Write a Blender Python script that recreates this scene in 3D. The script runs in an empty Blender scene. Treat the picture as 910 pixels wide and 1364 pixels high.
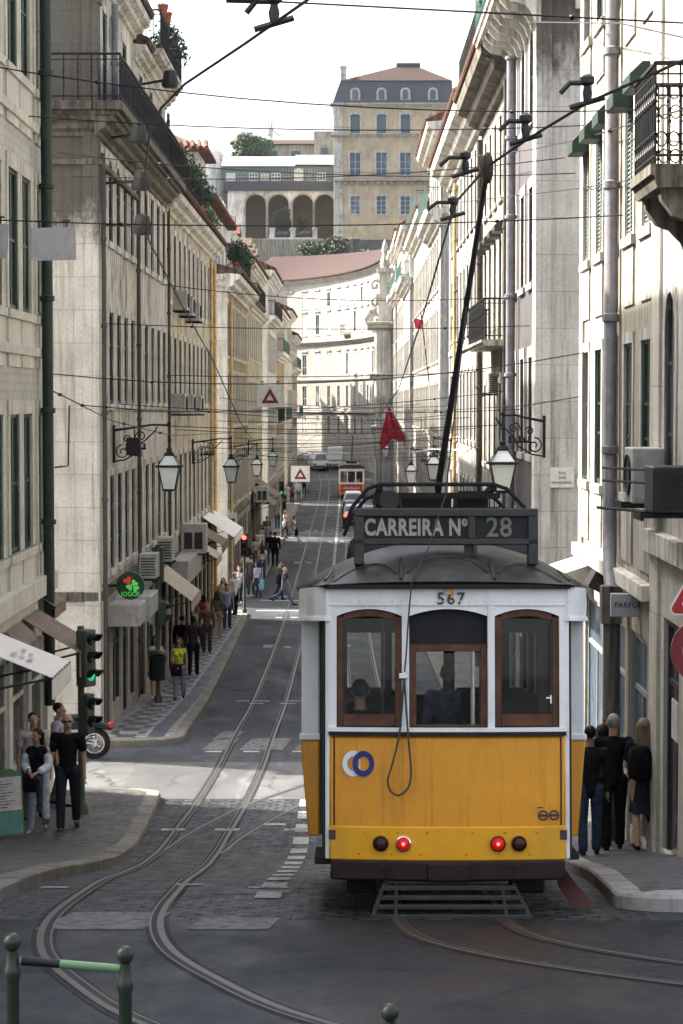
import bpy, bmesh, math, random
from mathutils import Vector, Matrix, Euler, noise as mnoise
random.seed(7)
R = math.radians
S = bpy.context.scene
COL = S.collection
F, H0, VX, VY = 2900.0, 8.8, 465.0, 535.0

def at(px, py, Y):
    """world point seen at photo pixel (px, py) at the true distance Y down the street"""
    return Vector(((px - VX) * Y / F, Y, H0 - (py - VY) * Y / F))

# ---------------------------------------------------------------- ground profile of the street
PROF = [(-80, 9.6), (-10, 8.5), (0, 7.25), (6, 6.35), (11.4, 5.53), (15, 4.98), (18, 4.55), (22, 3.92), (26, 3.17), (30, 2.47),
        (33, 2.07), (38, 1.8), (43, 1.6), (48, 1.4), (58, .8), (66, .52), (80, .15), (90, .02), (100, 0), (180, 0), (200, .05),
        (234, .5), (250, 1.1), (270, 2.6), (290, 4.4), (300, 5.4), (330, 8)]
def _herm(y):
    P = PROF
    if y <= P[0][0]: return P[0][1]
    if y >= P[-1][0]: return P[-1][1]
    for i in range(len(P) - 1):
        if P[i][0] <= y <= P[i + 1][0]: break
    def d(k):
        if k <= 0 or k >= len(P) - 1: return (P[min(k + 1, len(P) - 1)][1] - P[max(k - 1, 0)][1]) / (P[min(k + 1, len(P) - 1)][0] - P[max(k - 1, 0)][0])
        a = (P[k][1] - P[k - 1][1]) / (P[k][0] - P[k - 1][0]); b = (P[k + 1][1] - P[k][1]) / (P[k + 1][0] - P[k][0])
        return 0 if a * b <= 0 else 2 * a * b / (a + b)
    h = P[i + 1][0] - P[i][0]; t = (y - P[i][0]) / h
    return ((2*t**3 - 3*t*t + 1) * P[i][1] + (t**3 - 2*t*t + t) * h * d(i) + (-2*t**3 + 3*t*t) * P[i + 1][1] + (t**3 - t*t) * h * d(i + 1))
_T = {k: _herm(k) for k in range(-81, 332)}
def gz(y):
    y = max(-80, min(330, y)); k = math.floor(y); t = y - k
    return _T[k] * (1 - t) + _T[k + 1] * t

# ---------------------------------------------------------------- materials
MATS = {}
def new_mat(name):
    m = bpy.data.materials.new(name); m.use_nodes = True
    nt = m.node_tree; nt.nodes.clear()
    out = nt.nodes.new('ShaderNodeOutputMaterial'); b = nt.nodes.new('ShaderNodeBsdfPrincipled')
    nt.links.new(b.outputs[0], out.inputs[0])
    MATS[name] = m
    return m, nt, b
def N(nt, t, **k):
    n = nt.nodes.new(t)
    for a, v in k.items():
        if a.startswith('i_'):
            n.inputs[a[2:].replace('_', ' ')].default_value = v
        else: setattr(n, a, v)
    return n
def ramp(nt, fac, stops):
    r = nt.nodes.new('ShaderNodeValToRGB'); e = r.color_ramp.elements
    while len(e) < len(stops): e.new(.5)
    for x, (p, c) in zip(e, stops):
        x.position = p; x.color = (c, c, c, 1) if isinstance(c, (int, float)) else (*c, 1)
    nt.links.new(fac, r.inputs[0]); return r.outputs[0]
def mixc(nt, fac, a, b, mode='MIX'):
    m = nt.nodes.new('ShaderNodeMix'); m.data_type = 'RGBA'; m.blend_type = mode
    for s, v in ((0, fac), (6, a), (7, b)):
        if hasattr(v, 'links'): nt.links.new(v, m.inputs[s])
        elif s == 0: m.inputs[0].default_value = v
        else: m.inputs[s].default_value = (*v, 1)
    return m.outputs[2]
def coords(nt, scale=(1, 1, 1), kind='Object'):
    tc = nt.nodes.new('ShaderNodeTexCoord'); mp = nt.nodes.new('ShaderNodeMapping')
    mp.inputs['Scale'].default_value = scale
    nt.links.new(tc.outputs[kind], mp.inputs[0]); return mp.outputs[0]
def noise(nt, vec, scale, detail=4, rough=.6):
    n = nt.nodes.new('ShaderNodeTexNoise'); n.inputs['Scale'].default_value = scale
    n.inputs['Detail'].default_value = detail; n.inputs['Roughness'].default_value = rough
    nt.links.new(vec, n.inputs['Vector']); return n.outputs[0]
def bump(nt, b, h, strength, dist=.02):
    bp = nt.nodes.new('ShaderNodeBump'); bp.inputs['Strength'].default_value = strength
    bp.inputs['Distance'].default_value = dist
    nt.links.new(h, bp.inputs['Height']); nt.links.new(bp.outputs[0], b.inputs['Normal'])
def setp(b, rough=.6, metal=0, spec=.25):
    b.inputs['Roughness'].default_value = rough; b.inputs['Metallic'].default_value = metal
    b.inputs['Specular IOR Level'].default_value = spec

def simple(name, c, rough=.55, metal=0, var=.25, scale=6, spec=.25, bmp=0.0, dirt=None):
    m, nt, b = new_mat(name); v = coords(nt)
    n = noise(nt, v, scale, 5)
    lo = tuple(x * (1 - var) for x in c); hi = tuple(min(1, x * (1 + var * .7)) for x in c)
    col = ramp(nt, n, [(.3, lo), (.7, hi)])
    if dirt:
        n2 = noise(nt, coords(nt, (1, 1, .35)), scale * .7, 6, .7)
        col = mixc(nt, ramp(nt, n2, [(.5, 0), (.72, .8)]), col, dirt)
    nt.links.new(col, b.inputs['Base Color']); setp(b, rough, metal, spec)
    if bmp: bump(nt, b, noise(nt, v, scale * 6, 3), bmp)
    return m

def plaster(name, c, dirt=(.12, .105, .08), amount=.6, patch=None, rough=.9):
    """old street plaster: mottling, rain streaks, darker grime, repaired patches"""
    m, nt, b = new_mat(name); v = coords(nt)
    big = noise(nt, v, .55, 6, .65); fine = noise(nt, v, 9, 5, .7)
    lo = tuple(x * .78 for x in c); hi = tuple(min(1, x * 1.12) for x in c)
    col = ramp(nt, big, [(.3, lo), (.68, hi)])
    if patch:
        pn = noise(nt, coords(nt, (.5, .35, .5)), .8, 3)
        col = mixc(nt, ramp(nt, pn, [(.56, 0), (.6, 1)]), col, patch)
    st = noise(nt, coords(nt, (5, 5, .16)), 1.6, 5, .7)
    col = mixc(nt, ramp(nt, st, [(.47, 0), (.66, amount)]), col, dirt)
    gr = noise(nt, coords(nt, (1, 1, .6)), .9, 8, .75)
    col = mixc(nt, ramp(nt, gr, [(.5, 0), (.64, amount * .8)]), col, tuple(x * .9 for x in dirt))
    col = mixc(nt, .22, col, ramp(nt, fine, [(.3, .4), (.6, 1)]), 'MULTIPLY')
    nt.links.new(col, b.inputs['Base Color']); setp(b, rough, 0, .04)
    bump(nt, b, fine, .25, .015)
    return m

def uvec(nt):
    """(x + y, z) so that blocks run along any upright axis-aligned wall"""
    tc = nt.nodes.new('ShaderNodeTexCoord'); s = nt.nodes.new('ShaderNodeSeparateXYZ'); nt.links.new(tc.outputs['Object'], s.inputs[0])
    a = nt.nodes.new('ShaderNodeMath'); a.operation = 'ADD'; nt.links.new(s.outputs[0], a.inputs[0]); nt.links.new(s.outputs[1], a.inputs[1])
    c = nt.nodes.new('ShaderNodeCombineXYZ'); nt.links.new(a.outputs[0], c.inputs[0]); nt.links.new(s.outputs[2], c.inputs[1])
    return c.outputs[0]
def brick(nt, vec, w, h, mortar, c1, c2, cm, off=.5):
    br = nt.nodes.new('ShaderNodeTexBrick'); br.offset = off
    br.inputs['Scale'].default_value = 1; br.inputs['Brick Width'].default_value = w; br.inputs['Row Height'].default_value = h
    br.inputs['Mortar Size'].default_value = mortar; br.inputs['Mortar Smooth'].default_value = .3
    for k, c in (('Color1', c1), ('Color2', c2), ('Mortar', cm)): br.inputs[k].default_value = (*c, 1)
    nt.links.new(vec, br.inputs['Vector']); return br
def stone(name, c, bw=1.1, bh=.55, dirt=(.13, .115, .09), amount=.5, mortar=.008, soot=None):
    m, nt, b = new_mat(name); v = coords(nt)
    br = brick(nt, uvec(nt), bw, bh, mortar, tuple(x * .93 for x in c), tuple(min(1, x * 1.06) for x in c), tuple(x * .55 for x in c))
    big = noise(nt, v, .8, 7, .7); fine = noise(nt, v, 14, 5, .7)
    col = mixc(nt, .35, br.outputs[0], ramp(nt, big, [(.36, .35), (.6, 1)]), 'MULTIPLY')
    st = noise(nt, coords(nt, (4, 4, .2)), 1.3, 6, .72)
    col = mixc(nt, ramp(nt, st, [(.5, 0), (.7, amount)]), col, dirt)
    if soot:                                                   # old soot crust with a ragged lower edge, (z where it starts, z where it is full)
        sp = nt.nodes.new('ShaderNodeSeparateXYZ'); tc = nt.nodes.new('ShaderNodeTexCoord'); nt.links.new(tc.outputs['Object'], sp.inputs[0])
        mr = nt.nodes.new('ShaderNodeMapRange'); nt.links.new(sp.outputs[2], mr.inputs[0]); mr.inputs[1].default_value, mr.inputs[2].default_value = soot; mr.inputs[3].default_value = -.28; mr.inputs[4].default_value = .5
        ad = nt.nodes.new('ShaderNodeMath'); ad.operation = 'ADD'; nt.links.new(mr.outputs[0], ad.inputs[0]); nt.links.new(noise(nt, coords(nt, (2.2, 2.2, .8)), .9, 8, .75), ad.inputs[1])
        col = mixc(nt, ramp(nt, ad.outputs[0], [(.52, 0), (.74, .88)]), col, (.075, .068, .057))
    col = mixc(nt, .25, col, ramp(nt, fine, [(.35, .3), (.6, 1)]), 'MULTIPLY')
    nt.links.new(col, b.inputs['Base Color']); setp(b, .85, 0, .06)
    bump(nt, b, mixc(nt, .5, br.outputs[0], fine), .3, .02)
    return m
def tile_wall(name, c1, c2, size=.14, cm=(.3, .28, .25)):
    m, nt, b = new_mat(name)
    u = uvec(nt)
    br = brick(nt, u, size, size, .006, c1, c2, cm, 0)
    ck = nt.nodes.new('ShaderNodeTexVoronoi'); ck.inputs['Scale'].default_value = 1 / size; ck.inputs['Randomness'].default_value = 0
    nt.links.new(u, ck.inputs['Vector'])
    col = mixc(nt, ramp(nt, ck.outputs[0], [(.25, 0), (.3, .55)]), br.outputs[0], tuple(x * 1.5 for x in c2))
    big = noise(nt, coords(nt), .7, 7, .7)
    col = mixc(nt, .5, col, ramp(nt, big, [(.3, .35), (.7, 1)]), 'MULTIPLY')
    nt.links.new(col, b.inputs['Base Color']); setp(b, .5, 0, .15)
    return m
def roof_tiles(name, c):
    m, nt, b = new_mat(name); v = coords(nt)
    w = nt.nodes.new('ShaderNodeTexWave'); w.inputs['Scale'].default_value = 1.6; w.bands_direction = 'DIAGONAL'
    w.inputs['Distortion'].default_value = 1.2; nt.links.new(coords(nt, (1, 1, 0)), w.inputs['Vector'])
    n = noise(nt, v, 2.2, 7, .75)
    col = ramp(nt, n, [(.3, tuple(x * .45 for x in c)), (.55, c), (.75, tuple(min(1, x * 1.5) for x in c))])
    col = mixc(nt, .45, col, w.outputs[0], 'MULTIPLY')
    nt.links.new(col, b.inputs['Base Color']); setp(b, .9, 0, .2); bump(nt, b, w.outputs[0], .6, .05)
    return m
def pane_mat(name, dark=(.012, .014, .016), light=(.12, .12, .11), thr=.7):
    m, nt, b = new_mat(name)
    n = noise(nt, coords(nt, (1.3, 1.3, .7), 'Object'), 1.1, 3)
    oi = nt.nodes.new('ShaderNodeObjectInfo')
    a = nt.nodes.new('ShaderNodeMath'); a.operation = 'MULTIPLY_ADD'; nt.links.new(oi.outputs['Random'], a.inputs[0]); a.inputs[1].default_value = .35; nt.links.new(n, a.inputs[2])
    nt.links.new(ramp(nt, a.outputs[0], [(thr, dark), (thr + .18, light)]), b.inputs['Base Color'])
    setp(b, .12, 0, .12); return m
def glass_mat(name, tint=(.75, .8, .8)):
    m, nt, b = new_mat(name); nt.nodes.remove(b)
    tr = nt.nodes.new('ShaderNodeBsdfTransparent'); tr.inputs[0].default_value = (*tint, 1)
    gl = nt.nodes.new('ShaderNodeBsdfGlossy'); gl.inputs['Roughness'].default_value = .02
    fr = nt.nodes.new('ShaderNodeFresnel'); fr.inputs[0].default_value = 1.5
    mx = nt.nodes.new('ShaderNodeMixShader'); nt.links.new(fr.outputs[0], mx.inputs[0]); nt.links.new(tr.outputs[0], mx.inputs[1]); nt.links.new(gl.outputs[0], mx.inputs[2])
    nt.links.new(mx.outputs[0], nt.nodes['Material Output'].inputs[0]); return m
def emit(name, c, e, base=(.3, .02, .02)):
    m, nt, b = new_mat(name); b.inputs['Base Color'].default_value = (*base, 1)
    b.inputs['Emission Color'].default_value = (*c, 1); b.inputs['Emission Strength'].default_value = e; setp(b, .2); return m

# ground materials
def asphalt(name, c, patchy=.5, rough=.8):
    m, nt, b = new_mat(name); v = coords(nt)
    big = noise(nt, coords(nt, (1, .35, 1)), .9, 7, .65); fine = noise(nt, v, 60, 3, .7); mid = noise(nt, coords(nt, (3, .5, 1)), .8, 5, .6)
    col = ramp(nt, big, [(.3, tuple(x * (1 - patchy * .6) for x in c)), (.7, tuple(x * (1 + patchy) for x in c))])
    col = mixc(nt, .5, col, ramp(nt, fine, [(.35, .35), (.7, 1)]), 'MULTIPLY')
    pn = noise(nt, coords(nt, (.6, .22, 1)), .7, 1)
    col = mixc(nt, ramp(nt, pn, [(.57, 0), (.575, .55)]), col, tuple(x * .5 for x in c))
    col = mixc(nt, ramp(nt, mid, [(.6, 0), (.72, .4)]), col, tuple(min(1, x * 2.0) for x in c))
    ed = nt.nodes.new('ShaderNodeTexVoronoi'); ed.feature = 'DISTANCE_TO_EDGE'; ed.inputs['Scale'].default_value = .55
    wv = nt.nodes.new('ShaderNodeVectorMath'); wv.operation = 'MULTIPLY_ADD'; nt.links.new(noise(nt, v, 3, 4), wv.inputs[0]); wv.inputs[1].default_value = (.5, .5, 0); nt.links.new(v, wv.inputs[2]); nt.links.new(wv.outputs[0], ed.inputs['Vector'])
    col = mixc(nt, ramp(nt, ed.outputs['Distance'], [(.006, .75), (.016, 0)]), col, tuple(x * .3 for x in c))
    nt.links.new(col, b.inputs['Base Color']); setp(b, rough, 0, .12)
    nt.links.new(ramp(nt, big, [(.35, rough - .25), (.65, rough + .1)]), b.inputs['Roughness'])
    bump(nt, b, fine, .4, .01); return m
def setts(name, c, w=.2, h=.12, mortar=.014, rough=.5):
    m, nt, b = new_mat(name)
    nz = noise(nt, coords(nt), 1.3, 3)
    tc = coords(nt)
    vm = nt.nodes.new('ShaderNodeVectorMath'); vm.operation = 'MULTIPLY_ADD'; nt.links.new(nz, vm.inputs[0]); vm.inputs[1].default_value = (.12, .12, 0); nt.links.new(tc, vm.inputs[2])
    br = brick(nt, vm.outputs[0], w, h, mortar, tuple(x * .45 for x in c), tuple(x * 1.6 for x in c), tuple(x * .2 for x in c))
    big = noise(nt, coords(nt), .5, 7, .7); mid = noise(nt, coords(nt, (1, .45, 1)), 4.5, 5, .7)
    col = mixc(nt, .6, br.outputs[0], ramp(nt, big, [(.3, .35), (.7, 1)]), 'MULTIPLY')
    col = mixc(nt, .85, col, ramp(nt, mid, [(.38, .2), (.64, 1.0)]), 'MULTIPLY')
    nt.links.new(col, b.inputs['Base Color'])
    nt.links.new(ramp(nt, mid, [(.3, rough - .12), (.7, rough + .25)]), b.inputs['Roughness']); b.inputs['Specular IOR Level'].default_value = .22
    hgt = mixc(nt, .3, br.outputs['Fac'], mid)
    inv = nt.nodes.new('ShaderNodeInvert'); nt.links.new(hgt, inv.inputs[1])
    bump(nt, b, inv.outputs[0], 1.0, .05); return m
def calcada(name, c1, c2, check=0.0, band=None):
    """small limestone mosaic; with a black checker and a dark band when asked"""
    m, nt, b = new_mat(name); v = coords(nt)
    vo = nt.nodes.new('ShaderNodeTexVoronoi'); vo.inputs['Scale'].default_value = 11; nt.links.new(v, vo.inputs['Vector'])
    col = ramp(nt, vo.outputs['Color'], [(.1, tuple(x * .35 for x in c1)), (.9, tuple(x * 1.7 for x in c1))])
    if check:
        w = brick(nt, coords(nt), check, check * 1.15, 0, (0, 0, 0), (1, 1, 1), (1, 1, 1), .5)
        sx = nt.nodes.new('ShaderNodeSeparateXYZ'); nt.links.new(v, sx.inputs[0])
        ck = nt.nodes.new('ShaderNodeTexChecker'); ck.inputs['Scale'].default_value = 1 / check; nt.links.new(coords(nt, (1, .62, 0)), ck.inputs['Vector'])
        f = ck.outputs['Fac']
        def between(a, bb):
            g = nt.nodes.new('ShaderNodeMath'); g.operation = 'GREATER_THAN'; nt.links.new(sx.outputs[0], g.inputs[0]); g.inputs[1].default_value = a
            l = nt.nodes.new('ShaderNodeMath'); l.operation = 'LESS_THAN'; nt.links.new(sx.outputs[0], l.inputs[0]); l.inputs[1].default_value = bb
            x = nt.nodes.new('ShaderNodeMath'); x.operation = 'MULTIPLY'; nt.links.new(g.outputs[0], x.inputs[0]); nt.links.new(l.outputs[0], x.inputs[1]); return x.outputs[0]
        x = nt.nodes.new('ShaderNodeMath'); x.operation = 'MULTIPLY'; nt.links.new(f, x.inputs[0]); nt.links.new(between(-5.2, -4.45), x.inputs[1])
        y = nt.nodes.new('ShaderNodeMath'); y.operation = 'MAXIMUM'; nt.links.new(x.outputs[0], y.inputs[0]); nt.links.new(between(*band), y.inputs[1])
        dk = ramp(nt, vo.outputs['Color'], [(.1, tuple(q * .6 for q in c2)), (.9, tuple(q * 1.4 for q in c2))])
        col = mixc(nt, y.outputs[0], col, dk)
    big = noise(nt, v, .8, 6, .7)
    col = mixc(nt, .5, col, ramp(nt, big, [(.3, .4), (.7, 1)]), 'MULTIPLY')
    nt.links.new(col, b.inputs['Base Color']); setp(b, .5, 0, .2)
    nt.links.new(ramp(nt, big, [(.3, .35), (.7, .7)]), b.inputs['Roughness'])
    bump(nt, b, vo.outputs['Distance'], -.5, .02); return m

def worn_paint(name, c, under, cover=.5):
    m, nt, b = new_mat(name); n = noise(nt, coords(nt), 9, 6, .75)
    nt.links.new(mixc(nt, ramp(nt, n, [(cover - .06, 0), (cover + .1, 1)]), c, under), b.inputs['Base Color']); setp(b, .7); return m

M = {}
def mats():
    P, Sx, T = plaster, stone, simple
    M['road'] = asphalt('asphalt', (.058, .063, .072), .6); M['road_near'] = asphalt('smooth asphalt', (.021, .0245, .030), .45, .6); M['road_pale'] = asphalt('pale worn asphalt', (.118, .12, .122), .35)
    M['setts'] = setts('basalt setts', (.062, .068, .078), .26, .19, .03); M['ground'] = asphalt('ground', (.1, .095, .085))
    M['hillside'] = T('hillside', (.2, .19, .13), .9)
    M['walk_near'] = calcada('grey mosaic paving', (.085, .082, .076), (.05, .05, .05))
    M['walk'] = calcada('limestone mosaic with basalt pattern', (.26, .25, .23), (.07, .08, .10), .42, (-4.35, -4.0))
    M['walk_right'] = calcada('limestone mosaic', (.095, .096, .10), (.1, .1, .1))
    M['kerb'] = Sx('kerb stone', (.27, .25, .215), .8, 9, amount=.6); M['kerb_pale'] = Sx('pale kerb stone', (.42, .40, .36), .8, 9, amount=.7)
    M['paint'] = worn_paint('worn road paint', (.42, .42, .41), (.06, .06, .065), .54); M['paint2'] = worn_paint('faded road paint', (.17, .17, .165), (.05, .05, .055), .50)
    M['rail'] = T('rail steel', (.115, .11, .105), .5, 1, .35, 20); M['groove'] = T('rail groove', (.03, .028, .025), .8)
    M['concrete'] = asphalt('rail bed', (.030, .030, .031), .4)
    # facades
    M['l1_tile'] = tile_wall('pale grey wall tiles', (.52, .50, .44), (.33, .315, .275)); M['l1_stone'] = Sx('cream dressed stone', (.64, .61, .53), .5, 3, amount=.45)
    M['stone'] = Sx('pale lioz limestone', (.70, .67, .60), 1.15, .72, amount=.6); M['stone_soot'] = Sx('limestone with soot crust', (.70, .67, .60), 1.15, .72, amount=.6, soot=(10.5, 14.2)); M['stone_soot_right'] = Sx('right limestone with soot crust', (.68, .66, .61), 1.25, .8, amount=.75, soot=(13.5, 18.2)); M['stone_dark'] = Sx('blackened limestone', (.085, .078, .066), 1.1, .6, amount=.8)
    M['trim'] = P('limestone trim', (.74, .71, .64), amount=.8); M['trim_dirty'] = P('sooty limestone trim', (.20, .185, .16), (.045, .04, .032), .95)
    M['trim_white'] = P('white limestone trim', (.52, .505, .46), amount=.7)
    M['pl_cream'] = P('cream plaster', (.72, .69, .58), (.085, .075, .058), patch=(.48, .45, .38), amount=.95); M['pl_grey'] = P('grey plaster', (.68, .66, .60), amount=.85, patch=(.58, .56, .5))
    M['pl_yellow'] = P('ochre plaster', (.60, .53, .39), amount=.95, patch=(.58, .55, .46)); M['pl_brown'] = P('brown plaster', (.36, .29, .19), amount=.8)
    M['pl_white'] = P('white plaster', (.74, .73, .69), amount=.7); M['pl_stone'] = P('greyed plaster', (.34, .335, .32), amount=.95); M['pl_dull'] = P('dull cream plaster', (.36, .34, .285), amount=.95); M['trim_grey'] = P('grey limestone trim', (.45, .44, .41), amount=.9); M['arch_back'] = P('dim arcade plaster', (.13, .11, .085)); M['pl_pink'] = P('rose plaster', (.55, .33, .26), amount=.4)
    M['pl_warm'] = P('warm cream plaster', (.40, .375, .31), (.14, .115, .085), .8); M['tile_violet'] = tile_wall('violet brown tiles', (.075, .066, .072), (.10, .092, .096), .13, (.11, .105, .10))
    M['shopwall'] = Sx('shop front stone', (.42, .39, .33), 1.0, 2.2, amount=.6)
    M['fr_green'] = T('dark green window paint', (.025, .055, .04), .4); M['fr_white'] = T('white window paint', (.62, .62, .58), .5); M['fr_dark'] = T('dark window paint', (.04, .045, .045), .5)
    M['fr_grey'] = T('grey window paint', (.25, .26, .26), .5)
    M['pane'] = pane_mat('window pane'); M['pane_curtain'] = pane_mat('curtained pane', (.02, .022, .025), (.38, .37, .34), .6); M['pane_blue'] = pane_mat('sky blue pane', (.08, .11, .15), (.2, .22, .25))
    M['shopglass'] = pane_mat('shop glass', (.012, .013, .014), (.06, .055, .05), .5)
    M['shutter'] = T('grey green shutter', (.13, .15, .135), .6); M['shutter_teal'] = T('dark teal shutter', (.09, .14, .155), .6)
    M['hood'] = T('green window hood', (.016, .034, .024), .55); M['roof'] = roof_tiles('clay roof tiles', (.15, .078, .056)); M['roof_old'] = roof_tiles('weathered roof tiles', (.13, .088, .068))
    M['roof_far'] = roof_tiles('red brown roof', (.055, .029, .025)); M['slate'] = T('slate roof', (.05, .055, .07), .6)
    M['iron'] = T('black wrought iron', (.018, .018, .02), .5, .3); M['iron_green'] = T('green iron railing', (.04, .09, .075), .5); M['mesh_net'] = T('balcony screen', (.03, .035, .04), .8); M['mesh_brown'] = T('brown reed screen', (.14, .085, .055), .9); M['net_green'] = T('pale green screen', (.22, .33, .28), .8)
    M['pipe_green'] = T('dark green pipe', (.02, .035, .025), .4); M['pipe_grey'] = T('grey violet pipe', (.21, .21, .235), .5, dirt=(.15, .12, .1)); M['pipe_ochre'] = T('ochre pipe', (.6, .42, .2), .6, dirt=(.3, .2, .1)); M['pipe_rust'] = T('grey brown pipe', (.085, .072, .062), .8)
    M['awn_brown'] = T('brown awning cloth', (.20, .155, .12), .9, var=.35); M['awn_white'] = T('white awning cloth', (.74, .72, .68), .85, var=.08); M['awn_beige'] = T('beige awning cloth', (.46, .41, .33), .9)
    M['ac'] = T('air conditioner shell', (.42, .41, .38), .6, dirt=(.25, .22, .18)); M['ac_dark'] = T('dark grille', (.03, .03, .03), .6)
    M['box_grey'] = T('grey metal box', (.36, .35, .33), .6); M['sign_white'] = T('white sign face', (.72, .72, .69), .5, var=.1, dirt=(.5, .47, .42)); M['sign_back'] = T('grey sign back', (.50, .50, .51), .5, var=.12, dirt=(.36, .34, .31))
    M['sign_red'] = T('sign red', (.42, .03, .035), .5); M['sign_dark_red'] = T('faded dark red', (.20, .035, .035), .5); M['black'] = T('black', (.012, .012, .013), .5); M['dark'] = T('dark grey metal', (.045, .046, .045), .5, .2)
    M['green_dk'] = T('dark green sign', (.01, .045, .018), .45); M['green_br'] = emit('bright green', (.1, .6, .12), .1, (.06, .42, .08)); M['red_br'] = emit('bright red', (.8, .04, .03), .06, (.40, .02, .015))
    M['lamp_glass'] = T('frosted lantern glass', (.68, .72, .70), .35, var=.1); M['pole_green'] = T('green grey pole paint', (.07, .085, .06), .5); M['bin'] = T('dark bin plastic', (.022, .028, .03), .5)
    M['rail_green'] = T('green railing paint', (.13, .21, .11), .4); M['post_green'] = T('dark green post paint', (.026, .036, .024), .3)
    M['wire'] = T('overhead wire', (.03, .03, .033), .5, .4); M['wire_light'] = T('shiny wire', (.45, .45, .45), .3, .8)
    M['leaf'] = T('plant leaves', (.045, .09, .03), .7, var=.6, scale=3); M['leaf_dk'] = T('dark plant leaves', (.022, .04, .018), .7, var=.6, scale=3); M['leaf_far'] = T('tree leaves', (.06, .10, .05), .7, var=.6, scale=2); M['bark'] = T('bark', (.1, .075, .055), .9); M['pot'] = T('terracotta', (.36, .10, .06), .8)
    # tram
    m, nt, b = new_mat('tram yellow')
    n = noise(nt, coords(nt), 2.5, 6, .7); n2 = noise(nt, coords(nt, (6, 6, .5)), 3, 5, .7)
    c = ramp(nt, n, [(.3, (.68, .27, .011)), (.7, (.80, .335, .014))])
    c = mixc(nt, ramp(nt, n2, [(.55, 0), (.85, .45)]), c, (.3, .16, .03))
    n3 = noise(nt, coords(nt, (1, 1, 1.0)), 26, 4, .7); c = mixc(nt, ramp(nt, n3, [(.66, 0), (.72, .6)]), c, (.25, .13, .03)); n4 = noise(nt, coords(nt, (9, 9, .35)), 2.2, 4, .7); c = mixc(nt, ramp(nt, n4, [(.55, 0), (.68, .35)]), c, (.22, .10, .02))
    nt.links.new(c, b.inputs['Base Color']); setp(b, .3, 0, .5); M['yellow'] = m
    M['yellow2'] = simple('tram bright yellow', (.80, .37, .016), .35, 0, .08, 3, dirt=(.5, .28, .04))
    M['tram_white'] = simple('tram cream white', (.84, .82, .77), .4, 0, .05, 3, dirt=(.5, .47, .4)); M['wood'] = simple('varnished wood', (.105, .042, .021), .45, 0, .4, 9); M['maroon'] = simple('dark maroon paint', (.020, .0095, .009), .5, 0, .4, 8)
    M['roof_grey'] = simple('tram roof paint', (.040, .038, .033), .5, 0, .22, 5, dirt=(.10, .095, .085), bmp=.1); M['board'] = simple('sign board frame', (.050, .049, .043), .5, 0, .2, 6); M['board_in'] = simple('sign board panel', (.018, .018, .017), .5)
    M['cream_txt'] = simple('cream lettering', (.40, .375, .30), .6, 0, .15, 30); M['cream_dim'] = simple('dim lettering', (.20, .19, .145), .6, 0, .15, 30); M['navy'] = simple('navy paint', (.03, .035, .16), .4); M['ink'] = simple('dark ink', (.05, .055, .04), .5); M['white'] = simple('white paint', (.75, .75, .74), .4, 0, .04)
    M['tail'] = emit('lit tail lamp', (1, .02, .015), .06, (.5, .01, .01)); M['tail_core'] = emit('tail lamp bulb', (1, .10, .08), 1.1, (.8, .1, .1)); M['reflector'] = simple('dark red lens', (.055, .016, .012), .25); M['chrome'] = simple('chrome', (.7, .7, .7), .15, 1)
    M['fender'] = simple('grey fender paint', (.036, .035, .031), .55, 0, .3); M['under'] = simple('underframe', (.018, .017, .016), .8); M['tglass'] = glass_mat('tram glass', (.84, .87, .85)); M['interior'] = simple('dark tram interior', (.075, .05, .032), .6); M['rope'] = simple('rope', (.06, .065, .06), .8)
    M['sig_red'] = emit('lit red signal', (1, .04, .03), 3); M['sig_green'] = emit('lit green signal', (.04, .9, .35), .14, (.02, .2, .1)); M['lens_off'] = simple('unlit lens', (.02, .02, .02), .2)
    M['car_silver'] = simple('silver car paint', (.42, .43, .42), .25, .5, .05); M['car_white'] = simple('white car paint', (.72, .72, .7), .25, 0, .05); M['car_dark'] = simple('dark car paint', (.02, .024, .03), .2, .2); M['car_glass'] = simple('car glass', (.05, .07, .09), .08, 0, .2, spec=.7); M['tyre'] = simple('tyre rubber', (.015, .015, .015), .85)
    M['flag'] = simple('red flag cloth', (.52, .03, .06), .8, 0, .25); M['teal'] = simple('teal board', (.13, .30, .27), .5); M['paper'] = simple('printed paper', (.58, .57, .56), .7)
mats()
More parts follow.
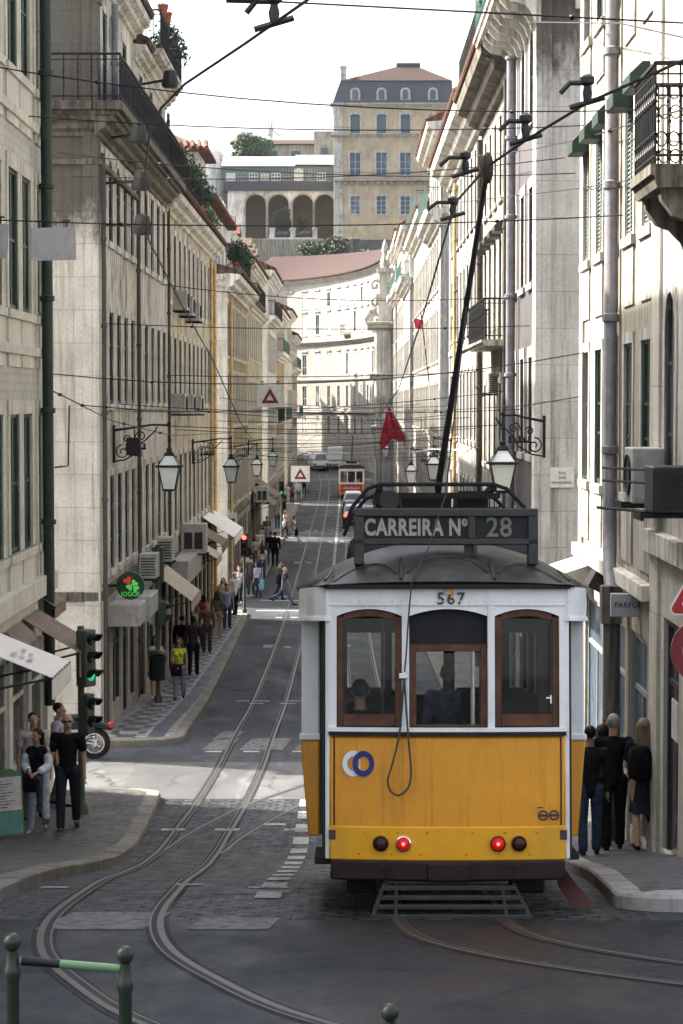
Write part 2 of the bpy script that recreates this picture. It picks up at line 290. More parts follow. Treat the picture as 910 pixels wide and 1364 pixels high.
# ---------------------------------------------------------------- mesh building
class MB:
    def __init__(s): s.v = []; s.f = []; s.m = []; s.cm = 0
    def add(s, vs, fs):
        o = len(s.v); s.v += [tuple(x) for x in vs]; s.f += [tuple(i + o for i in f) for f in fs]; s.m += [s.cm] * len(fs); return s
    def quad(s, a, b, c, d): return s.add([a, b, c, d], [(0, 1, 2, 3)])
    def box(s, x0, x1, y0, y1, z0, z1, mt=None):
        vs = [(x, y, z) for x in (x0, x1) for y in (y0, y1) for z in (z0, z1)]
        if mt: vs = [mt @ Vector(v) for v in vs]
        return s.add(vs, [(0, 1, 3, 2), (4, 6, 7, 5), (0, 4, 5, 1), (2, 3, 7, 6), (0, 2, 6, 4), (1, 5, 7, 3)])
    def prism(s, loop, d):
        """closed loop of points extruded by vector d"""
        n = len(loop); d = Vector(d); vs = [Vector(p) for p in loop]; vs = vs + [p + d for p in vs]
        return s.add(vs, [tuple(range(n)), tuple(range(2 * n - 1, n - 1, -1))] + [(i, (i + 1) % n, n + (i + 1) % n, n + i) for i in range(n)])
    def loft(s, rings, close=True, cap=True):
        n = len(rings[0]); o = [p for r in rings for p in r]; fs = []
        for i in range(len(rings) - 1):
            for j in range(n if close else n - 1):
                k = (j + 1) % n; fs.append((i * n + j, i * n + k, (i + 1) * n + k, (i + 1) * n + j))
        if cap: fs += [tuple(range(n - 1, -1, -1)), tuple(range((len(rings) - 1) * n, len(rings) * n))]
        return s.add(o, fs)
    def tube(s, pts, r, n=6, cap=True):
        pts = [Vector(p) for p in pts]; rr = r if isinstance(r, (list, tuple)) else [r] * len(pts); rings = []; up = None
        for i, p in enumerate(pts):
            t = (pts[min(i + 1, len(pts) - 1)] - pts[max(i - 1, 0)]).normalized()
            if up is None: up = Vector((0, 0, 1)) if abs(t.z) < .9 else Vector((1, 0, 0))
            a = t.cross(up)
            if a.length < 1e-6: a = t.orthogonal()
            a.normalize(); b = a.cross(t).normalized(); up = b
            rings.append([p + (a * math.cos(k * 2 * math.pi / n) + b * math.sin(k * 2 * math.pi / n)) * rr[i] for k in range(n)])
        return s.loft(rings, True, cap)
    def lathe(s, prof, c=(0, 0, 0), n=12, axis='z'):
        rings = []
        for r, h in prof:
            ring = []
            for k in range(n):
                a = 2 * math.pi * k / n; x, y = r * math.cos(a), r * math.sin(a)
                p = (x, y, h) if axis == 'z' else ((x, h, y) if axis == 'y' else (h, x, y)); ring.append((p[0] + c[0], p[1] + c[1], p[2] + c[2]))
            rings.append(ring)
        return s.loft(rings)
    def ball(s, c, r, n=10, m=7):
        r = r if isinstance(r, (tuple, list)) else (r, r, r)
        rings = []
        for i in range(m + 1):
            a = math.pi * (i + .02) / (m + .04); rings.append([(c[0] + r[0] * math.sin(a) * math.cos(2 * math.pi * k / n), c[1] + r[1] * math.sin(a) * math.sin(2 * math.pi * k / n), c[2] - r[2] * math.cos(a)) for k in range(n)])
        return s.loft(rings)
    def disc(s, c, r, n=20, r0=0, ny=(0, -1, 0), t=0.0):
        """flat disc / ring facing ny, thickness t"""
        ny = Vector(ny).normalized(); a = ny.cross(Vector((0, 0, 1))).normalized(); b = Vector((0, 0, 1)) if abs(ny.z) < .9 else Vector((0, 1, 0)); c = Vector(c)
        ring = lambda q, o: [c + ny * o + (a * math.cos(2 * math.pi * k / n) + b * math.sin(2 * math.pi * k / n)) * q for k in range(n)]
        if r0: return s.loft([ring(r0, 0), ring(r0, t), ring(r, t), ring(r, 0), ring(r0, 0)], True, False)
        return s.loft([ring(r, 0), ring(r, t if t else .001)])
    def mesh(s, name, bevel=0, smooth=35, recalc=True, segs=1):
        me = bpy.data.meshes.new(name); me.from_pydata(s.v, [], s.f)
        if any(s.m): me.polygons.foreach_set('material_index', s.m)
        if bevel or recalc:
            bm = bmesh.new(); bm.from_mesh(me)
            if recalc: bmesh.ops.recalc_face_normals(bm, faces=bm.faces)
            if bevel:
                es = [e for e in bm.edges if len(e.link_faces) == 2 and e.calc_face_angle(0) > .6]
                bmesh.ops.bevel(bm, geom=es, offset=bevel, segments=segs, affect='EDGES', profile=.5, clamp_overlap=True)
            bm.to_mesh(me); bm.free()
        if smooth:
            me.shade_smooth(); me.set_sharp_from_angle(angle=R(smooth))
        me.update(); return me

def link(o, parent=None):
    COL.objects.link(o)
    if parent: o.parent = parent
    return o
def tag(o, label, cat, group=None):
    o['label'] = label; o['category'] = cat
    if group: o['group'] = group
    return o
def root(name, loc, label, cat, group=None, rz=0):
    o = bpy.data.objects.new(name, None); o.location = loc; o.rotation_euler = (0, 0, rz); o.empty_display_size = .2
    return tag(link(o), label, cat, group)
def mo(name, me, mat, parent=None, loc=None, rz=0, world=False):
    """mesh object; world=True: the mesh is in world coordinates under a root that is not turned"""
    if isinstance(me, MB): me = me.mesh(name)
    o = bpy.data.objects.new(name, me)
    if mat is not None and not me.materials:
        for x in (mat if isinstance(mat, (list, tuple)) else [mat]): me.materials.append(M[x] if isinstance(x, str) else x)
    if world and parent is not None: o.location = -Vector(parent.location)
    elif loc is not None: o.location = loc
    if rz: o.rotation_euler = (0, 0, rz)
    return link(o, parent)
def sheet(name, o):
    o['kind'] = 'structure'; return o
def copy_tree(o, parent=None):
    c = o.copy(); COL.objects.link(c)
    if parent: c.parent = parent
    for ch in list(o.children): copy_tree(ch, c)
    return c
_fonts = {}
def text_mesh(txt, size, name='lettering', extrude=.002, bold=0.0, sx=1.0, spacing=1.0):
    cu = bpy.data.curves.new(name, 'FONT'); cu.body = txt; cu.size = size; cu.extrude = extrude; cu.offset = bold; cu.align_x = 'CENTER'; cu.align_y = 'CENTER'; cu.space_character = spacing; cu.resolution_u = 3
    t = bpy.data.objects.new(name, cu); COL.objects.link(t)
    dg = bpy.context.evaluated_depsgraph_get(); me = bpy.data.meshes.new_from_object(t.evaluated_get(dg))
    bpy.data.objects.remove(t); bpy.data.curves.remove(cu)
    # stand it up: text plane XY -> XZ, facing -Y
    for v in me.vertices: x, y, z = v.co; v.co = (x * sx, -z, y)
    me.materials.clear(); me.name = name; return me

class Fr:
    """frame of a facade: u along the wall, v = height, w = outwards"""
    def __init__(s, o, u, n): s.o = Vector(o); s.u = Vector(u).normalized(); s.n = Vector(n).normalized()
    def P(s, u, v, w=0): p = s.o + s.u * u + s.n * w; return Vector((p.x, p.y, v))
    @property
    def rz(s): return math.atan2(s.n.y, s.n.x) - math.pi / 2      # local y -> outwards
    def box(s, mb, u0, u1, v0, v1, w0, w1):
        vs = [s.P(u, v, w) for u in (u0, u1) for w in (w0, w1) for v in (v0, v1)]
        return mb.add(vs, [(0, 1, 3, 2), (4, 6, 7, 5), (0, 4, 5, 1), (2, 3, 7, 6), (0, 2, 6, 4), (1, 5, 7, 3)])
    def profile(s, mb, prof, u0, u1):
        """profile [(w, v)] run from u0 to u1, closed against the wall"""
        return mb.loft([[s.P(u0, v, w) for w, v in prof], [s.P(u1, v, w) for w, v in prof]])
def facade(mb, fr, u0, u1, v0, v1, holes, depth=.06, wob=0):
    us = sorted({u0, u1, *[h[0] for h in holes], *[h[1] for h in holes]}); vs = sorted({v0, v1, *[h[2] for h in holes], *[h[3] for h in holes]})
    us = [u for u in us if u0 <= u <= u1]; vs = [v for v in vs if v0 <= v <= v1]
    P = [fr.P(u, v) for v in vs for u in us]; n = len(us); fs = []
    for j in range(len(vs) - 1):
        for i in range(n - 1):
            uc = (us[i] + us[i + 1]) / 2; vc = (vs[j] + vs[j + 1]) / 2
            if any(h[0] < uc < h[1] and h[2] < vc < h[3] for h in holes): continue
            fs.append((j * n + i, j * n + i + 1, (j + 1) * n + i + 1, (j + 1) * n + i))
    mb.add(P, fs)
    for a, b, c, d in holes:
        q = [(a, c), (b, c), (b, d), (a, d)]
        for k in range(4):
            (ua, va), (ub, vb) = q[k], q[(k + 1) % 4]
            mb.quad(fr.P(ua, va), fr.P(ub, vb), fr.P(ub, vb, -depth), fr.P(ua, va, -depth))
    return mb

# ---------------------------------------------------------------- windows (built once per size and style, then shared)
_W = {}
def win_parts(w, h, arch, sill, mull, trans, sur, dep=.2, head=0, panel=0):
    """meshes in local axes: x along the wall, y outwards, z up from the opening's bottom, centred on x"""
    key = ('w', round(w, 3), round(h, 3), arch, sill, mull, trans, sur, dep, head, panel)
    if key in _W: return _W[key]
    a = MB(); t, p = sur, .022
    rise = w * .5 if arch == 'round' else (w * .16 if arch else 0)
    if t:
        a.box(-w/2 - t, -w/2, -.06, p, 0, h - rise); a.box(w/2, w/2 + t, -.06, p, 0, h - rise)
    n = 8 if arch else 1
    if arch:
        pts = [(-w/2 * math.cos(math.pi * k / n), h - rise + rise * math.sin(math.pi * k / n)) for k in range(n + 1)]
        tt = max(t, .02)
        if t:
            for k in range(n):
                (xa, za), (xb, zb) = pts[k], pts[k + 1]
                oa = (xa * (1 + 2*tt/w), h - rise + (za - h + rise) * (1 + 2*tt/w) + (tt if arch != 'round' else 0) * 1); ob = (xb * (1 + 2*tt/w), h - rise + (zb - h + rise) * (1 + 2*tt/w) + (tt if arch != 'round' else 0))
                a.prism([(xa, p, za), (xb, p, zb), (ob[0], p, ob[1]), (oa[0], p, oa[1])], (0, -.11, 0))
        # spandrels fill the square hole's corners
        for sgn in (-1, 1):
            half = [q for q in pts if q[0] * sgn >= -1e-6]
            if sgn < 0: loop = [(-w/2, -.004, h)] + [(x, -.004, z) for x, z in half]
            else: loop = [(w/2, -.004, h)] + [(x, -.004, z) for x, z in reversed(half)]
            a.prism(loop, (0, -.12, 0))
    elif t: a.box(-w/2 - t, w/2 + t, -.06, p + .008, h, h + t * 1.1)
    if head: a.box(-w/2 - t - .06, w/2 + t + .06, -.06, p + .13, h + t * 1.1 + .1, h + t * 1.1 + .1 + head)
    if sill: a.box(-w/2 - t - .05, w/2 + t + .05, -.06, p + .05, -.14, 0)
    if panel: a.box(-w/2 - t * .8, w/2 + t * .8, -.02, .03, -panel, -.145)
    if not a.v: a.box(-w/2 - .02, w/2 + .02, -.06, .02, -.05, 0)
    f = MB(); fw = .055; y0, y1 = -dep + .005, -dep + .032
    f.box(-w/2, -w/2 + fw, y0, y1, 0, h); f.box(w/2 - fw, w/2, y0, y1, 0, h); f.box(-w/2 + fw, w/2 - fw, y0, y1, 0, fw + .03); f.box(-w/2 + fw, w/2 - fw, y0, y1, h - fw, h)
    for k in range(1, mull): x = -w/2 + w * k / mull; f.box(x - .03, x + .03, y0, y1 - .004, fw + .03, h - fw)
    for z in trans: f.box(-w/2 + fw, w/2 - fw, y0, y1 - .007, h * z - .022, h * z + .022)
    g = MB(); g.quad((-w/2, -dep + .012, 0), (w/2, -dep + .012, 0), (w/2, -dep + .012, h), (-w/2, -dep + .012, h))
    _W[key] = (a.mesh('window', 0, 0), f.mesh('frame', 0, 0), g.mesh('pane', 0, 0, False)); return _W[key]
_MM = {}
def with_mat(me, mat):
    k = (me.name, mat)
    if k not in _MM:
        c = me.copy(); c.materials.clear(); c.materials.append(M[mat]); _MM[k] = c
    return _MM[k]
def window(h, fr, uc, v, w, hh, style, parent_loc):
    st = dict(arch=None, sill=True, mull=2, trans=(.33, .62), sur=.16, dep=.055, head=0, panel=0, mat='trim', frame='fr_green', pane='pane', shutter=None, name='window'); st.update(style)
    a, f, g = win_parts(w, hh, st['arch'], st['sill'], st['mull'], st['trans'], st['sur'], st['dep'], st['head'], st['panel'])
    p = fr.P(uc, v) - Vector(parent_loc)
    o = mo(st['name'], with_mat(a, st['mat']), None, h, p, fr.rz)
    mo('frame', with_mat(f, st['frame']), None, o); mo('pane', with_mat(g, st['pane']), None, o)
    if st['shutter']:
        k = ('sh', w, hh)
        if k not in _W:
            s = MB()
            for x0, x1 in ((-w/2, -.01), (.01, w/2)):
                s.box(x0, x0 + .06, -.035, -.004, 0, hh); s.box(x1 - .06, x1, -.035, -.004, 0, hh); s.box(x0 + .06, x1 - .06, -.035, -.004, 0, .08); s.box(x0 + .06, x1 - .06, -.035, -.004, hh - .08, hh)
                z = .1
                while z < hh - .1:
                    s.quad((x0 + .05, -.03, z + .05), (x1 - .05, -.03, z + .05), (x1 - .05, -.008, z), (x0 + .05, -.008, z)); z += .065
            _W[k] = s.mesh('shutter', 0, 0)
        mo('shutter', with_mat(_W[k], st['shutter']), None, o)
    return o

def railing(mb, pts, h=1.0, step=.13, r=.011, knob=True, scroll=False):
    """iron railing along a polyline of base points"""
    for a, b in zip(pts[:-1], pts[1:]):
        a, b = Vector(a), Vector(b); L = (b - a).length; n = max(1, round(L / step))
        for z, q in ((h, .028), (h - .12, .012), (.1, .016)): mb.tube([a + Vector((0, 0, z)), b + Vector((0, 0, z))], q, 5)
        for i in range(n + 1):
            p = a.lerp(b, i / n)
            mb.tube([p, p + Vector((0, 0, h))], r, 4)
            if knob:
                for z in (.3, .62): mb.ball(p + Vector((0, 0, h * z)), r * 2.1, 5, 3)
            if scroll and i < n:
                q = a.lerp(b, (i + .5) / n); t = (b - a).normalized(); rr = step * .42
                for z0 in (.25, .72):
                    mb.tube([q + t * rr * math.cos(x * .7) + Vector((0, 0, h * z0 + rr * 1.3 * math.sin(x * .7))) for x in range(10)], r * .8, 4, False)
    return mb
def leaves(mb, c, r, n, size, rng, flat=1.0):
    for _ in range(n):
        d = Vector((rng.gauss(0, 1), rng.gauss(0, 1), rng.gauss(0, 1))).normalized(); q = Vector(c) + Vector((d.x * r[0], d.y * r[1], d.z * r[2])) * rng.random() ** .45
        a = Vector((rng.gauss(0, 1), rng.gauss(0, 1), rng.gauss(0, 1) * flat)).normalized(); b = a.orthogonal().normalized(); s = size * rng.uniform(.6, 1.4)
        mb.quad(q - a * s, q + b * s * .5, q + a * s, q - b * s * .5)
    return mb
# ---------------------------------------------------------------- ground, road, pavements
def terrain(x, y):
    if y <= 300: return gz(y)
    P = [(300, 5.4), (326, 24), (329.5, 27), (331, 33.0), (360, 34.2), (380, 44), (450, 50), (700, 42), (1200, 20), (4000, 0)]
    for (a, za), (b, zb) in zip(P[:-1], P[1:]):
        if a <= y <= b: return za + (zb - za) * (y - a) / (b - a)
def build_ground():
    xs = [-700, -450, -300, -120, -60, -40, -25, -12, -6, 0, 6, 12, 25, 40, 60, 120, 300, 450, 700]
    ys = [-150] + list(range(-80, 331)) + [331, 345, 360, 370, 380, 400, 450, 520, 700, 950, 1200]
    mb = MB(); n = len(xs)
    mb.add([(x, y, terrain(x, y) - .03) for y in ys for x in xs], [(j * n + i, j * n + i + 1, (j + 1) * n + i + 1, (j + 1) * n + i) for j in range(len(ys) - 1) for i in range(n - 1)])
    sheet('ground', mo('ground', mb, 'ground'))['kind'] = 'structure'
def strip(mb, xa, xb, y0, y1, dz, nx=1):
    """sheet on the road between x = xa(y) and xb(y)"""
    fa = xa if callable(xa) else (lambda y: xa); fb = xb if callable(xb) else (lambda y: xb)
    ys = [y0] + [y for y in range(math.floor(y0) + 1, math.ceil(y1)) if y0 < y < y1] + [y1]
    rows = [[(fa(y) + (fb(y) - fa(y)) * i / nx, y, gz(y) + dz) for i in range(nx + 1)] for y in ys]
    n = nx + 1
    mb.add([p for r in rows for p in r], [(j * n + i, j * n + i + 1, (j + 1) * n + i + 1, (j + 1) * n + i) for j in range(len(ys) - 1) for i in range(nx)])
    return mb
def lerp_tab(tab, y):
    if y <= tab[0][0]: return tab[0][1]
    for (a, va), (b, vb) in zip(tab[:-1], tab[1:]):
        if a <= y <= b: return va + (vb - va) * (y - a) / (b - a)
    return tab[-1][1]

def pavement(name, side, kx, xf, y0, y1, r0, r1, mat, tilt=.02):
    """raised pavement slab with a kerb of single stones; kx(y) the kerb line, xf far edge, rounded corners r0 (near) and r1 (far)"""
    s = side                                                   # -1 left, +1 right
    pts = []
    def corner(ye, r, sg):
        out = []
        for k in range(9):
            a = math.pi / 2 * k / 8
            out.append((r * (1 - math.sin(a)), ye + sg * r * (1 - math.cos(a))))
        return out                                            # offsets from kerb line
    cn = corner(y0, r0, 1)[::1]
    outl = []
    for off, y in [(r0 * (1 - math.sin(math.pi / 2 * k / 8)), y0 + r0 * (1 - math.cos(math.pi / 2 * k / 8))) for k in range(9)]: outl.append((kx(y) + s * off, y))
    for y in range(math.floor(y0 + r0) + 1, math.ceil(y1 - r1)): outl.append((kx(y), float(y)))
    for off, y in reversed([(r1 * (1 - math.sin(math.pi / 2 * k / 8)), y1 - r1 * (1 - math.cos(math.pi / 2 * k / 8))) for k in range(9)]): outl.append((kx(y) + s * off, y))
    ys = sorted({round(y, 4) for _, y in outl} | {float(y) for y in range(math.ceil(y0), math.floor(y1) + 1)})
    def xk(y):
        for (xa, ya), (xb, yb) in zip(outl[:-1], outl[1:]):
            if ya <= y <= yb and yb > ya: return xa + (xb - xa) * (y - ya) / (yb - ya)
        return outl[0][0] if y <= y0 else outl[-1][0]
    mb = MB(); rows = []
    for y in ys:
        a = xk(y) + s * .2; b = xf
        rows.append([(a + (b - a) * t, y, gz(y) + .128 + tilt * min(abs(b - a) * t, 2.0)) for t in (0, .06, 1)])
    n = 3
    mb.add([p for r in rows for p in r], [(j * n + i, j * n + i + 1, (j + 1) * n + i + 1, (j + 1) * n + i) for j in range(len(ys) - 1) for i in range(2)])
    for yy, sg in ((y0, -1), (y1, 1)):
        yy -= sg * .03
        mb.quad((outl[0][0] if sg < 0 else outl[-1][0], yy, gz(yy) - .1), (xf, yy, gz(yy) - .1), (xf, yy, gz(yy) + .17), (outl[0][0] if sg < 0 else outl[-1][0], yy, gz(yy) + .13))
    sheet(name, mo(name, mb, mat))
    # kerb: stones about 1 m long following the outline and both side-street edges
    path = [(xf, y0)] + outl + [(xf, y1)]
    dense = [path[0]]
    for a, b in zip(path[:-1], path[1:]):
        L = math.dist(a, b); k = max(1, int(L / .5))
        dense += [(a[0] + (b[0] - a[0]) * i / k, a[1] + (b[1] - a[1]) * i / k) for i in range(1, k + 1)]
    kb = MB(); rng = random.Random(len(name) * 7 + int(y0)); acc = 0; start = 0
    def stone_(seg):
        rr = []; dz = rng.uniform(-.006, .008); wd = .24 + rng.uniform(-.01, .01)
        for i, p in enumerate(seg):
            a = seg[max(i - 1, 0)]; b = seg[min(i + 1, len(seg) - 1)]
            t = Vector((b[0] - a[0], b[1] - a[1], 0)).normalized(); nrm = Vector((-t.y, t.x, 0)) * (1 if s < 0 else -1)   # to the inside
            z = gz(p[1]); q = Vector((p[0], p[1], 0))
            rr.append([Vector((q.x, q.y, z - .05)), Vector((q.x, q.y, z + .115 + dz)), Vector((q.x, q.y, 0)) + nrm * .02 + Vector((0, 0, z + .135 + dz)), Vector((q.x, q.y, 0)) + nrm * wd + Vector((0, 0, z + .14 + dz)), Vector((q.x, q.y, 0)) + nrm * wd + Vector((0, 0, z - .05))])
        kb.loft(rr)
    seg = [dense[0]]; L = 0; tgt = 1.0
    for a, b in zip(dense[:-1], dense[1:]):
        L += math.dist(a, b); seg.append(b)
        if L >= tgt:
            # small gap between stones
            stone_([(seg[0][0] * .985 + seg[1][0] * .015, seg[0][1] * .985 + seg[1][1] * .015)] + seg[1:-1] + [(seg[-1][0] * .97 + seg[-2][0] * .03, seg[-1][1] * .97 + seg[-2][1] * .03)]); e = seg[-1]; seg = [e]; L = 0; tgt = rng.uniform(.8, 1.25)
    if len(seg) > 1: stone_(seg)
    sheet('kerb', mo('kerb', kb, 'kerb_pale' if name == 'pavement_right' else 'kerb'))

LK = [(-40, -3.2), (20, -3.1), (28, -3.05), (37.5, -3.3), (48, -3.6), (90, -4.15), (230, -4.15)]
RK = [(-40, 2.1), (18, 2.25), (22, 2.45), (28, 2.75), (39, 2.7), (48, 2.6), (230, 2.6)]
def setting():
    build_ground()
    mb = MB(); strip(mb, -28, 28, -30, 300, 0, 1); sheet('road', mo('road', mb, 'road'))
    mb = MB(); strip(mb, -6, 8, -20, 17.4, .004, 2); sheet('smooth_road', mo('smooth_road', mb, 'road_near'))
    rr = random.Random(3)
    edge = [(-3.4, 18.6), (-1.9, 18.2), (-.9, 17.6), (.2, 18.3), (1.4, 19.0), (2.4, 19.2)]
    mb = MB(); strip(mb, lambda y: lerp_tab(LK, y) - .25, lambda y: lerp_tab(RK, y) + .25, 17.402, 38.4, .004, 2)
    sheet('cobbled_road', mo('cobbled_road', mb, 'setts'))
    mb = MB(); strip(mb, -14, 14, 38.402, 43.6, .004, 1); sheet('crossing_road', mo('crossing_road', mb, 'road_pale'))  # pale worn asphalt, its tone also chosen to brighten the sun patch
    lk = lambda y: lerp_tab(LK, y); rk = lambda y: lerp_tab(RK, y)
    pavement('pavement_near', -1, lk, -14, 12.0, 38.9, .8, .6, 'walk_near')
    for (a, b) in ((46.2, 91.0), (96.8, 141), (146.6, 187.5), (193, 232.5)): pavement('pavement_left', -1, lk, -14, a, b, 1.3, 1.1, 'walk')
    pavement('pavement_right', 1, rk, 14, 18.2, 39.3, .55, 1.2, 'walk_right', .05)
    for (a, b) in ((46.6, 91.0), (96.8, 141), (146.6, 187.5), (193, 225)): pavement('pavement_far_right', 1, rk, 14, a, b, 1.0, 1.0, 'walk_right')
    # road markings: worn paint, each kind its own sheet
    mb = MB()
    y = 19.6
    while y < 230:
        l = .85 if y < 40 else 1.2
        if not (38.5 < y < 45 or 90 < y < 97): strip(mb, -.90 if y > 45 else -.86, -.62 if y < 45 else -.74, y, y + l, .012)
        y += l * (1.75 if y < 45 else 1.5)
    for yy in (21.0, 21.5, 34.6, 35.2, 45.2, 57.5, 58.2, 76, 76.6, 88.5, 98.5, 99.2, 119, 119.6, 137, 137.6, 148, 149, 168, 190): 
        if yy < 22 or 34 < yy < 36 or yy > 44:
            x = -3.0
            while x < -.2:
                w = rr.uniform(.22, .42)
                if rr.random() < .6: strip(mb, x, x + w, yy, yy + (.22 if yy < 60 else .35), .012)
                x += w + rr.uniform(.12, .5)
    for yy in (91.6, 96.4, 141.5, 146.2, 187.9, 192.5, 233): strip(mb, -3.9, 2.5, yy, yy + .35, .012)
    sheet('road_marking', mo('road_marking', mb, 'paint'))
    mb = MB()
    for x0, x1, a, b in ((-2.42, -1.58, 16.6, 18.1), (-1.25, -.62, 16.6, 17.6), (-2.3, -1.4, 45.6, 47.8), (-3.1, -2.55, 45.6, 47.8), (-1.15, -.4, 45.6, 47.6), (-3.0, -2.5, 47.5, 49.4), (-1.2, -.55, 20.2, 20.9)):
        strip(mb, lambda y, x0=x0, a=a: x0 + (y - a) * .09, lambda y, x1=x1, a=a: x1 + (y - a) * .07, a, b, .010)
    sheet('worn_crossing', mo('worn_crossing', mb, 'paint2'))
    # tram tracks
    left = [(6.5, 5.4), (4.0, 6.4), (1.9, 7.9), (.4, 9.6), (-.64, 11.4), (-1.25, 13.3), (-1.72, 15.3), (-1.98, 17.6), (-2.08, 21), (-2.28, 28), (-2.36, 33), (-2.22, 38), (-2.12, 44), (-2.12, 60), (-2.15, 90), (-2.2, 140), (-2.3, 200), (-2.6, 232), (-3.4, 250), (-5.5, 268)]
    right = [(9, 9.3), (6.5, 10.0), (4.2, 11.4), (3.0, 12.6), (2.1, 13.75), (1.45, 14.8), (1.0, 15.9), (.84, 17), (.825, 18.4), (.825, 26), (.7, 36), (.45, 60), (.3, 90), (.25, 140), (.2, 200), (0, 240)]
    cross = [(-2.32, 31.5), (-2.1, 34.0), (-1.35, 37.5), (-.2, 41.0), (.42, 45.5), (.52, 50)]
    for nm, pts, dz in (('tram_track', left, 0), ('tram_track', right, 0), ('crossover_track', cross, -.003)):
        q = spline(pts, .3)
        rail, gro, bed = MB(), MB(), MB()
        for off in (-.45, .45):
            sg = -1 if off > 0 else 1
            for mbx, a, b, z in ((bed, -.07, .115, .0075), (rail, -.028, .024, .0125), (gro, .024, .068, .0115), (rail, .068, .086, .0125)):
                if nm == 'crossover_track' and mbx is bed: continue
                A = [off + sg * a, off + sg * b]; rows = []
                for i, p in enumerate(q):
                    t = (q[min(i + 1, len(q) - 1)] - q[max(i - 1, 0)]).normalized(); nn = Vector((t.y, -t.x))
                    rows.append([(p.x + nn.x * o, p.y + nn.y * o, gz(p.y + nn.y * o) + z + dz) for o in A])
                mbx.add([x for r_ in rows for x in r_], [(2*i, 2*i + 1, 2*i + 3, 2*i + 2) for i in range(len(rows) - 1)])
        t = sheet(nm, mo(nm, rail, 'rail'))
        mo('rail_groove', gro, 'groove', t)
        if bed.v: mo('rail_bed', bed, 'concrete', t)
    # manhole and slot covers
    mb = MB(); mb.disc((-3.0, 61.5, gz(61.5) + .012), .32, 18, 0, (0, -.02, 1), .003); sheet('drain_cover', mo('drain_cover', mb, 'groove'))
def spline(pts, step):
    P = [Vector(p) for p in pts]; out = []
    for i in range(len(P) - 1):
        p0 = P[max(i - 1, 0)]; p1 = P[i]; p2 = P[i + 1]; p3 = P[min(i + 2, len(P) - 1)]; n = max(1, int((p2 - p1).length / step))
        # centripetal-like tangents scaled by the chord
        c = (p2 - p1).length; m1 = (p2 - p0) / max((p2 - p1).length + (p1 - p0).length, 1e-6) * c; m2 = (p3 - p1) / max((p3 - p2).length + (p2 - p1).length, 1e-6) * c
        for k in range(n):
            t = k / n; out.append((2*t**3 - 3*t*t + 1) * p1 + (t**3 - 2*t*t + t) * m1 + (-2*t**3 + 3*t*t) * p2 + (t**3 - t*t) * m2)
    return out + [P[-1]]
setting()
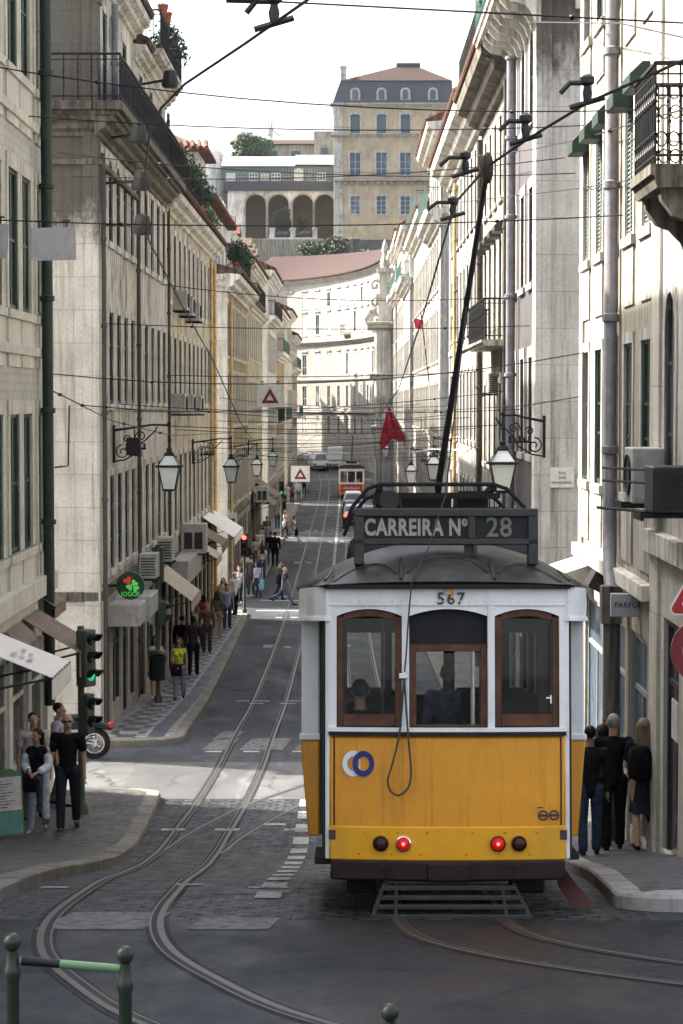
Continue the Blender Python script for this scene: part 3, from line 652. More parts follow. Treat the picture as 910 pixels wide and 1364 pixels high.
# ---------------------------------------------------------------- houses along the street
CORN = [(0, 0), (.10, .02), (.12, .14), (.30, .22), (.34, .36), (.52, .44), (.56, .62), (0, .66)]
def scale_prof(p, k, z): return [(w * k, z + v * k) for w, v in p]
def house(name, label, side, xf, y0, y1, top, floors, mat, ground=None, end_mat=None, pil=None, cornices=(), roof='roof', roof_h=2.0, depth=9.0, strings=(), base_mat='shopwall', gtop=4.6, pil_mat='stone', trim='trim', ridge_tiles=True, eave=.25, group=None, far=False):
    n = (1, 0, 0) if side < 0 else (-1, 0, 0)
    fr = Fr((xf, y0, 0), (0, 1, 0), n); W = y1 - y0
    rt = root(name, (xf, (y0 + y1) / 2, gz((y0 + y1) / 2)), label, 'building', group); L = rt.location
    zb = min(gz(y0), gz(y1)) - .4
    holes = []; wins = []
    for fl in floors:
        us = fl['us'] if 'us' in fl else [fl.get('m', fl['w'] * .5 + .35) + (W - 2 * fl.get('m', fl['w'] * .5 + .35)) * i / max(1, fl['n'] - 1) for i in range(fl['n'])]
        for i, u in enumerate(us):
            holes.append((u - fl['w'] / 2, u + fl['w'] / 2, fl['v'], fl['v'] + fl['h'])); wins.append((u, fl, i))
    gt = gtop if ground is not None else zb
    w_ = MB(); facade(w_, fr, 0, W, gt, top, holes)
    b = -depth
    if end_mat is None: w_.quad(fr.P(0, zb, 0), fr.P(0, zb, b), fr.P(0, top, b), fr.P(0, top, 0))
    w_.quad(fr.P(W, zb, 0), fr.P(W, zb, b), fr.P(W, top, b), fr.P(W, top, 0)); w_.quad(fr.P(0, zb, b), fr.P(W, zb, b), fr.P(W, top, b), fr.P(0, top, b)); w_.quad(fr.P(0, top, 0), fr.P(W, top, 0), fr.P(W, top, b), fr.P(0, top, b))
    mo('wall', w_.mesh('wall', 0, 0), mat, rt, world=True)
    if end_mat:
        e = MB(); e.quad(fr.P(0, zb, 0), fr.P(0, zb, b), fr.P(0, top, b), fr.P(0, top, 0)); mo('end_wall', e.mesh('end_wall', 0, 0), end_mat, rt, world=True)
    for u, fl, i in wins:
        st = dict(fl.get('st', {}))
        if 'alt' in fl and i in fl['alt']: st.update(fl['alt'][i])
        window(rt, fr, u, fl['v'], fl['w'], fl['h'], st, L)
    if ground is not None:
        g = MB(); gh = []
        for (a, bb, lo, hi, st) in ground:
            v0 = min(gz(y0 + a), gz(y0 + bb)) + .13 + lo if lo else zb
            gh.append((a, bb, max(v0, zb), min(hi, gtop - .25)))
        facade(g, fr, 0, W, zb, gtop - .002, gh, .12)
        mo('ground_floor', g.mesh('ground_floor', 0, 0), base_mat, rt, world=True)
        for (a, bb, lo, hi, st), q in zip(ground, gh):
            f = MB(); v0 = q[2]; v1 = q[3]; d0, d1 = -.10, -.05
            fr.box(f, a, a + .09, v0, v1, d0, d1); fr.box(f, bb - .09, bb, v0, v1, d0, d1); fr.box(f, a + .09, bb - .09, v1 - .1, v1, d0, d1); fr.box(f, a + .09, bb - .09, v1 - .85, v1 - .78, d0, d1 - .01)
            k = max(1, round((bb - a) / 1.1))
            for j in range(1, k): uu = a + (bb - a) * j / k; fr.box(f, uu - .03, uu + .03, v0, v1 - .85, d0, d1 - .012)
            fo = mo('shop_window', f.mesh('shop_window', 0, 0), st, rt, world=True)
            p_ = MB(); p_.quad(fr.P(a, v0, -.085), fr.P(bb, v0, -.085), fr.P(bb, v1, -.085), fr.P(a, v1, -.085)); mo('pane', p_.mesh('pane', 0, 0), 'pane_blue' if st == 'fr_grey' else 'shopglass', fo)
    if pil:
        for (u0, u1) in pil:
            p = MB(); fr.box(p, u0 if u0 > 0 else u0 - .084, u1, zb, top - .3, -.1, .05); fr.box(p, u0 - (.06 if u0 > 0 else .11), u1 + .06, top - .75, top - .6, -.1, .1)
            if u0 <= 0: fr.box(p, u0 - .083, u0 + .3, zb, top - .31, -.30, -.101)
            mo('pilaster', p.mesh('pilaster', .012, 0), pil_mat, rt, world=True)
    for (z, k, m) in cornices:
        c = MB(); fr.profile(c, scale_prof(CORN, k, z), -.5 * k, W + (.0))
        e2 = Fr(fr.P(0, 0, 0), -Vector(n), (0, -1, 0)); e2.profile(c, scale_prof(CORN, k, z), 0, 3.5)
        mo('cornice', c.mesh('cornice', 0, 30), m, rt, world=True)
    for (z, hh, pr, m) in strings:
        c = MB(); fr.box(c, -.02, W, z, z + hh, -.05, pr); e2 = Fr(fr.P(0, 0, 0), -Vector(n), (0, -1, 0)); e2.box(c, -.0, 3.5, z, z + hh, -.05, pr * .9)
        mo('string_course', c.mesh('string_course', .01, 0), m, rt, world=True)
    if roof:
        r = MB(); ez = top + .02 + (cornices[-1][1] * .66 if cornices and cornices[-1][0] >= top - 1.0 else 0) * 1.0
        ez = max([top] + [z + .66 * k for z, k, _ in cornices if z > top - 1]) + .01
        ov = max([eave] + [.56 * k + .05 for z, k, _ in cornices if z > top - 1])
        r.loft([[fr.P(u, ez, ov), fr.P(u, ez + .07, ov), fr.P(u, ez + roof_h, -depth * .42), fr.P(u, ez, b)] for u in (-.25, W + .02)])
        if ridge_tiles:                                        # rounded ends of the eaves tiles
            u = -.2; 
            while u < W:
                a_ = fr.P(u, ez + .075, ov + .03); d_ = fr.P(u, ez + .075 + (roof_h - .07) / (ov + depth * .42) * (ov + 1.2), -1.2 + 0.03)
                r.tube([a_, a_.lerp(d_, .5), d_], [.085, .085, .08], 5); u += .26 if not far else .5
        mo('roof', r.mesh('roof', 0, 40), roof, rt, world=True)
    return rt, fr

def add_balcony(rt, fr, u0, u1, z, pr, slab_mat='trim_dirty', rail_mat='iron', h=1.05, step=.14, corbels=0, screen=None, thick=.16, name='balcony', scroll=False, knob=True):
    s = MB(); fr.profile(s, [(-.05, z - thick), (pr - .08, z - thick), (pr - .04, z - thick * .5), (pr, z - thick * .45), (pr, z), (-.05, z)], u0, u1)
    so = mo(name, s.mesh(name, 0, 30), slab_mat, rt, world=True)
    for k in range(corbels):
        u = u0 + .25 + (u1 - u0 - .5) * k / max(1, corbels - 1); c = MB()
        pr_ = [(-.05, z - thick - .75), (.07, z - thick - .72), (.16, z - thick - .5), (.30, z - thick - .36), (pr * .62, z - thick - .3), (pr * .8, z - thick - .12), (pr * .82, z - thick), (-.05, z - thick)]
        fr.profile(c, pr_, u - .1, u + .1); mo('corbel', c.mesh('corbel', 0, 30), slab_mat, so)
    r = MB(); railing(r, [fr.P(u0 + .04, z, 0), fr.P(u0 + .04, z, pr - .06), fr.P(u1 - .04, z, pr - .06), fr.P(u1 - .04, z, 0)], h, step, knob=knob, scroll=scroll)
    mo('railing', r.mesh('railing', 0, 50), rail_mat, so)
    if screen:
        q = MB(); fr.box(q, u0 + .06, u1 - .06, z + .06, z + h - .05, pr - .10, pr - .075); mo('screen', q.mesh('screen', 0, 0), screen, so)
    return so
def drain(rt, fr, u, z0, z1, r, mat, w=.12):
    m = MB(); m.tube([fr.P(u, z0, w), fr.P(u, z1, w)], r, 8)
    z = z0 + 1.2
    while z < z1: m.lathe([(r * 1.0, z), (r * 1.35, z + .01), (r * 1.35, z + .09), (r, z + .1)], fr.P(u, 0, w), 8); z += 1.9
    return mo('drain_pipe', m.mesh('drain_pipe', 0, 50), mat, rt, world=True)
def dormer(rt, fr, u, z, w, h, d, mat, roof_mat, fr_mat='fr_white', back=2.6):
    m = MB(); facade(m, Fr(fr.P(u - w / 2, 0, -d), fr.u, fr.n), 0, w, z, z + h, [(w * .2, w * .8, z + h * .18, z + h * .85)], .12)
    m.quad(fr.P(u - w/2, z, -d), fr.P(u - w/2, z, -d - back), fr.P(u - w/2, z + h, -d - back), fr.P(u - w/2, z + h, -d)); m.quad(fr.P(u + w/2, z, -d), fr.P(u + w/2, z, -d - back), fr.P(u + w/2, z + h, -d - back), fr.P(u + w/2, z + h, -d))
    o = mo('dormer', m.mesh('dormer', 0, 0), mat, rt, world=True)
    r = MB(); r.loft([[fr.P(u - w/2 - .15, z + h, ww), fr.P(u, z + h + w * .33, ww), fr.P(u + w/2 + .15, z + h, ww), fr.P(u, z + h - .02, ww)] for ww in (-d + .18, -d - back)])
    mo('dormer_roof', r.mesh('dormer_roof', 0, 0), roof_mat, o)
    f = MB(); f2 = Fr(fr.P(u - w/2, 0, -d), fr.u, fr.n); f2.box(f, w * .2, w * .8, z + h * .18, z + h * .85, -.10, -.06); mo('dormer_window', f.mesh('dormer_window', 0, 0), 'pane', o)
def chimney(rt, fr, u, w, z0, z1, sz, mat, cap='roof'):
    m = MB(); fr.box(m, u - sz/2, u + sz/2, z0, z1, -w - sz/2, -w + sz/2); fr.box(m, u - sz/2 - .08, u + sz/2 + .08, z1, z1 + .12, -w - sz/2 - .08, -w + sz/2 + .08)
    for a in (-.25, .25): m.lathe([(.11, z1 + .12), (.09, z1 + .5), (.12, z1 + .55)], fr.P(u + a * sz, 0, -w), 8)
    mo('chimney', m.mesh('chimney', .01, 30), mat, rt, world=True)
def pots(rt, fr, us, z, w, rng, big, mat, label, group):
    for u in us:
        p = fr.P(u, z, w); m = MB(); m.lathe([(.10, 0), (.15, .24), (.17, .26)], p, 9)
        t = root('potted_plant', p, label, 'plant', group)
        mo('pot', m.mesh('pot', 0, 40), 'pot', t, world=True); q = MB(); leaves(q, p + Vector((0, 0, .5 * big)), (.34 * big, .34 * big, .36 * big), int(170 * big), .075, rng); mo('foliage', q.mesh('foliage', 0, 0), mat, t, world=True)

SASH = dict(frame='fr_green', trans=(.5,), mull=2, sur=.17)
CAS = dict(frame='fr_dark', trans=(.3, .65), mull=2, sur=.15, mat='trim')
def even(u0, step, n): return [u0 + step * i for i in range(n)]

def left_houses():
    rng = random.Random(11)
    # L1 ---------------------------------------------------- nearest, tiled, green windows
    us = [2.1, 4.0, 5.9, 7.8, 9.7, 11.4, 13.3, 15.0, 16.4, 18.1]; us = [.9, 2.8, 4.7, 6.6] + [u + 7.65 for u in us]
    st = dict(SASH, mat='l1_stone', sur=.2, pane='pane', panel=.9)
    fl = [dict(v=v, h=2.2, w=.95, us=us, st=st) for v in (6.4, 10.25, 14.05)]
    gr = [(19.3, 22.0, .35, 4.85, 'trim'), (22.35, 24.0, .35, 4.85, 'trim'), (24.4, 26.0, .3, 4.85, 'trim')]
    rt, fr = house('tiled_house', 'pale tiled house with dark green sash windows nearest on the left', -1, -5.3, 12, 38.7, 18.6, fl, 'l1_tile', gr, pil=[(25.95, 26.7)], cornices=[(18.4, 1.1, 'trim')], gtop=5.5, base_mat='l1_stone', pil_mat='l1_stone', strings=[(5.5, .34, .14, 'l1_stone'), (9.55, .16, .07, 'l1_stone'), (13.3, .16, .07, 'l1_stone')], roof='roof_old')
    drain(rt, fr, 25.35, 3.6, 18.4, .095, 'pipe_green', .17)

    # L2 ---------------------------------------------------- corner block in three houses
    A = dict(CAS, mat='trim', sur=.13, pane='pane')
    fa = [dict(v=4.95, h=2.15, w=.92, us=even(.95, 1.68, 5), st=A), dict(v=8.75, h=2.1, w=.92, us=even(.95, 1.68, 5), st=A),
          dict(v=12.45, h=1.9, w=.92, us=even(.95, 1.68, 5), st=dict(A, arch='round')), dict(v=15.35, h=2.15, w=.95, us=[1.6, 3.6, 5.9], st=dict(A, trans=(.5,), sur=.16))]
    gr = [(.9, 2.4, .0, 3.9, 'fr_dark'), (2.75, 4.6, .45, 3.9, 'fr_dark'), (5.0, 6.3, .0, 3.9, 'fr_dark'), (6.7, 8.2, .3, 3.9, 'fr_dark')]
    rt, fr = house('corner_house', 'cream corner house with bare limestone end wall and wrap around top balcony', -1, -5.5, 48, 56.5, 18.2, fa, 'pl_cream', gr, end_mat='stone_soot', pil_mat='stone_soot', pil=[(-.0, .42)], cornices=[(14.55, .75, 'trim_dirty'), (18.0, .8, 'trim')], gtop=4.5, strings=[(4.42, .2, .1, 'trim_dirty'), (13.95, .12, .12, 'trim_dirty')], roof='roof_old', roof_h=1.6)
    e2 = Fr(fr.P(0, 0, 0), (-1, 0, 0), (0, -1, 0))
    # wrap-around balcony: slab and railing on the end wall, screened run along the street
    sl = MB(); fr.box(sl, -.55, 18.0, 15.08, 15.27, -.05, .62); e2.box(sl, 0, 8.8, 15.08, 15.27, .002, .55)
    fr.box(sl, -.45, 18.0, 14.98, 15.08, -.05, .5); e2.box(sl, 0, 8.8, 14.98, 15.08, .002, .44)
    so = mo('balcony', sl.mesh('balcony', .01, 0), 'trim_dirty', rt, world=True)
    r = MB(); railing(r, [Vector((-14, 47.5, 15.27)), Vector((-4.93, 47.5, 15.27)), Vector((-4.93, 66, 15.27))], 1.0, .3, .014)
    mo('railing', r.mesh('railing', 0, 50), 'iron', so)
    q = MB(); q.box(-4.955, -4.935, 47.7, 60.5, 15.32, 16.2); mo('screen', q.mesh('screen', 0, 0), 'mesh_net', so)
    drain(rt, fr, 8.42, 1.4, 14.5, .05, 'pipe_rust', .1); drain(rt, fr, -.0 + .05, 1.6, 14.2, .05, 'pipe_rust', .14); drain(rt, fr, 2.75, 15.3, 17.9, .075, 'pipe_grey')
    chimney(rt, fr, 5.5, 3.5, 18.5, 20.6, .7, 'pl_grey')

    B = dict(CAS, mat='trim', sur=.14, pane='pane_curtain', frame='fr_dark')
    ub = even(1.0, 1.9, 5)
    fb = [dict(v=4.9, h=2.2, w=.95, us=ub, st=B), dict(v=8.75, h=2.1, w=.95, us=ub, st=B), dict(v=12.4, h=2.0, w=.95, us=ub, st=B), dict(v=15.35, h=2.0, w=.9, us=[1.6, 4.6, 7.8], st=B)]
    gr = [(.5, 2.4, .0, 3.7, 'fr_dark'), (2.9, 5.2, .4, 3.7, 'fr_dark'), (5.6, 7.0, .0, 3.7, 'fr_dark'), (7.4, 9.2, .3, 3.7, 'fr_dark')]
    rt, fr = house('grey_house', 'grey plaster house with flower balcony, next after the limestone corner', -1, -5.5, 56.5, 66, 17.7, fb, 'pl_grey', gr, cornices=[(14.55, .75, 'trim_dirty'), (17.5, .6, 'trim')], gtop=4.3, strings=[(4.25, .18, .1, 'trim_dirty')], roof='roof_old', roof_h=1.8)
    drain(rt, fr, 9.42, .7, 17.4, .045, 'pipe_rust', .1)
    dormer(rt, fr, 3.2, 18.0, 1.7, 1.9, .9, 'pl_white', 'roof'); dormer(rt, fr, 7.0, 18.0, 1.7, 1.9, .9, 'pl_white', 'roof')
    add_balcony(rt, fr, 1.4, 8.6, 18.05, .62, 'trim', 'iron', 1.0, .16)
    gn = MB(); fr.box(gn, 1.6, 3.4, 18.1, 19.05, .53, .55); mo('green_cloth', gn.mesh('green_cloth', 0, 0), 'net_green', rt, world=True)
    pots(rt, fr, [2.2, 3.4], 19.05, .56, rng, .35, 'leaf', 'small red clay pot on the railing of the high flower balcony', 'clay pots on the high balcony railing'); pots(rt, fr, [4.6, 5.6, 6.6, 7.6], 18.06, .4, rng, 1.5, 'leaf_dk', 'dark leafy plant on the high flower balcony of the grey house', 'plants on the high flower balcony')

    Cc = dict(CAS, mat='trim', sur=.15, pane='pane', frame='fr_dark')
    uc = even(1.2, 2.06, 11)
    fc = [dict(v=4.7, h=2.4, w=.95, us=uc, st=Cc), dict(v=8.7, h=2.1, w=.95, us=uc, st=Cc), dict(v=11.9, h=2.1, w=.9, us=uc, st=Cc)]
    gr = [(.5 + 2.25 * k, 2.3 + 2.25 * k, (.0 if k % 2 else .4), 3.3, 'fr_dark') for k in range(10)]
    rt, fr = house('ochre_house', 'long ochre plaster house with roof terrace plants and ochre drain pipes', -1, -5.5, 66, 89, 14.6, fc, 'pl_yellow', gr, cornices=[(14.45, .9, 'trim')], gtop=3.9, strings=[(3.85, .16, .1, 'trim_dirty')], pil=[(22.3, 23.0)], roof='roof', roof_h=.9, depth=9)
    drain(rt, fr, 19.6, .4, 14.3, .07, 'pipe_ochre', .14); drain(rt, fr, 21.7, .4, 14.3, .07, 'pipe_ochre', .14)
    add_balcony(rt, fr, .4, 8.5, 15.27, .55, 'trim_dirty', 'iron', 1.0, .2)
    # set-back attic storey
    f2 = Fr(fr.P(0, 0, -1.6), fr.u, fr.n); m = MB(); hs = [(u - .4, u + .4, 15.6, 17.2) for u in even(1.5, 2.4, 8)]
    facade(m, f2, 0, 20.5, 15.0, 17.9, hs, .15)
    for uu in (0, 20.5): m.quad(f2.P(uu, 15, 0), f2.P(uu, 15, -5), f2.P(uu, 17.9, -5), f2.P(uu, 17.9, 0))
    m.quad(f2.P(0, 17.9, 0), f2.P(20.5, 17.9, 0), f2.P(20.5, 17.9, -5), f2.P(0, 17.9, -5)); mo('attic', m.mesh('attic', 0, 0), 'pl_white', rt, world=True)
    for a, b_, c, d in hs: window(rt, f2, (a + b_) / 2, c, .8, 1.6, dict(CAS, sur=.1, dep=.14), rt.location)
    rm = MB(); rm.loft([[f2.P(u, 17.92, .35), f2.P(u, 18.0, .35), f2.P(u, 18.9, -2.5), f2.P(u, 17.9, -5)] for u in (-.2, 20.7)]); mo('attic_roof', rm.mesh('attic_roof', 0, 0), 'roof', rt, world=True)
    pots(rt, fr, [2.0, 3.2, 4.4, 5.6, 6.8, 9.8, 11], 15.28, .35, rng, 1.55, 'leaf_dk', 'dark bushy plant on the roof terrace of the ochre house', 'plants on the ochre roof terrace')

    pots(rt, fr, [12.5, 14, 15.2, 17, 18.4], 15.0, .2, rng, 1.2, 'leaf', 'smaller green plant on the far end of the ochre house eaves', 'plants on the far ochre eaves')
    # L3 ----------------------------------------------------
    D = dict(CAS, mat='trim', sur=.16, pane='pane', frame='fr_dark')
    ud = even(1.6, 2.4, 8)
    fd = [dict(v=3.9, h=2.5, w=1.0, us=ud, st=D), dict(v=7.7, h=2.4, w=1.0, us=ud, st=D), dict(v=10.9, h=2.3, w=1.0, us=ud, st=D)]
    gr = [(.8 + 2.4 * k, 2.6 + 2.4 * k, .2, 2.9, 'fr_dark') for k in range(8)]
    rt, fr = house('brown_house', 'brown plaster house with grey stone corner behind the second side street', -1, -5.5, 98, 118.5, 14.0, fd, 'pl_brown', gr, end_mat='stone', pil=[(0, .7)], cornices=[(13.7, 1.2, 'trim')], gtop=3.4, strings=[(3.3, .2, .12, 'trim_dirty')], roof='roof_old', roof_h=1.2)
    drain(rt, fr, 1.9, .2, 13.5, .08, 'pipe_ochre', .14)
    f2 = Fr(fr.P(0, 0, -.9), fr.u, fr.n); m = MB(); hs = [(u - .45, u + .45, 15.4, 17.1) for u in even(1.6, 2.9, 6)]
    facade(m, f2, 0, 18, 14.8, 17.8, hs, .15); m.quad(f2.P(0, 14.8, 0), f2.P(0, 14.8, -6), f2.P(0, 17.8, -6), f2.P(0, 17.8, 0)); m.quad(f2.P(18, 14.8, 0), f2.P(18, 14.8, -6), f2.P(18, 17.8, -6), f2.P(18, 17.8, 0)); m.quad(f2.P(0, 17.8, 0), f2.P(18, 17.8, 0), f2.P(18, 17.8, -6), f2.P(0, 17.8, -6))
    mo('attic', m.mesh('attic', 0, 0), 'pl_white', rt, world=True)
    for a, b_, c, d in hs: window(rt, f2, (a + b_) / 2, c, .9, 1.7, dict(CAS, sur=.1, dep=.14), rt.location)
    rm = MB(); rm.loft([[f2.P(u, 17.82, .45), f2.P(u, 17.92, .45), f2.P(u, 19.2, -3), f2.P(u, 17.8, -6)] for u in (-.4, 18.3)])
    u = -.3
    while u < 18: rm.tube([f2.P(u, 17.93, .5), f2.P(u, 18.6, -1.4)], .1, 5); u += .3
    mo('attic_roof', rm.mesh('attic_roof', 0, 0), 'roof', rt, world=True)
    add_balcony(rt, fr, 1.0, 12.5, 14.85, .6, 'trim_dirty', 'iron', 1.0, .25)
    pots(rt, fr, [2.0, 3.5, 5.2, 6.6, 8.5, 10.5], 14.87, .35, rng, 1.6, 'leaf_dk', 'plant on the long balcony of the brown house', 'plants on the brown house balcony')
    # tower-like attic room with a tiled hip roof at the near end
    tw = MB(); fr.box(tw, .1, 4.6, 17.5, 19.9, -6.2, -1.2); to = mo('roof_room', tw.mesh('roof_room', 0, 0), 'pl_grey', rt, world=True)
    rm = MB(); rm.loft([[fr.P(-.4, 19.9, -.7), fr.P(5.1, 19.9, -.7), fr.P(5.1, 19.9, -6.7), fr.P(-.4, 19.9, -6.7)], [fr.P(-.4, 20.0, -.7), fr.P(5.1, 20.0, -.7), fr.P(5.1, 20.0, -6.7), fr.P(-.4, 20.0, -6.7)], [fr.P(2.2, 21.2, -3.2), fr.P(2.5, 21.2, -3.2), fr.P(2.5, 21.2, -4), fr.P(2.2, 21.2, -4)]])
    for k in range(20): rm.tube([fr.P(-.45, 20.03, -.8 - .3 * k), fr.P(.4, 20.4, -.9 - .3 * k)], .1, 5)
    mo('room_roof', rm.mesh('room_roof', 0, 0), 'roof', to)

    E = dict(CAS, mat='trim', sur=.16, pane='pane_curtain', frame='fr_dark', shutter=None)
    fe = [dict(v=3.8, h=2.5, w=1.0, us=even(1.4, 2.5, 8), st=E), dict(v=7.5, h=2.4, w=1.0, us=even(1.4, 2.5, 8), st=E), dict(v=11.2, h=2.3, w=1.0, us=even(1.4, 2.5, 8), st=E), dict(v=14.5, h=2.0, w=1.0, us=even(1.4, 2.5, 8), st=E)]
    gr = [(.8 + 2.5 * k, 2.7 + 2.5 * k, .2, 2.8, 'fr_dark') for k in range(7)]
    rt, fr = house('sunlit_cream_house', 'warm cream house with dark shutters ending before the third side street', -1, -5.5, 118.5, 139, 16.0, fe, 'pl_yellow', gr, cornices=[(13.6, .8, 'trim'), (16.6 - .6, .7, 'trim')], gtop=3.3, roof='roof', roof_h=1.6, far=True)
    add_balcony(rt, fr, .5, 12, 14.2, .6, 'trim_dirty', 'iron', 1.0, .25); dormer(rt, fr, 4, 16.6, 2, 1.9, 1.0, 'pl_white', 'roof')
    dormer(rt, fr, 10, 16.6, 2, 1.9, 1.0, 'pl_white', 'roof')

    # L4, L5 ------------------------------------------------
    G = dict(CAS, mat='trim_white', sur=.16, pane='pane', frame='fr_white')
    defs = [('white_house', 'white plaster house with grey upper railing behind the upper red triangle sign', 147, 166, 17.0, 'pl_white', 'stone', (13.9, 17.0), 'roof_old'),
            ('olive_house', 'dull cream house with green balconies, third block on the left', 166, 186.5, 15.2, 'pl_brown', None, (11.9, 15.2), 'roof'),
            ('pale_far_house', 'pale house with plain cornice at the far left of the street', 193, 211, 16.4, 'pl_grey', 'pl_white', (12.6, 16.2), 'roof_old'),
            ('last_left_house', 'last brownish house on the left before the white curved building', 211, 231.5, 14.8, 'pl_brown', None, (11.4, 14.6), 'roof')]
    for i, (nm, lb, a, b_, top, mt, em, cs, rf) in enumerate(defs):
        us = even(1.5, 2.6, int((b_ - a - 1.6) // 2.6) + 1)
        fl = [dict(v=v, h=2.3, w=1.05, us=us, st=G if i % 2 == 0 else dict(G, frame='fr_dark', mat='trim')) for v in (3.7, 7.4, 11.0 if cs[0] > 13.5 else 8.6 + 4) if v + 2.3 < top - .3]
        fl = [f for f in fl if not (cs[0] - .1 < f['v'] + 2.3 < cs[0] + .9 or f['v'] < cs[0] < f['v'] + 2.3)]
        if top - cs[0] > 2.6: fl.append(dict(v=cs[0] + .85, h=1.9, w=1.0, us=us, st=G))
        gr = [(us[k] - .85, us[k] + .85, .2, 2.8, 'fr_dark') for k in range(len(us))]
        rt, fr = house(nm, lb, -1, -5.5, a, b_, top, fl, mt, gr, end_mat=em, pil=[(0, .6)] if em else None, cornices=[(cs[0], 1.0, 'trim'), (cs[1], .9, 'trim')], gtop=3.3, roof=rf, roof_h=2.0, far=True)
        if i in (0, 1, 3): add_balcony(rt, fr, 2, b_ - a - 2, 7.35, .75, 'trim', 'iron_green' if i != 0 else 'iron', 1.0, .3, knob=False); add_balcony(rt, fr, 1.2, b_ - a - 1, cs[0] + .72, .55, 'trim', 'iron_green' if i else 'iron', 1.0, .3, knob=False)
        for u in (3, 8, 13): dormer(rt, fr, u, top + .55, 1.8, 1.8, 1.3, 'pl_white', rf); 
        chimney(rt, fr, 6, 3.0, top + 1, top + 3.6, .9, 'pl_white'); chimney(rt, fr, 14.5, 3.4, top + 1, top + 3.3, .8, 'pl_grey')
left_houses()
# ---------------------------------------------------------------- right-hand houses
def hood(rt, fr, u, v, w, mat, pr=.55, hh=.5, parent=None):
    m = MB(); L = [(0, v), (pr, v), (pr, v + hh * .55), (pr * .45, v + hh), (0, v + hh)]
    m.loft([[fr.P(u - w/2, z, q) for q, z in L], [fr.P(u + w/2, z, q) for q, z in L]]); mo('window_hood', m.mesh('window_hood', .01, 0), mat, rt, world=True)
def right_houses():
    rng = random.Random(5)
    # R0: nearest, limestone with carved doorway and the black balcony
    st = dict(CAS, mat='trim_white', sur=.22, arch='round', frame='fr_dark', sill=False)
    fl = [dict(v=11.55, h=3.0, w=1.1, us=[1.2, 3.4], st=dict(CAS, mat='trim_white', sur=.2, frame='fr_grey', pane='pane_blue', sill=False)), dict(v=7.6, h=2.6, w=.8, us=[2.2, 6.0], st=st), dict(v=15.6, h=2.4, w=1.1, us=[1.2, 3.4, 6.0], st=CAS)]
    gr = [(.6, 2.4, 0, 6.0, 'fr_dark'), (3.0, 4.6, 0, 6.0, 'fr_dark'), (5.1, 6.4, .1, 6.0, 'fr_dark')]
    rt, fr = house('limestone_mansion', 'limestone house with black scrolled iron balcony at the right edge', 1, 4.1, 22, 29.5, 19.5, fl, 'trim_white', gr, pil=[(6.75, 7.5)], cornices=[(19.2, 1, 'trim')], gtop=6.9, base_mat='l1_stone', pil_mat='l1_stone', strings=[(6.8, .3, .15, 'trim')], roof='roof_old')
    add_balcony(rt, fr, 2.6, 4.4, 11.45, .74, 'trim_dirty', 'iron', 1.12, .15, corbels=2, thick=.26, scroll=True)
    # R1: warm cream, green hoods, shutters
    us = even(.75, 1.92, 5)
    sh = dict(CAS, mat='trim_white', sur=.15, shutter='shutter', panel=0, sill=True)
    op = dict(CAS, mat='trim_white', sur=.15, frame='fr_green', trans=(.38, .6), mull=2, panel=.0, head=.0)
    fl = [dict(v=7.45, h=2.2, w=.92, us=us, st=dict(op, panel=1.0)), dict(v=11.2, h=2.1, w=.92, us=us, st=dict(sh, panel=1.0)), dict(v=14.95, h=2.1, w=.92, us=us, st=dict(op, panel=.9))]
    gr = [(.5, 2.3, .3, 5.5, 'fr_grey'), (2.9, 5.4, .3, 5.5, 'fr_grey'), (5.8, 8.4, .3, 5.5, 'fr_grey')]
    rt, fr = house('green_hood_house', 'warm cream house with green window hoods beside the black balcony', 1, 4.1, 29.5, 38.7, 18.0, fl, 'pl_warm', gr, pil=[(8.75, 9.2)], cornices=[(17.8, 1, 'trim_white')], gtop=6.25, base_mat='pl_warm', pil_mat='trim_white', strings=[(6.1, .22, .16, 'trim')], roof='roof_old')
    for u in us: hood(rt, fr, u, 13.04, .78, 'hood', .31, .36)
    d = MB(); d.tube([fr.P(3.8, 18, .14), fr.P(3.8, 6.9, .14), fr.P(3.2, 6.25, .2), fr.P(2.6, 5.95, .24)], .1, 8)
    for z in (16, 14, 12, 10, 8): d.lathe([(.1, z), (.13, z + .02), (.13, z + .12), (.1, z + .14)], fr.P(3.8, 0, .14), 8)
    mo('drain_pipe', d.mesh('drain_pipe', 0, 50), 'pipe_grey', rt, world=True)
    d = MB(); d.tube([fr.P(2.6, 6.0, .24), fr.P(2.6, 2.2, .24)], .13, 8); d.box(*[c for p in zip(fr.P(2.45, 0, .1), fr.P(2.75, 0, .4)) for c in sorted(p)][:4], 5.55, 6.1); mo('downpipe', d.mesh('downpipe', 0, 50), 'trim_dirty', rt, world=True)
    cn = MB(); fr.profile(cn, [(0, 5.55), (.75, 5.75), (.78, 5.83), (0, 6.08)], 7.2, 9.4); mo('canopy', cn.mesh('canopy', 0, 0), 'box_grey', rt, world=True)
    # R2a: limestone end wall, violet tiles, corbelled balcony
    V = dict(CAS, mat='trim_white', sur=.22, frame='fr_dark', trans=(.5,))
    us = [1.5, 3.9, 6.4]
    fl = [dict(v=3.8, h=2.2, w=1.0, us=us, st=V), dict(v=7.6, h=2.2, w=1.0, us=us, st=V), dict(v=11.45, h=2.15, w=1.0, us=us, st=V), dict(v=15.1, h=2.0, w=1.0, us=us, st=dict(V, arch='round')), dict(v=18.1, h=2.2, w=1.1, us=us, st=V)]
    gr = [(.9, 2.6, .0, 3.2, 'fr_dark'), (3.1, 5.0, 0, 3.2, 'fr_dark'), (5.6, 7.4, 0, 3.2, 'fr_dark')]
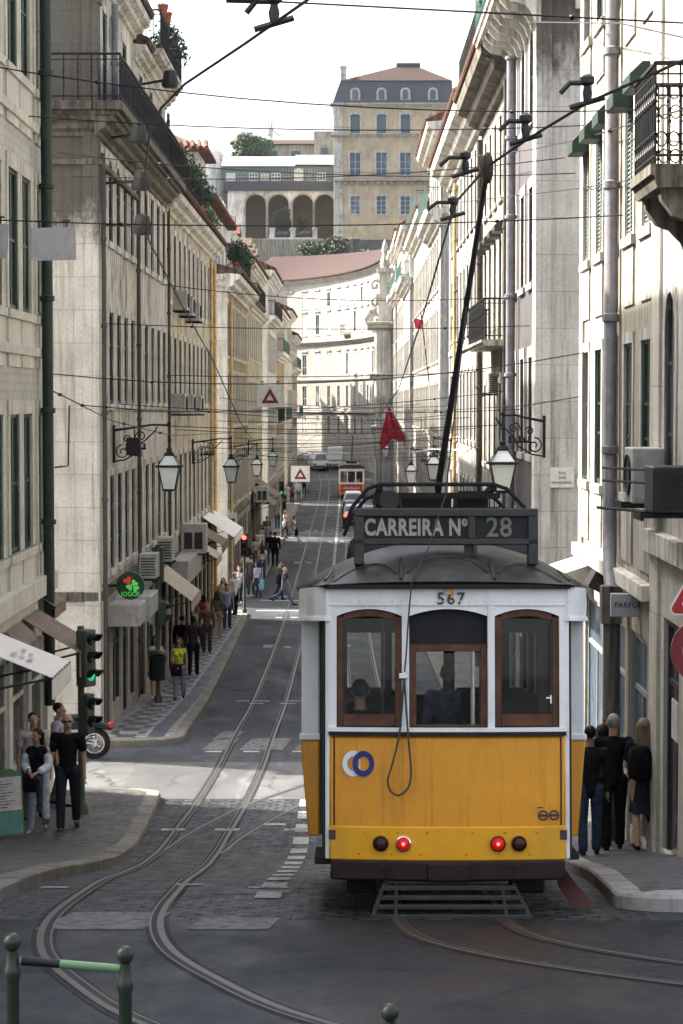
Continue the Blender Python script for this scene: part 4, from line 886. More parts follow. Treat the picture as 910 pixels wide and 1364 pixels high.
    rt, fr = house('violet_tiled_house', 'violet tiled house with tall bare limestone end wall and corbelled balcony', 1, 4.1, 48, 56.2, 21.2, fl, 'tile_violet', gr, end_mat='stone_soot_right', pil=[(-.0, .62)], cornices=[(21, .8, 'trim')], gtop=3.7, strings=[(3.6, .2, .1, 'trim')], pil_mat='stone_soot_right', roof='roof_old')
    add_balcony(rt, fr, -.3, 8.2, 17.95, .95, 'trim', 'iron_green', 1.05, .16, corbels=9, screen='net_green', thick=.2)
    e2 = Fr(fr.P(0, 0, 0), (1, 0, 0), (0, -1, 0)); q = MB(); e2.profile(q, [(0, 17.75), (.5, 17.78), (.62, 17.86), (.62, 17.95), (0, 17.95)], -.0, 8); e2.box(q, .9, 1.35, 15.8, 17.75, -.05, .07); e2.box(q, .8, 1.45, 17.3, 17.5, -.05, .12); e2.box(q, .86, 1.39, 17.5, 17.75, -.05, .16)
    mo('cornice', q.mesh('cornice', .01, 0), 'trim', rt, world=True)
    drain(rt, fr, 5.15, .6, 17.1, .11, 'pipe_grey', .2); drain(rt, fr, 8.1, .6, 17, .06, 'pipe_rust', .12)
    pots(rt, fr, [2, 3.5, 5.5], 17.96, .6, rng, 1.3, 'leaf', 'leafy plant behind the pale green balcony screen at upper right', 'plants on the corbelled balcony')
    # R2b: cream with hooded french windows and iron balcony
    Hh = dict(CAS, mat='trim', sur=.14, frame='fr_dark', trans=(.25, .7))
    us = even(1.1, 2.15, 5)
    fl = [dict(v=3.7, h=2.4, w=1.0, us=us, st=Hh), dict(v=7.0, h=2.3, w=1.0, us=us, st=Hh), dict(v=10.45, h=2.7, w=1.05, us=us, st=dict(Hh, sill=False)), dict(v=14.3, h=2.2, w=1.0, us=us, st=Hh)]
    gr = [(.7 + 2.2 * k, 2.4 + 2.2 * k, 0, 2.9, 'fr_dark') for k in range(5)]
    rt, fr = house('hooded_cream_house', 'cream house with a dark iron balcony and grey hoods behind the violet tiles', 1, 4.1, 56.2, 67.6, 17.4, fl, 'pl_dull', gr, cornices=[(16.9, 1.5, 'trim_dirty')], gtop=3.3, strings=[(3.2, .2, .1, 'trim')], roof='roof', roof_h=1.4)
    add_balcony(rt, fr, .3, 7.4, 10.4, .7, 'trim', 'iron', 1.05, .13, corbels=0)
    for u in us: hood(rt, fr, u, 13.2, .9, 'dark', .35, .3)
    add_balcony(rt, fr, .2, 11.2, 17.95, .8, 'trim_dirty', 'iron', 1.15, .4, screen='mesh_brown', knob=False)
    aw = MB(); f = fr
    drain(rt, fr, 11.3, .4, 16.8, .07, 'pipe_rust', .12)
    # R2c: white, sunlit
    Wt = dict(CAS, mat='trim_grey', sur=.16, frame='fr_grey')
    us = even(1.3, 2.3, 9)
    fl = [dict(v=v, h=2.3, w=1.0, us=us, st=Wt) for v in (3.8, 7.5, 11.2, 14.6)]
    gr = [(.6 + 2.3 * k, 2.4 + 2.3 * k, 0, 2.9, 'fr_dark') for k in range(9)]
    rt, fr = house('white_pilaster_house', 'white house with orange eaves and deep cornice, right of the trolley pole tip', 1, 4.1, 67.6, 89, 18.0, fl, 'pl_stone', gr, end_mat='stone', pil=[(0, .6), (20.8, 21.4)], cornices=[(17.2, 1.5, 'trim')], gtop=3.3, strings=[(10.6, .2, .08, 'trim_grey')], pil_mat='trim_grey', roof='roof', roof_h=1.6)
    drain(rt, fr, 15.2, .3, 17, .07, 'pipe_ochre', .12)
    # further blocks
    G = dict(CAS, mat='trim_grey', sur=.16, pane='pane', frame='fr_grey')
    defs = [('balcony_house', 'grey stone house with green screened balcony, right side past the second crossing', 98, 112, 20.6, 'pl_stone', 'stone', (16.6, 20.4), 'roof', 'net_green'),
            ('rose_attic_house', 'pale house with a small rose coloured attic under dark tiles on the right', 112, 139, 18.2, 'pl_dull', None, (17.8,), 'roof', 'net_green'),
            ('tan_cornice_house', 'pale house with a thick tan cornice block behind the rose attic', 147, 165, 20.0, 'pl_stone', 'stone', (16.4, 19.8), 'roof', 'net_green'),
            ('narrow_grey_house', 'narrow grey house in the far part of the right side', 165, 186.5, 21.0, 'pl_grey', None, (17.0, 20.8), 'roof', None),
            ('last_right_house', 'last plain grey house before the ornate white gable', 193, 203, 21.5, 'pl_stone', 'stone', (17.4, 21.3), 'roof_old', None)]
    for i, (nm, lb, a, b_, top, mt, em, cs, rf, scr) in enumerate(defs):
        us = even(1.5, 2.5, int((b_ - a - 1.5) // 2.5) + 1)
        fl = [dict(v=v, h=2.3, w=1.05, us=us, st=G) for v in (3.7, 7.3, 10.7, 14.0) if v + 2.3 < top - .3]
        fl = [f for f in fl if not any(f['v'] - .1 < c < f['v'] + 2.5 for c in cs)]
        if len(cs) > 1 and cs[1] - cs[0] > 2.6: fl.append(dict(v=cs[0] + .8, h=1.8, w=1.0, us=us, st=G))
        gr = [(us[k] - .85, us[k] + .85, .1, 2.8, 'fr_dark') for k in range(len(us))]
        rt, fr = house(nm, lb, 1, 4.1, a, b_, top, fl, mt, gr, end_mat=em, pil=[(0, .7)] if em else None, cornices=[(c, 1.2, 'trim') for c in cs], gtop=3.3, roof=rf, roof_h=2.0, pil_mat='trim_grey', far=True)
        add_balcony(rt, fr, 1.2, b_ - a - 2, cs[0] + .85, .7, 'trim', 'iron_green', 1.0, .3, screen=scr, knob=False)
        if i == 1:
            f2 = Fr(fr.P(3, 0, -.6), fr.u, fr.n); m = MB(); hs = [(u - .5, u + .5, 19.4, 21.2) for u in (1.6, 4.2, 6.8)]; facade(m, f2, 0, 9, 18.2, 22.2, hs, .06)
            for uu in (0, 9): m.quad(f2.P(uu, 18.2, 0), f2.P(uu, 18.2, -5), f2.P(uu, 22.2, -5), f2.P(uu, 22.2, 0))
            at_ = mo('attic', m.mesh('attic', 0, 0), 'pl_pink', rt, world=True)
            for h_ in hs: window(rt, f2, (h_[0] + h_[1]) / 2, h_[2], 1.0, 1.8, G, rt.location)
            r = MB(); r.loft([[f2.P(u, 22.2, .7), f2.P(u, 22.32, .7), f2.P(u, 23.6, -3), f2.P(u, 22.2, -5.5)] for u in (-.6, 9.6)])
            u = -.5
            while u < 9.5: r.tube([f2.P(u, 22.33, .78), f2.P(u, 22.9, -1)], .13, 5); u += .4
            mo('attic_roof', r.mesh('attic_roof', 0, 0), 'roof_old', rt, world=True)
        chimney(rt, fr, 5, 3, top + 1, top + 3.2, .9, 'pl_white'); chimney(rt, fr, 12, 4, top + 1, top + 3.4, .8, 'pl_grey')
    # ornate white gable stack that juts into the street at its far right
    t = root('ornate_gable', (3.6, 206, gz(206)), 'ornate white baroque gable with scrolls jutting in front of the hill', 'building')
    b = MB(); b.box(2.5, 9, 204, 214, -.3, 15.6); mo('wall', b.mesh('wall', .05, 0), 'pl_white', t, world=True)
    for z, k in ((15.4, 1.3), (10.8, 1.0), (6.0, .8)):
        c = MB(); f_ = Fr((2.5, 204, 0), (0, 1, 0), (-1, 0, 0)); f_.profile(c, scale_prof(CORN, k, z), 0, 10); g_ = Fr((2.5, 204, 0), (1, 0, 0), (0, -1, 0)); g_.profile(c, scale_prof(CORN, k, z), -.6 * k, 6)
        mo('cornice', c.mesh('cornice', 0, 30), 'trim_white', t, world=True)
    c = MB(); f_ = Fr((2.5, 204, 0), (1, 0, 0), (0, -1, 0))
    for x in (0, .9): f_.box(c, x, x + .5, 0, 15.3, .0, .22)
    mo('pilaster', c.mesh('pilaster', .03, 0), 'trim_white', t, world=True)
    g = MB(); g.box(2.7, 4.0, 204.2, 209, 16.2, 18.4); g.box(2.5, 4.2, 204.0, 209.2, 18.4, 18.8); g.box(2.8, 3.9, 204.4, 206, 18.8, 20.8); g.box(2.6, 4.1, 204.2, 206.2, 20.8, 21.2)
    g.lathe([(.38, 21.2), (.5, 21.7), (.3, 22.3), (.2, 22.5), (.33, 22.9), (.2, 23.5), (.06, 23.9)], (3.35, 205.2, 0), 12)
    for sc, x in ((1, 4.4), (.8, 5.4)): g.lathe([(.5 * sc, 16.2), (.75 * sc, 16.9), (.3 * sc, 17.6), (.5 * sc, 18), (.1, 18.6)], (x, 205, 0), 10)
    for k in range(3):                                        # scrolls
        cx, cz = 2.45, 16.4 + k * 1.6
        g.tube([(cx + .55 * (1 - a / 14) * math.cos(a * .6) , 204.6, cz + .6 * (1 - a / 14) * math.sin(a * .6)) for a in range(13)], .16, 6)
    g.tube([(2.0, 204.6, 15.9), (1.6, 204.6, 16.5), (2.0, 204.6, 17.2), (2.6, 204.6, 17.3)], .3, 8)
    mo('gable', g.mesh('gable', .03, 40), 'trim_white', t, world=True)
    for z in (3.6, 7.2, 11.9):
        f_ = Fr((2.5, 204, 0), (0, 1, 0), (-1, 0, 0))
        for u in (2, 4.6, 7.2):
            o = window(t, f_, u, z, 1.1, 2.1, dict(CAS, mat='trim_white', dep=-.03, frame='fr_grey'), t.location)
right_houses()

# ---------------------------------------------------------------- curved building that closes the street, and the hill behind
def end_building():
    pts = spline([(4.6, 222), (3.7, 236), (1.4, 251), (-2.6, 264), (-8, 273), (-13, 275.5)], 1.5)
    t = root('curved_building', (-2, 262, gz(262)), 'long white curved building with red brown roof closing the street', 'building')
    # arc length
    d = [0]
    for a, b in zip(pts[:-1], pts[1:]): d.append(d[-1] + (b - a).length)
    def P(s, v, w=0):
        s = max(0, min(d[-1] - 1e-4, s))
        for i in range(len(d) - 1):
            if d[i] <= s <= d[i + 1]: break
        k = (s - d[i]) / (d[i + 1] - d[i]); p = pts[i].lerp(pts[i + 1], k); tg = (pts[i + 1] - pts[i]).normalized(); nn = Vector((-tg.y, tg.x))
        if nn.x > 0: nn = -nn
        return Vector((p.x + nn.x * w, p.y + nn.y * w, v)), nn
    E0 = 23.2; M['trim_far'] = plaster('far stone trim', (.38, .37, .34), amount=.4)
    wins = []; s = 2.2
    while s < d[-1] - 1.5: wins.append(s); s += 3.35
    rows = [(4.9, 2.2, .95), (8.2, 2.5, 1.0), (12.0, 2.5, 1.0), (16.9, 2.4, 1.05), (20.2, 1.7, .9)]
    cuts = sorted({0, d[-1], *[w - .5 for w in wins], *[w + .5 for w in wins]}); vs = sorted({0, E0, *[a for a, _, _ in rows], *[a + h for a, h, _ in rows]})
    m = MB(); n = len(cuts); m.v = [tuple(P(c, v)[0]) for v in vs for c in cuts]
    for j in range(len(vs) - 1):
        for i in range(n - 1):
            sc = (cuts[i] + cuts[i + 1]) / 2; vc = (vs[j] + vs[j + 1]) / 2
            if any(abs(sc - w) < .5 for w in wins) and any(a < vc < a + h for a, h, _ in rows): continue
            m.f.append((j * n + i, j * n + i + 1, (j + 1) * n + i + 1, (j + 1) * n + i)); m.m.append(0)
    mo('wall', m.mesh('wall', 0, 0), plaster('far cream plaster', (.30, .29, .265), amount=.4), t, world=True)
    for z, k in ((E0 - .1, .9), (15.55, .9), (11.2, .4), (7.3, .5)):
        c = MB(); c.loft([[P(d[-1] * i / 40, v, w)[0] for w, v in scale_prof(CORN, k, z)] for i in range(41)]); mo('cornice', c.mesh('cornice', 0, 30), 'trim_far', t, world=True)
    for ri, (v, h, w) in enumerate(rows):
        for wi, s in enumerate(wins):
            p, nn = P(s, v); fr = Fr(p, Vector((-nn.y, nn.x, 0)), Vector((nn.x, nn.y, 0)))
            window(t, fr, 0, v, 1.0, h, dict(mat='trim_far', frame='fr_grey', pane='pane' if (wi * 7 + ri * 3) % 4 == 0 else ('pane_curtain' if ri < 2 else 'sign_white'), trans=(.4,), sur=.2, dep=.06, head=.14 if ri > 1 else 0, sill=True), t.location)
    for s in (wins[2], wins[10]):
        p, nn = P(s, 16.8); fr = Fr(p, Vector((-nn.y, nn.x, 0)), Vector((nn.x, nn.y, 0))); add_balcony(t, fr, -1.3, 1.3, 16.75, .8, 'trim', 'iron', 1.0, .25, knob=False)
    r = MB(); N_ = 40; rings = []
    for i in range(N_ + 1):
        s = d[-1] * i / N_; rings.append([P(s, E0 + .5, .75)[0], P(s, E0 + .65, .75)[0], P(s, E0 + 4.2, -8)[0], P(s, E0, -14)[0]])
    r.loft(rings); mo('roof', r.mesh('roof', 0, 30), 'roof_far', t, world=True)
    for s in (12, 20):
        p, nn = P(s, E0 + 2.0, -3.0); q = MB(); q.box(-.5, .5, -.4, .4, -.1, .28, Matrix.Translation(p) @ Matrix.Rotation(math.atan2(nn.y, nn.x) + math.pi / 2, 4, 'Z')); mo('skylight', q.mesh('skylight', 0, 0), 'white', t, world=True)
def shadow_block():  # unseen block added to cast the stepped shadow on the curved building
    t = root('shadow_block', (-17, 251, gz(251)), 'unseen block added behind the last left houses to shade the curved building', 'building'); m = MB(); m.box(-23, -13.5, 238, 251, -.5, 27.5); m.box(-23.02, -13.45, 251.01, 262, -.5, 24.5); m.box(-23.04, -13.4, 262.01, 270, -.5, 19.0); mo('wall', m.mesh('wall', 0, 0), 'pl_grey', t, world=True)
    r = MB(); [r.loft([[(x, y, z + zz) for x, z in ((-13, 0), (-13, .1), (-17.5, 1.6), (-23.5, 0))] for y in yy]) for zz, yy in ((27.5, (237.6, 251)), (24.5, (251.02, 262)), (19.0, (262.02, 270.3)))]; mo('roof', r.mesh('roof', 0, 0), 'roof', t, world=True)
    for y, zz in ((240, 28), (244.5, 28), (248, 28), (253, 24.5), (256.5, 24.5), (260, 24.5), (264, 19), (267.5, 19)):  # stacks added to notch the edge of that shadow
        c = MB(); c.box(-14.8, -13.9, y - .5, y + .5, zz, zz + 3); mo('chimney', c.mesh('chimney', .03, 0), 'pl_white', t, world=True)
    fr = Fr((-13.4, 240, 0), (0, 1, 0), (1, 0, 0))
    for v in (4.5, 8.2, 11.9, 15.6):
        for u in even(2, 3.2, 7): window(t, fr, u, v, 1.1, 2.2, dict(CAS, dep=-.03), t.location)
shadow_block()
end_building()

def hill():
    Y = 332.0
    X = lambda px, y=Y: (px - VX) * y / F
    Z = lambda py, y=Y: H0 - (py - VY) * y / F
    # retaining wall and terrace
    t = tag(mo('retaining_wall', MB().box(X(300), X(470), 329.6, 331.4, 20, Z(321, 330)).mesh('retaining_wall', .05, 0), plaster('retaining wall plaster', (.30, .28, .23), (.06, .055, .045), .95)), 'stained grey brown retaining wall below the arches on the hill', 'wall')
    sheet('terrace', mo('terrace', MB().box(-45, 60, 331.5, 352, 20, Z(321, 330)), 'ground'))
    zt = Z(321, 330)
    for i, px in enumerate((364, 391, 420)):
        m = MB(); x = X(px, 331.2); m.box(x - .35, x + .35, 330.7, 331.4, zt, zt + 1.5); m.box(x - .45, x + .45, 330.6, 331.5, zt + 1.5, zt + 1.7)
        tag(mo('terrace_post', m.mesh('terrace_post', .03, 0), 'trim_white'), ['white terrace post left of the parked cars on the hill', 'white terrace post between the two parked cars on the hill', 'white terrace post right of the parked cars on the hill'][i], 'post', 'white terrace posts')
    m = MB(); m.box(X(366, 331), X(419, 331), 330.75, 331.3, zt, zt + .28); tag(mo('terrace_parapet', m.mesh('terrace_parapet', 0, 0), 'trim_white'), 'low white parapet running between the terrace posts', 'parapet')
    # arcade with iron gallery on top
    Ya = 345.0; x0, x1 = X(305, Ya), X(446, Ya); z0, z1 = zt - .5, Z(258, Ya)
    t = root('arcade', ((x0 + x1) / 2, Ya, zt), 'white arcade of tall round arches carrying a dark iron gallery', 'building')
    fr = Fr((x0, Ya, 0), (1, 0, 0), (0, -1, 0)); W = x1 - x0
    cs = [X(p, Ya) - x0 for p in (342, 372, 404, 433)]; hw = 1.62; spring = Z(276, Ya); holes = [(c - hw, c + hw, zt - .2, spring + hw) for c in cs]
    m = MB(); facade(m, fr, 0, W, z0, z1, holes, 1.2)
    for c in cs:
        for sg in (-1, 1):
            loop = [(c + sg * hw, spring + hw)] + [(c + sg * hw * math.cos(a * math.pi / 16), spring + hw * math.sin(a * math.pi / 16)) for a in range(9)]
            m.prism([fr.P(u, v, .0) for u, v in loop], (0, 1.2, 0))
    m.quad(fr.P(0, z0, -6), fr.P(W, z0, -6), fr.P(W, z1, -6), fr.P(0, z1, -6)); m.quad(fr.P(0, z1, 0), fr.P(W, z1, 0), fr.P(W, z1, -6), fr.P(0, z1, -6))
    mo('arch_wall', m.mesh('arch_wall', 0, 0), 'pl_white', t, world=True)
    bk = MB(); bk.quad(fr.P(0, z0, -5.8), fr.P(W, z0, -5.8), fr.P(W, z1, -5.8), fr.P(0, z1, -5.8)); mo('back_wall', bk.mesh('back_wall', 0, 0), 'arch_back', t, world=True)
    for c in cs:
        a_ = MB(); pts = [(c - hw - .12, zt)] + [(c + (hw + .12) * math.cos(math.pi - a * math.pi / 14), spring + (hw + .12) * math.sin(math.pi - a * math.pi / 14)) for a in range(15)] + [(c + hw + .12, zt)]
        a_.tube([fr.P(u, v, .05) for u, v in pts], .16, 5); mo('arch_trim', a_.mesh('arch_trim', 0, 40), 'trim_white', t, world=True)
    zg0, zg1, zg2 = z1, Z(247, Ya), Z(226, Ya)
    g = MB(); fr.box(g, -.6, W, zg0, zg1, -4, .5); mo('gallery_beam', g.mesh('gallery_beam', 0, 0), 'slate', t, world=True)
    g = MB(); fr.box(g, -.6, W, zg1, zg2, -4, -.12); mo('gallery_glass', g.mesh('gallery_glass', 0, 0), 'shutter_teal', t, world=True)
    k = 0; u = -.3
    while u < W - 1.3:
        fo = MB(); tall = 5 <= k <= 7; w = 1.65
        if tall:
            loop = [(u + .15, zg1 + .35), (u + w - .15, zg1 + .35)] + [(u + w/2 + (w/2 - .15) * math.cos(a * math.pi / 8), zg1 + 1.7 + .55 * math.sin(a * math.pi / 8)) for a in range(9)]
        else: loop = [(u + .15, zg1 + .3), (u + w - .15, zg1 + .3), (u + w - .15, zg1 + 1.5), (u + .15, zg1 + 1.5)]
        fo.prism([fr.P(a, v, -.11) for a, v in loop], (0, -.06, 0)); wo = mo('gallery_window', fo.mesh('gallery_window', 0, 0), 'pane_blue' if k % 3 else 'sign_back', t, world=True)
        b = MB(); zt2 = zg1 + (2.2 if tall else 1.5)
        for q in range(4): uu = u + .15 + (w - .3) * q / 3; fr.box(b, uu - .05, uu + .05, zg1 + .3, zt2, -.06, .0)
        for zz in (zg1 + .3, zg1 + .9, zg1 + 1.45): fr.box(b, u + .15, u + w - .15, zz - .05, zz + .05, -.055, .005)
        mo('glazing_bars', b.mesh('glazing_bars', 0, 0), 'fr_white' if not k % 2 else 'fr_grey', wo); u += w + .12; k += 1
    ro = MB()
    for a, b, hgt in ((-.9, W * .63, 0), (W * .63, W + .2, .25)):
        ro.loft([[fr.P(uu, zg2 + hgt, .4), fr.P(uu, zg2 + hgt + .1, .4), fr.P(uu, zg2 + 1.9 + hgt, -3.6), fr.P(uu, zg2 + hgt, -7)] for uu in (a, b)])
    mo('gallery_roof', ro.mesh('gallery_roof', 0, 0), simple('pale sheet roof', (.62, .63, .64), .35, .2, .3, 3), t, world=True)
    # parked cars on the terrace
    for i, (px, mat) in enumerate(((375, 'car_dark'), (405, 'car_dark'))): CARS.append((X(px, 333.6), 333.6, zt, 0.2, mat, 'parked_car', ['dark car parked on the hill terrace between the two left white posts', 'dark car parked on the hill terrace under the right arches'][i], 'cars parked on the hill terrace'))
    # palace
    x0, x1 = X(445), X(602); t = root('hill_palace', ((x0 + x1) / 2, Y + 6, zt), 'big ochre palace with slate mansard roof standing on the hill', 'building')
    fr = Fr((x0, Y, 0), (1, 0, 0), (0, -1, 0)); W = x1 - x0; zb = 18
    c4 = [X(p) - x0 for p in (473, 507.5, 539, 575)]
    rows = [(Z(289), Z(265), 1.45), (Z(238), Z(208), 1.65), (Z(183), Z(158), 1.4)]
    holes = [(c - w / 2, c + w / 2, a, b) for a, b, w in rows for c in c4] + [(c4[0] - .8, c4[0] + .8, Z(333), Z(321))]
    m = MB(); ztp = Z(147); facade(m, fr, 0, W, zb, ztp, holes, .3)
    D = 14
    for u in (0, W): m.quad(fr.P(u, zb, 0), fr.P(u, zb, -D), fr.P(u, ztp, -D), fr.P(u, ztp, 0))
    m.quad(fr.P(0, zb, -D), fr.P(W, zb, -D), fr.P(W, ztp, -D), fr.P(0, ztp, -D)); m.quad(fr.P(0, ztp, 0), fr.P(W, ztp, 0), fr.P(W, ztp, -D), fr.P(0, ztp, -D))
    mo('wall', m.mesh('wall', 0, 0), plaster('palace ochre', (.50, .405, .28), amount=.3), t, world=True)
    for i, (a, b, w) in enumerate(rows):
        for j, c in enumerate(c4): window(t, fr, c, a, w, b - a, dict(mat='trim_white', frame='fr_white' if i < 2 else 'shutter_teal', pane='pane_blue' if i < 2 else 'shutter_teal', mull=2, trans=(.25, .5, .75) if i == 0 else (.3, .6), sur=.28, dep=.25, arch='seg' if i == 2 else None), t.location)
    window(t, fr, c4[0], Z(333), 1.6, Z(321) - Z(333), dict(mat='trim_white', sur=.25, frame='fr_grey', trans=(.5,)), t.location)
    for z, k in ((Z(149), 1.0), (Z(188), .9)):
        c = MB(); fr.profile(c, scale_prof(CORN, k, z), -.5, W); mo('cornice', c.mesh('cornice', 0, 30), 'trim_white', t, world=True)
    c = MB(); fr.box(c, -.02, 1.4, zb, ztp - .2, -.3, .15); mo('pilaster', c.mesh('pilaster', .03, 0), 'trim_white', t, world=True)
    add_balcony(t, fr, 0, W, Z(244), .9, 'trim_white', 'iron', 1.1, .4, knob=False); add_balcony(t, fr, -.6, 2.4, Z(186) + .1, .9, 'trim_white', 'iron_green', 1.1, .4, knob=False)
    q = MB()
    for k in range(18): fr.box(q, .6 + k, .85 + k, Z(244) - .6, Z(244) - .16, 0, .6)
    mo('bracket', q.mesh('bracket', 0, 0), 'trim_white', t, world=True)['kind'] = 'stuff'
    zm0, zm1 = Z(144), Z(113); m = MB(); m.loft([[fr.P(-.2, zm0, .3), fr.P(W, zm0, .3), fr.P(W, zm0, -D), fr.P(-.2, zm0, -D)], [fr.P(1.0, zm1, -1.0), fr.P(W - .2, zm1, -1), fr.P(W - .2, zm1, -D + 1), fr.P(1.0, zm1, -D + 1)]])
    mo('mansard', m.mesh('mansard', 0, 0), 'slate', t, world=True)
    for c in c4:
        d = MB(); zz = Z(139); fr.box(d, c - .75, c + .75, zz - .3, zz + 1.2, -2.2, .12); d.prism([fr.P(c + .75 * math.cos(a * math.pi / 8), zz + 1.2 + .6 * math.sin(a * math.pi / 8), .12) for a in range(9)], (0, 2.4, 0)); dd = mo('dormer', d.mesh('dormer', 0, 0), 'trim_white', t, world=True)
        g = MB(); g.prism([fr.P(c - .45, zz, .16), fr.P(c + .45, zz, .16)] + [fr.P(c + .45 * math.cos(a * math.pi / 8), zz + 1.1 + .42 * math.sin(a * math.pi / 8), .16) for a in range(9)], (0, .08, 0)); mo('dormer_window', g.mesh('dormer_window', 0, 0), 'pane_blue', dd)
    r = MB(); xa, xb = X(462) - x0, W - .2; zr = Z(88); r.loft([[fr.P(1.0, zm1, -.8), fr.P(xb, zm1, -.8), fr.P(xb, zm1, -D + .8), fr.P(1, zm1, -D + .8)], [fr.P(X(530) - x0, zr, -6), fr.P(X(556) - x0, zr, -6), fr.P(X(556) - x0, zr, -8), fr.P(X(530) - x0, zr, -8)]])
    mo('hip_roof', r.mesh('hip_roof', 0, 0), 'roof_far', t, world=True)
    l = MB(); fr.box(l, X(528) - x0, X(560) - x0, zr - .3, zr + .55, -8.4, -5.8); mo('roof_lantern', l.mesh('roof_lantern', .1, 0), 'slate', t, world=True)
    c = MB(); fr.box(c, X(454) - x0, X(461) - x0, zm0, Z(92), -3, -1.9); fr.box(c, X(453) - x0, X(462) - x0, Z(95), Z(93), -3.1, -1.8); mo('chimney', c.mesh('chimney', 0, 0), 'trim_white', t, world=True)
    # back building
    Yb = 385; t = root('back_house', (X(390, Yb), Yb, 44), 'low cream house with brown tiled roof behind the gallery', 'building')
    m = MB(); m.box(X(322, Yb), X(450, Yb), Yb, Yb + 10, 40, Z(197, Yb)); m.box(X(419, Yb), X(452, Yb), Yb - 2, Yb + 8, 40, Z(182, Yb)); mo('wall', m.mesh('wall', 0, 0), 'pl_warm', t, world=True)
    r = MB(); r.loft([[Vector((x, Yb - .6, Z(198, Yb))), Vector((x, Yb - .6, Z(197, Yb))), Vector((x + dx, Yb + 5, Z(187, Yb))), Vector((x, Yb + 10.5, Z(198, Yb)))] for x, dx in ((X(320, Yb), 2.0), (X(419, Yb), 0))]); mo('roof', r.mesh('roof', 0, 0), 'roof_far', t, world=True)
    for px in (365, 395, 433):
        w_ = MB(); w_.box(X(px, Yb) - .6, X(px, Yb) + .6, Yb - 2.1, Yb + .02, Z(212, Yb), Z(204, Yb)) if px > 420 else w_.box(X(px, Yb) - .8, X(px, Yb) + .8, Yb - .1, Yb + .02, Z(213, Yb), Z(206, Yb)); mo('window', w_.mesh('window', 0, 0), 'pane_blue', t, world=True)
    # dome roof at the left
    Yd = 350; m = MB(); m.lathe([(4.2, 38), (4.2, Z(222, Yd)), (3.6, Z(212, Yd)), (2.4, Z(202, Yd)), (.6, Z(193, Yd))], (X(272, Yd), Yd, 0), 20); tag(mo('dome_roof', m.mesh('dome_roof', 0, 40), 'pl_white'), 'pale rounded dome roof at the left end of the hill', 'building')
    # trees
    rng = random.Random(21)
    def tree(name, px, py, Yt, rx, rz, n, label, mat, sz, zbase):
        c = at(px, py, Yt); t = root(name, (c.x, Yt, zbase), label, 'tree'); m = MB()
        m.tube([(c.x, Yt, zbase - .3), (c.x + .1, Yt, c.z - rz * .4), (c.x, Yt, c.z + rz * .3)], [.3, .2, .08], 7)
        for k in range(5): a = rng.uniform(0, 6.28); m.tube([(c.x, Yt, c.z - rz * .5), (c.x + math.cos(a) * rx * .6, Yt + math.sin(a) * rx * .6, c.z + rng.uniform(-.2, .6) * rz)], [.12, .04], 5)
        mo('trunk', m.mesh('trunk', 0, 40), 'bark', t, world=True); q = MB()
        for k in range(14): a = rng.uniform(0, 6.28); rr = rng.uniform(.1, .75); cc = (c.x + math.cos(a) * rx * rr, Yt + math.sin(a) * rx * rr * .7, c.z + rng.uniform(-.6, .65) * rz); leaves(q, cc, (rx * .42, rx * .4, rz * .42), n, sz, rng)
        mo('crown', q.mesh('crown', 0, 0), mat, t, world=True)
    tree('evergreen_tree', 430, 341, 326, 4.8, 2.9, 460, 'dark green bushy tree below the terrace wall on the hill', 'leaf_dk', .28, 24)
    tree('small_tree', 482, 346, 326, 2.2, 1.5, 200, 'light green shrub at the foot of the ochre palace', 'leaf_far', .22, 24)
    tree('leafy_tree', 340, 203, 375, 4.3, 2.7, 330, 'pale green tree in front of the low house behind the gallery', 'leaf_far', .3, 42)
    tree('courtyard_tree', 377, 294, 343.2, 1.7, 2.3, 170, 'dark little tree under the second arch on the hill', 'leaf_dk', .2, zt - .1)
    tree('courtyard_tree', 404, 300, 343.2, 1.1, 1.3, 120, 'smaller dark bush under the third arch on the hill', 'leaf_dk', .2, zt - .1)
    # crane
    Yc = 600; b = at(363, 192, Yc); t = root('tower_crane', (b.x, Yc, 44), 'thin pale construction crane far behind the hill roofs', 'crane'); m = MB()
    top = at(361, 168, Yc).z; m.tube([(b.x, Yc, 44), (b.x, Yc, top)], .35, 4); mo('mast', m.mesh('mast', 0, 0), 'sign_back', t, world=True)
    j = MB(); p1 = at(354, 189, Yc); p2 = at(374, 186, Yc); j.tube([p1, (b.x, Yc, top - 2), p2], .25, 4); j.tube([(b.x - .6, Yc, top - 4), at(358, 166, Yc)], .3, 4); mo('jib', j.mesh('jib', 0, 0), 'sign_back', t, world=True)
CARS = []
hill()
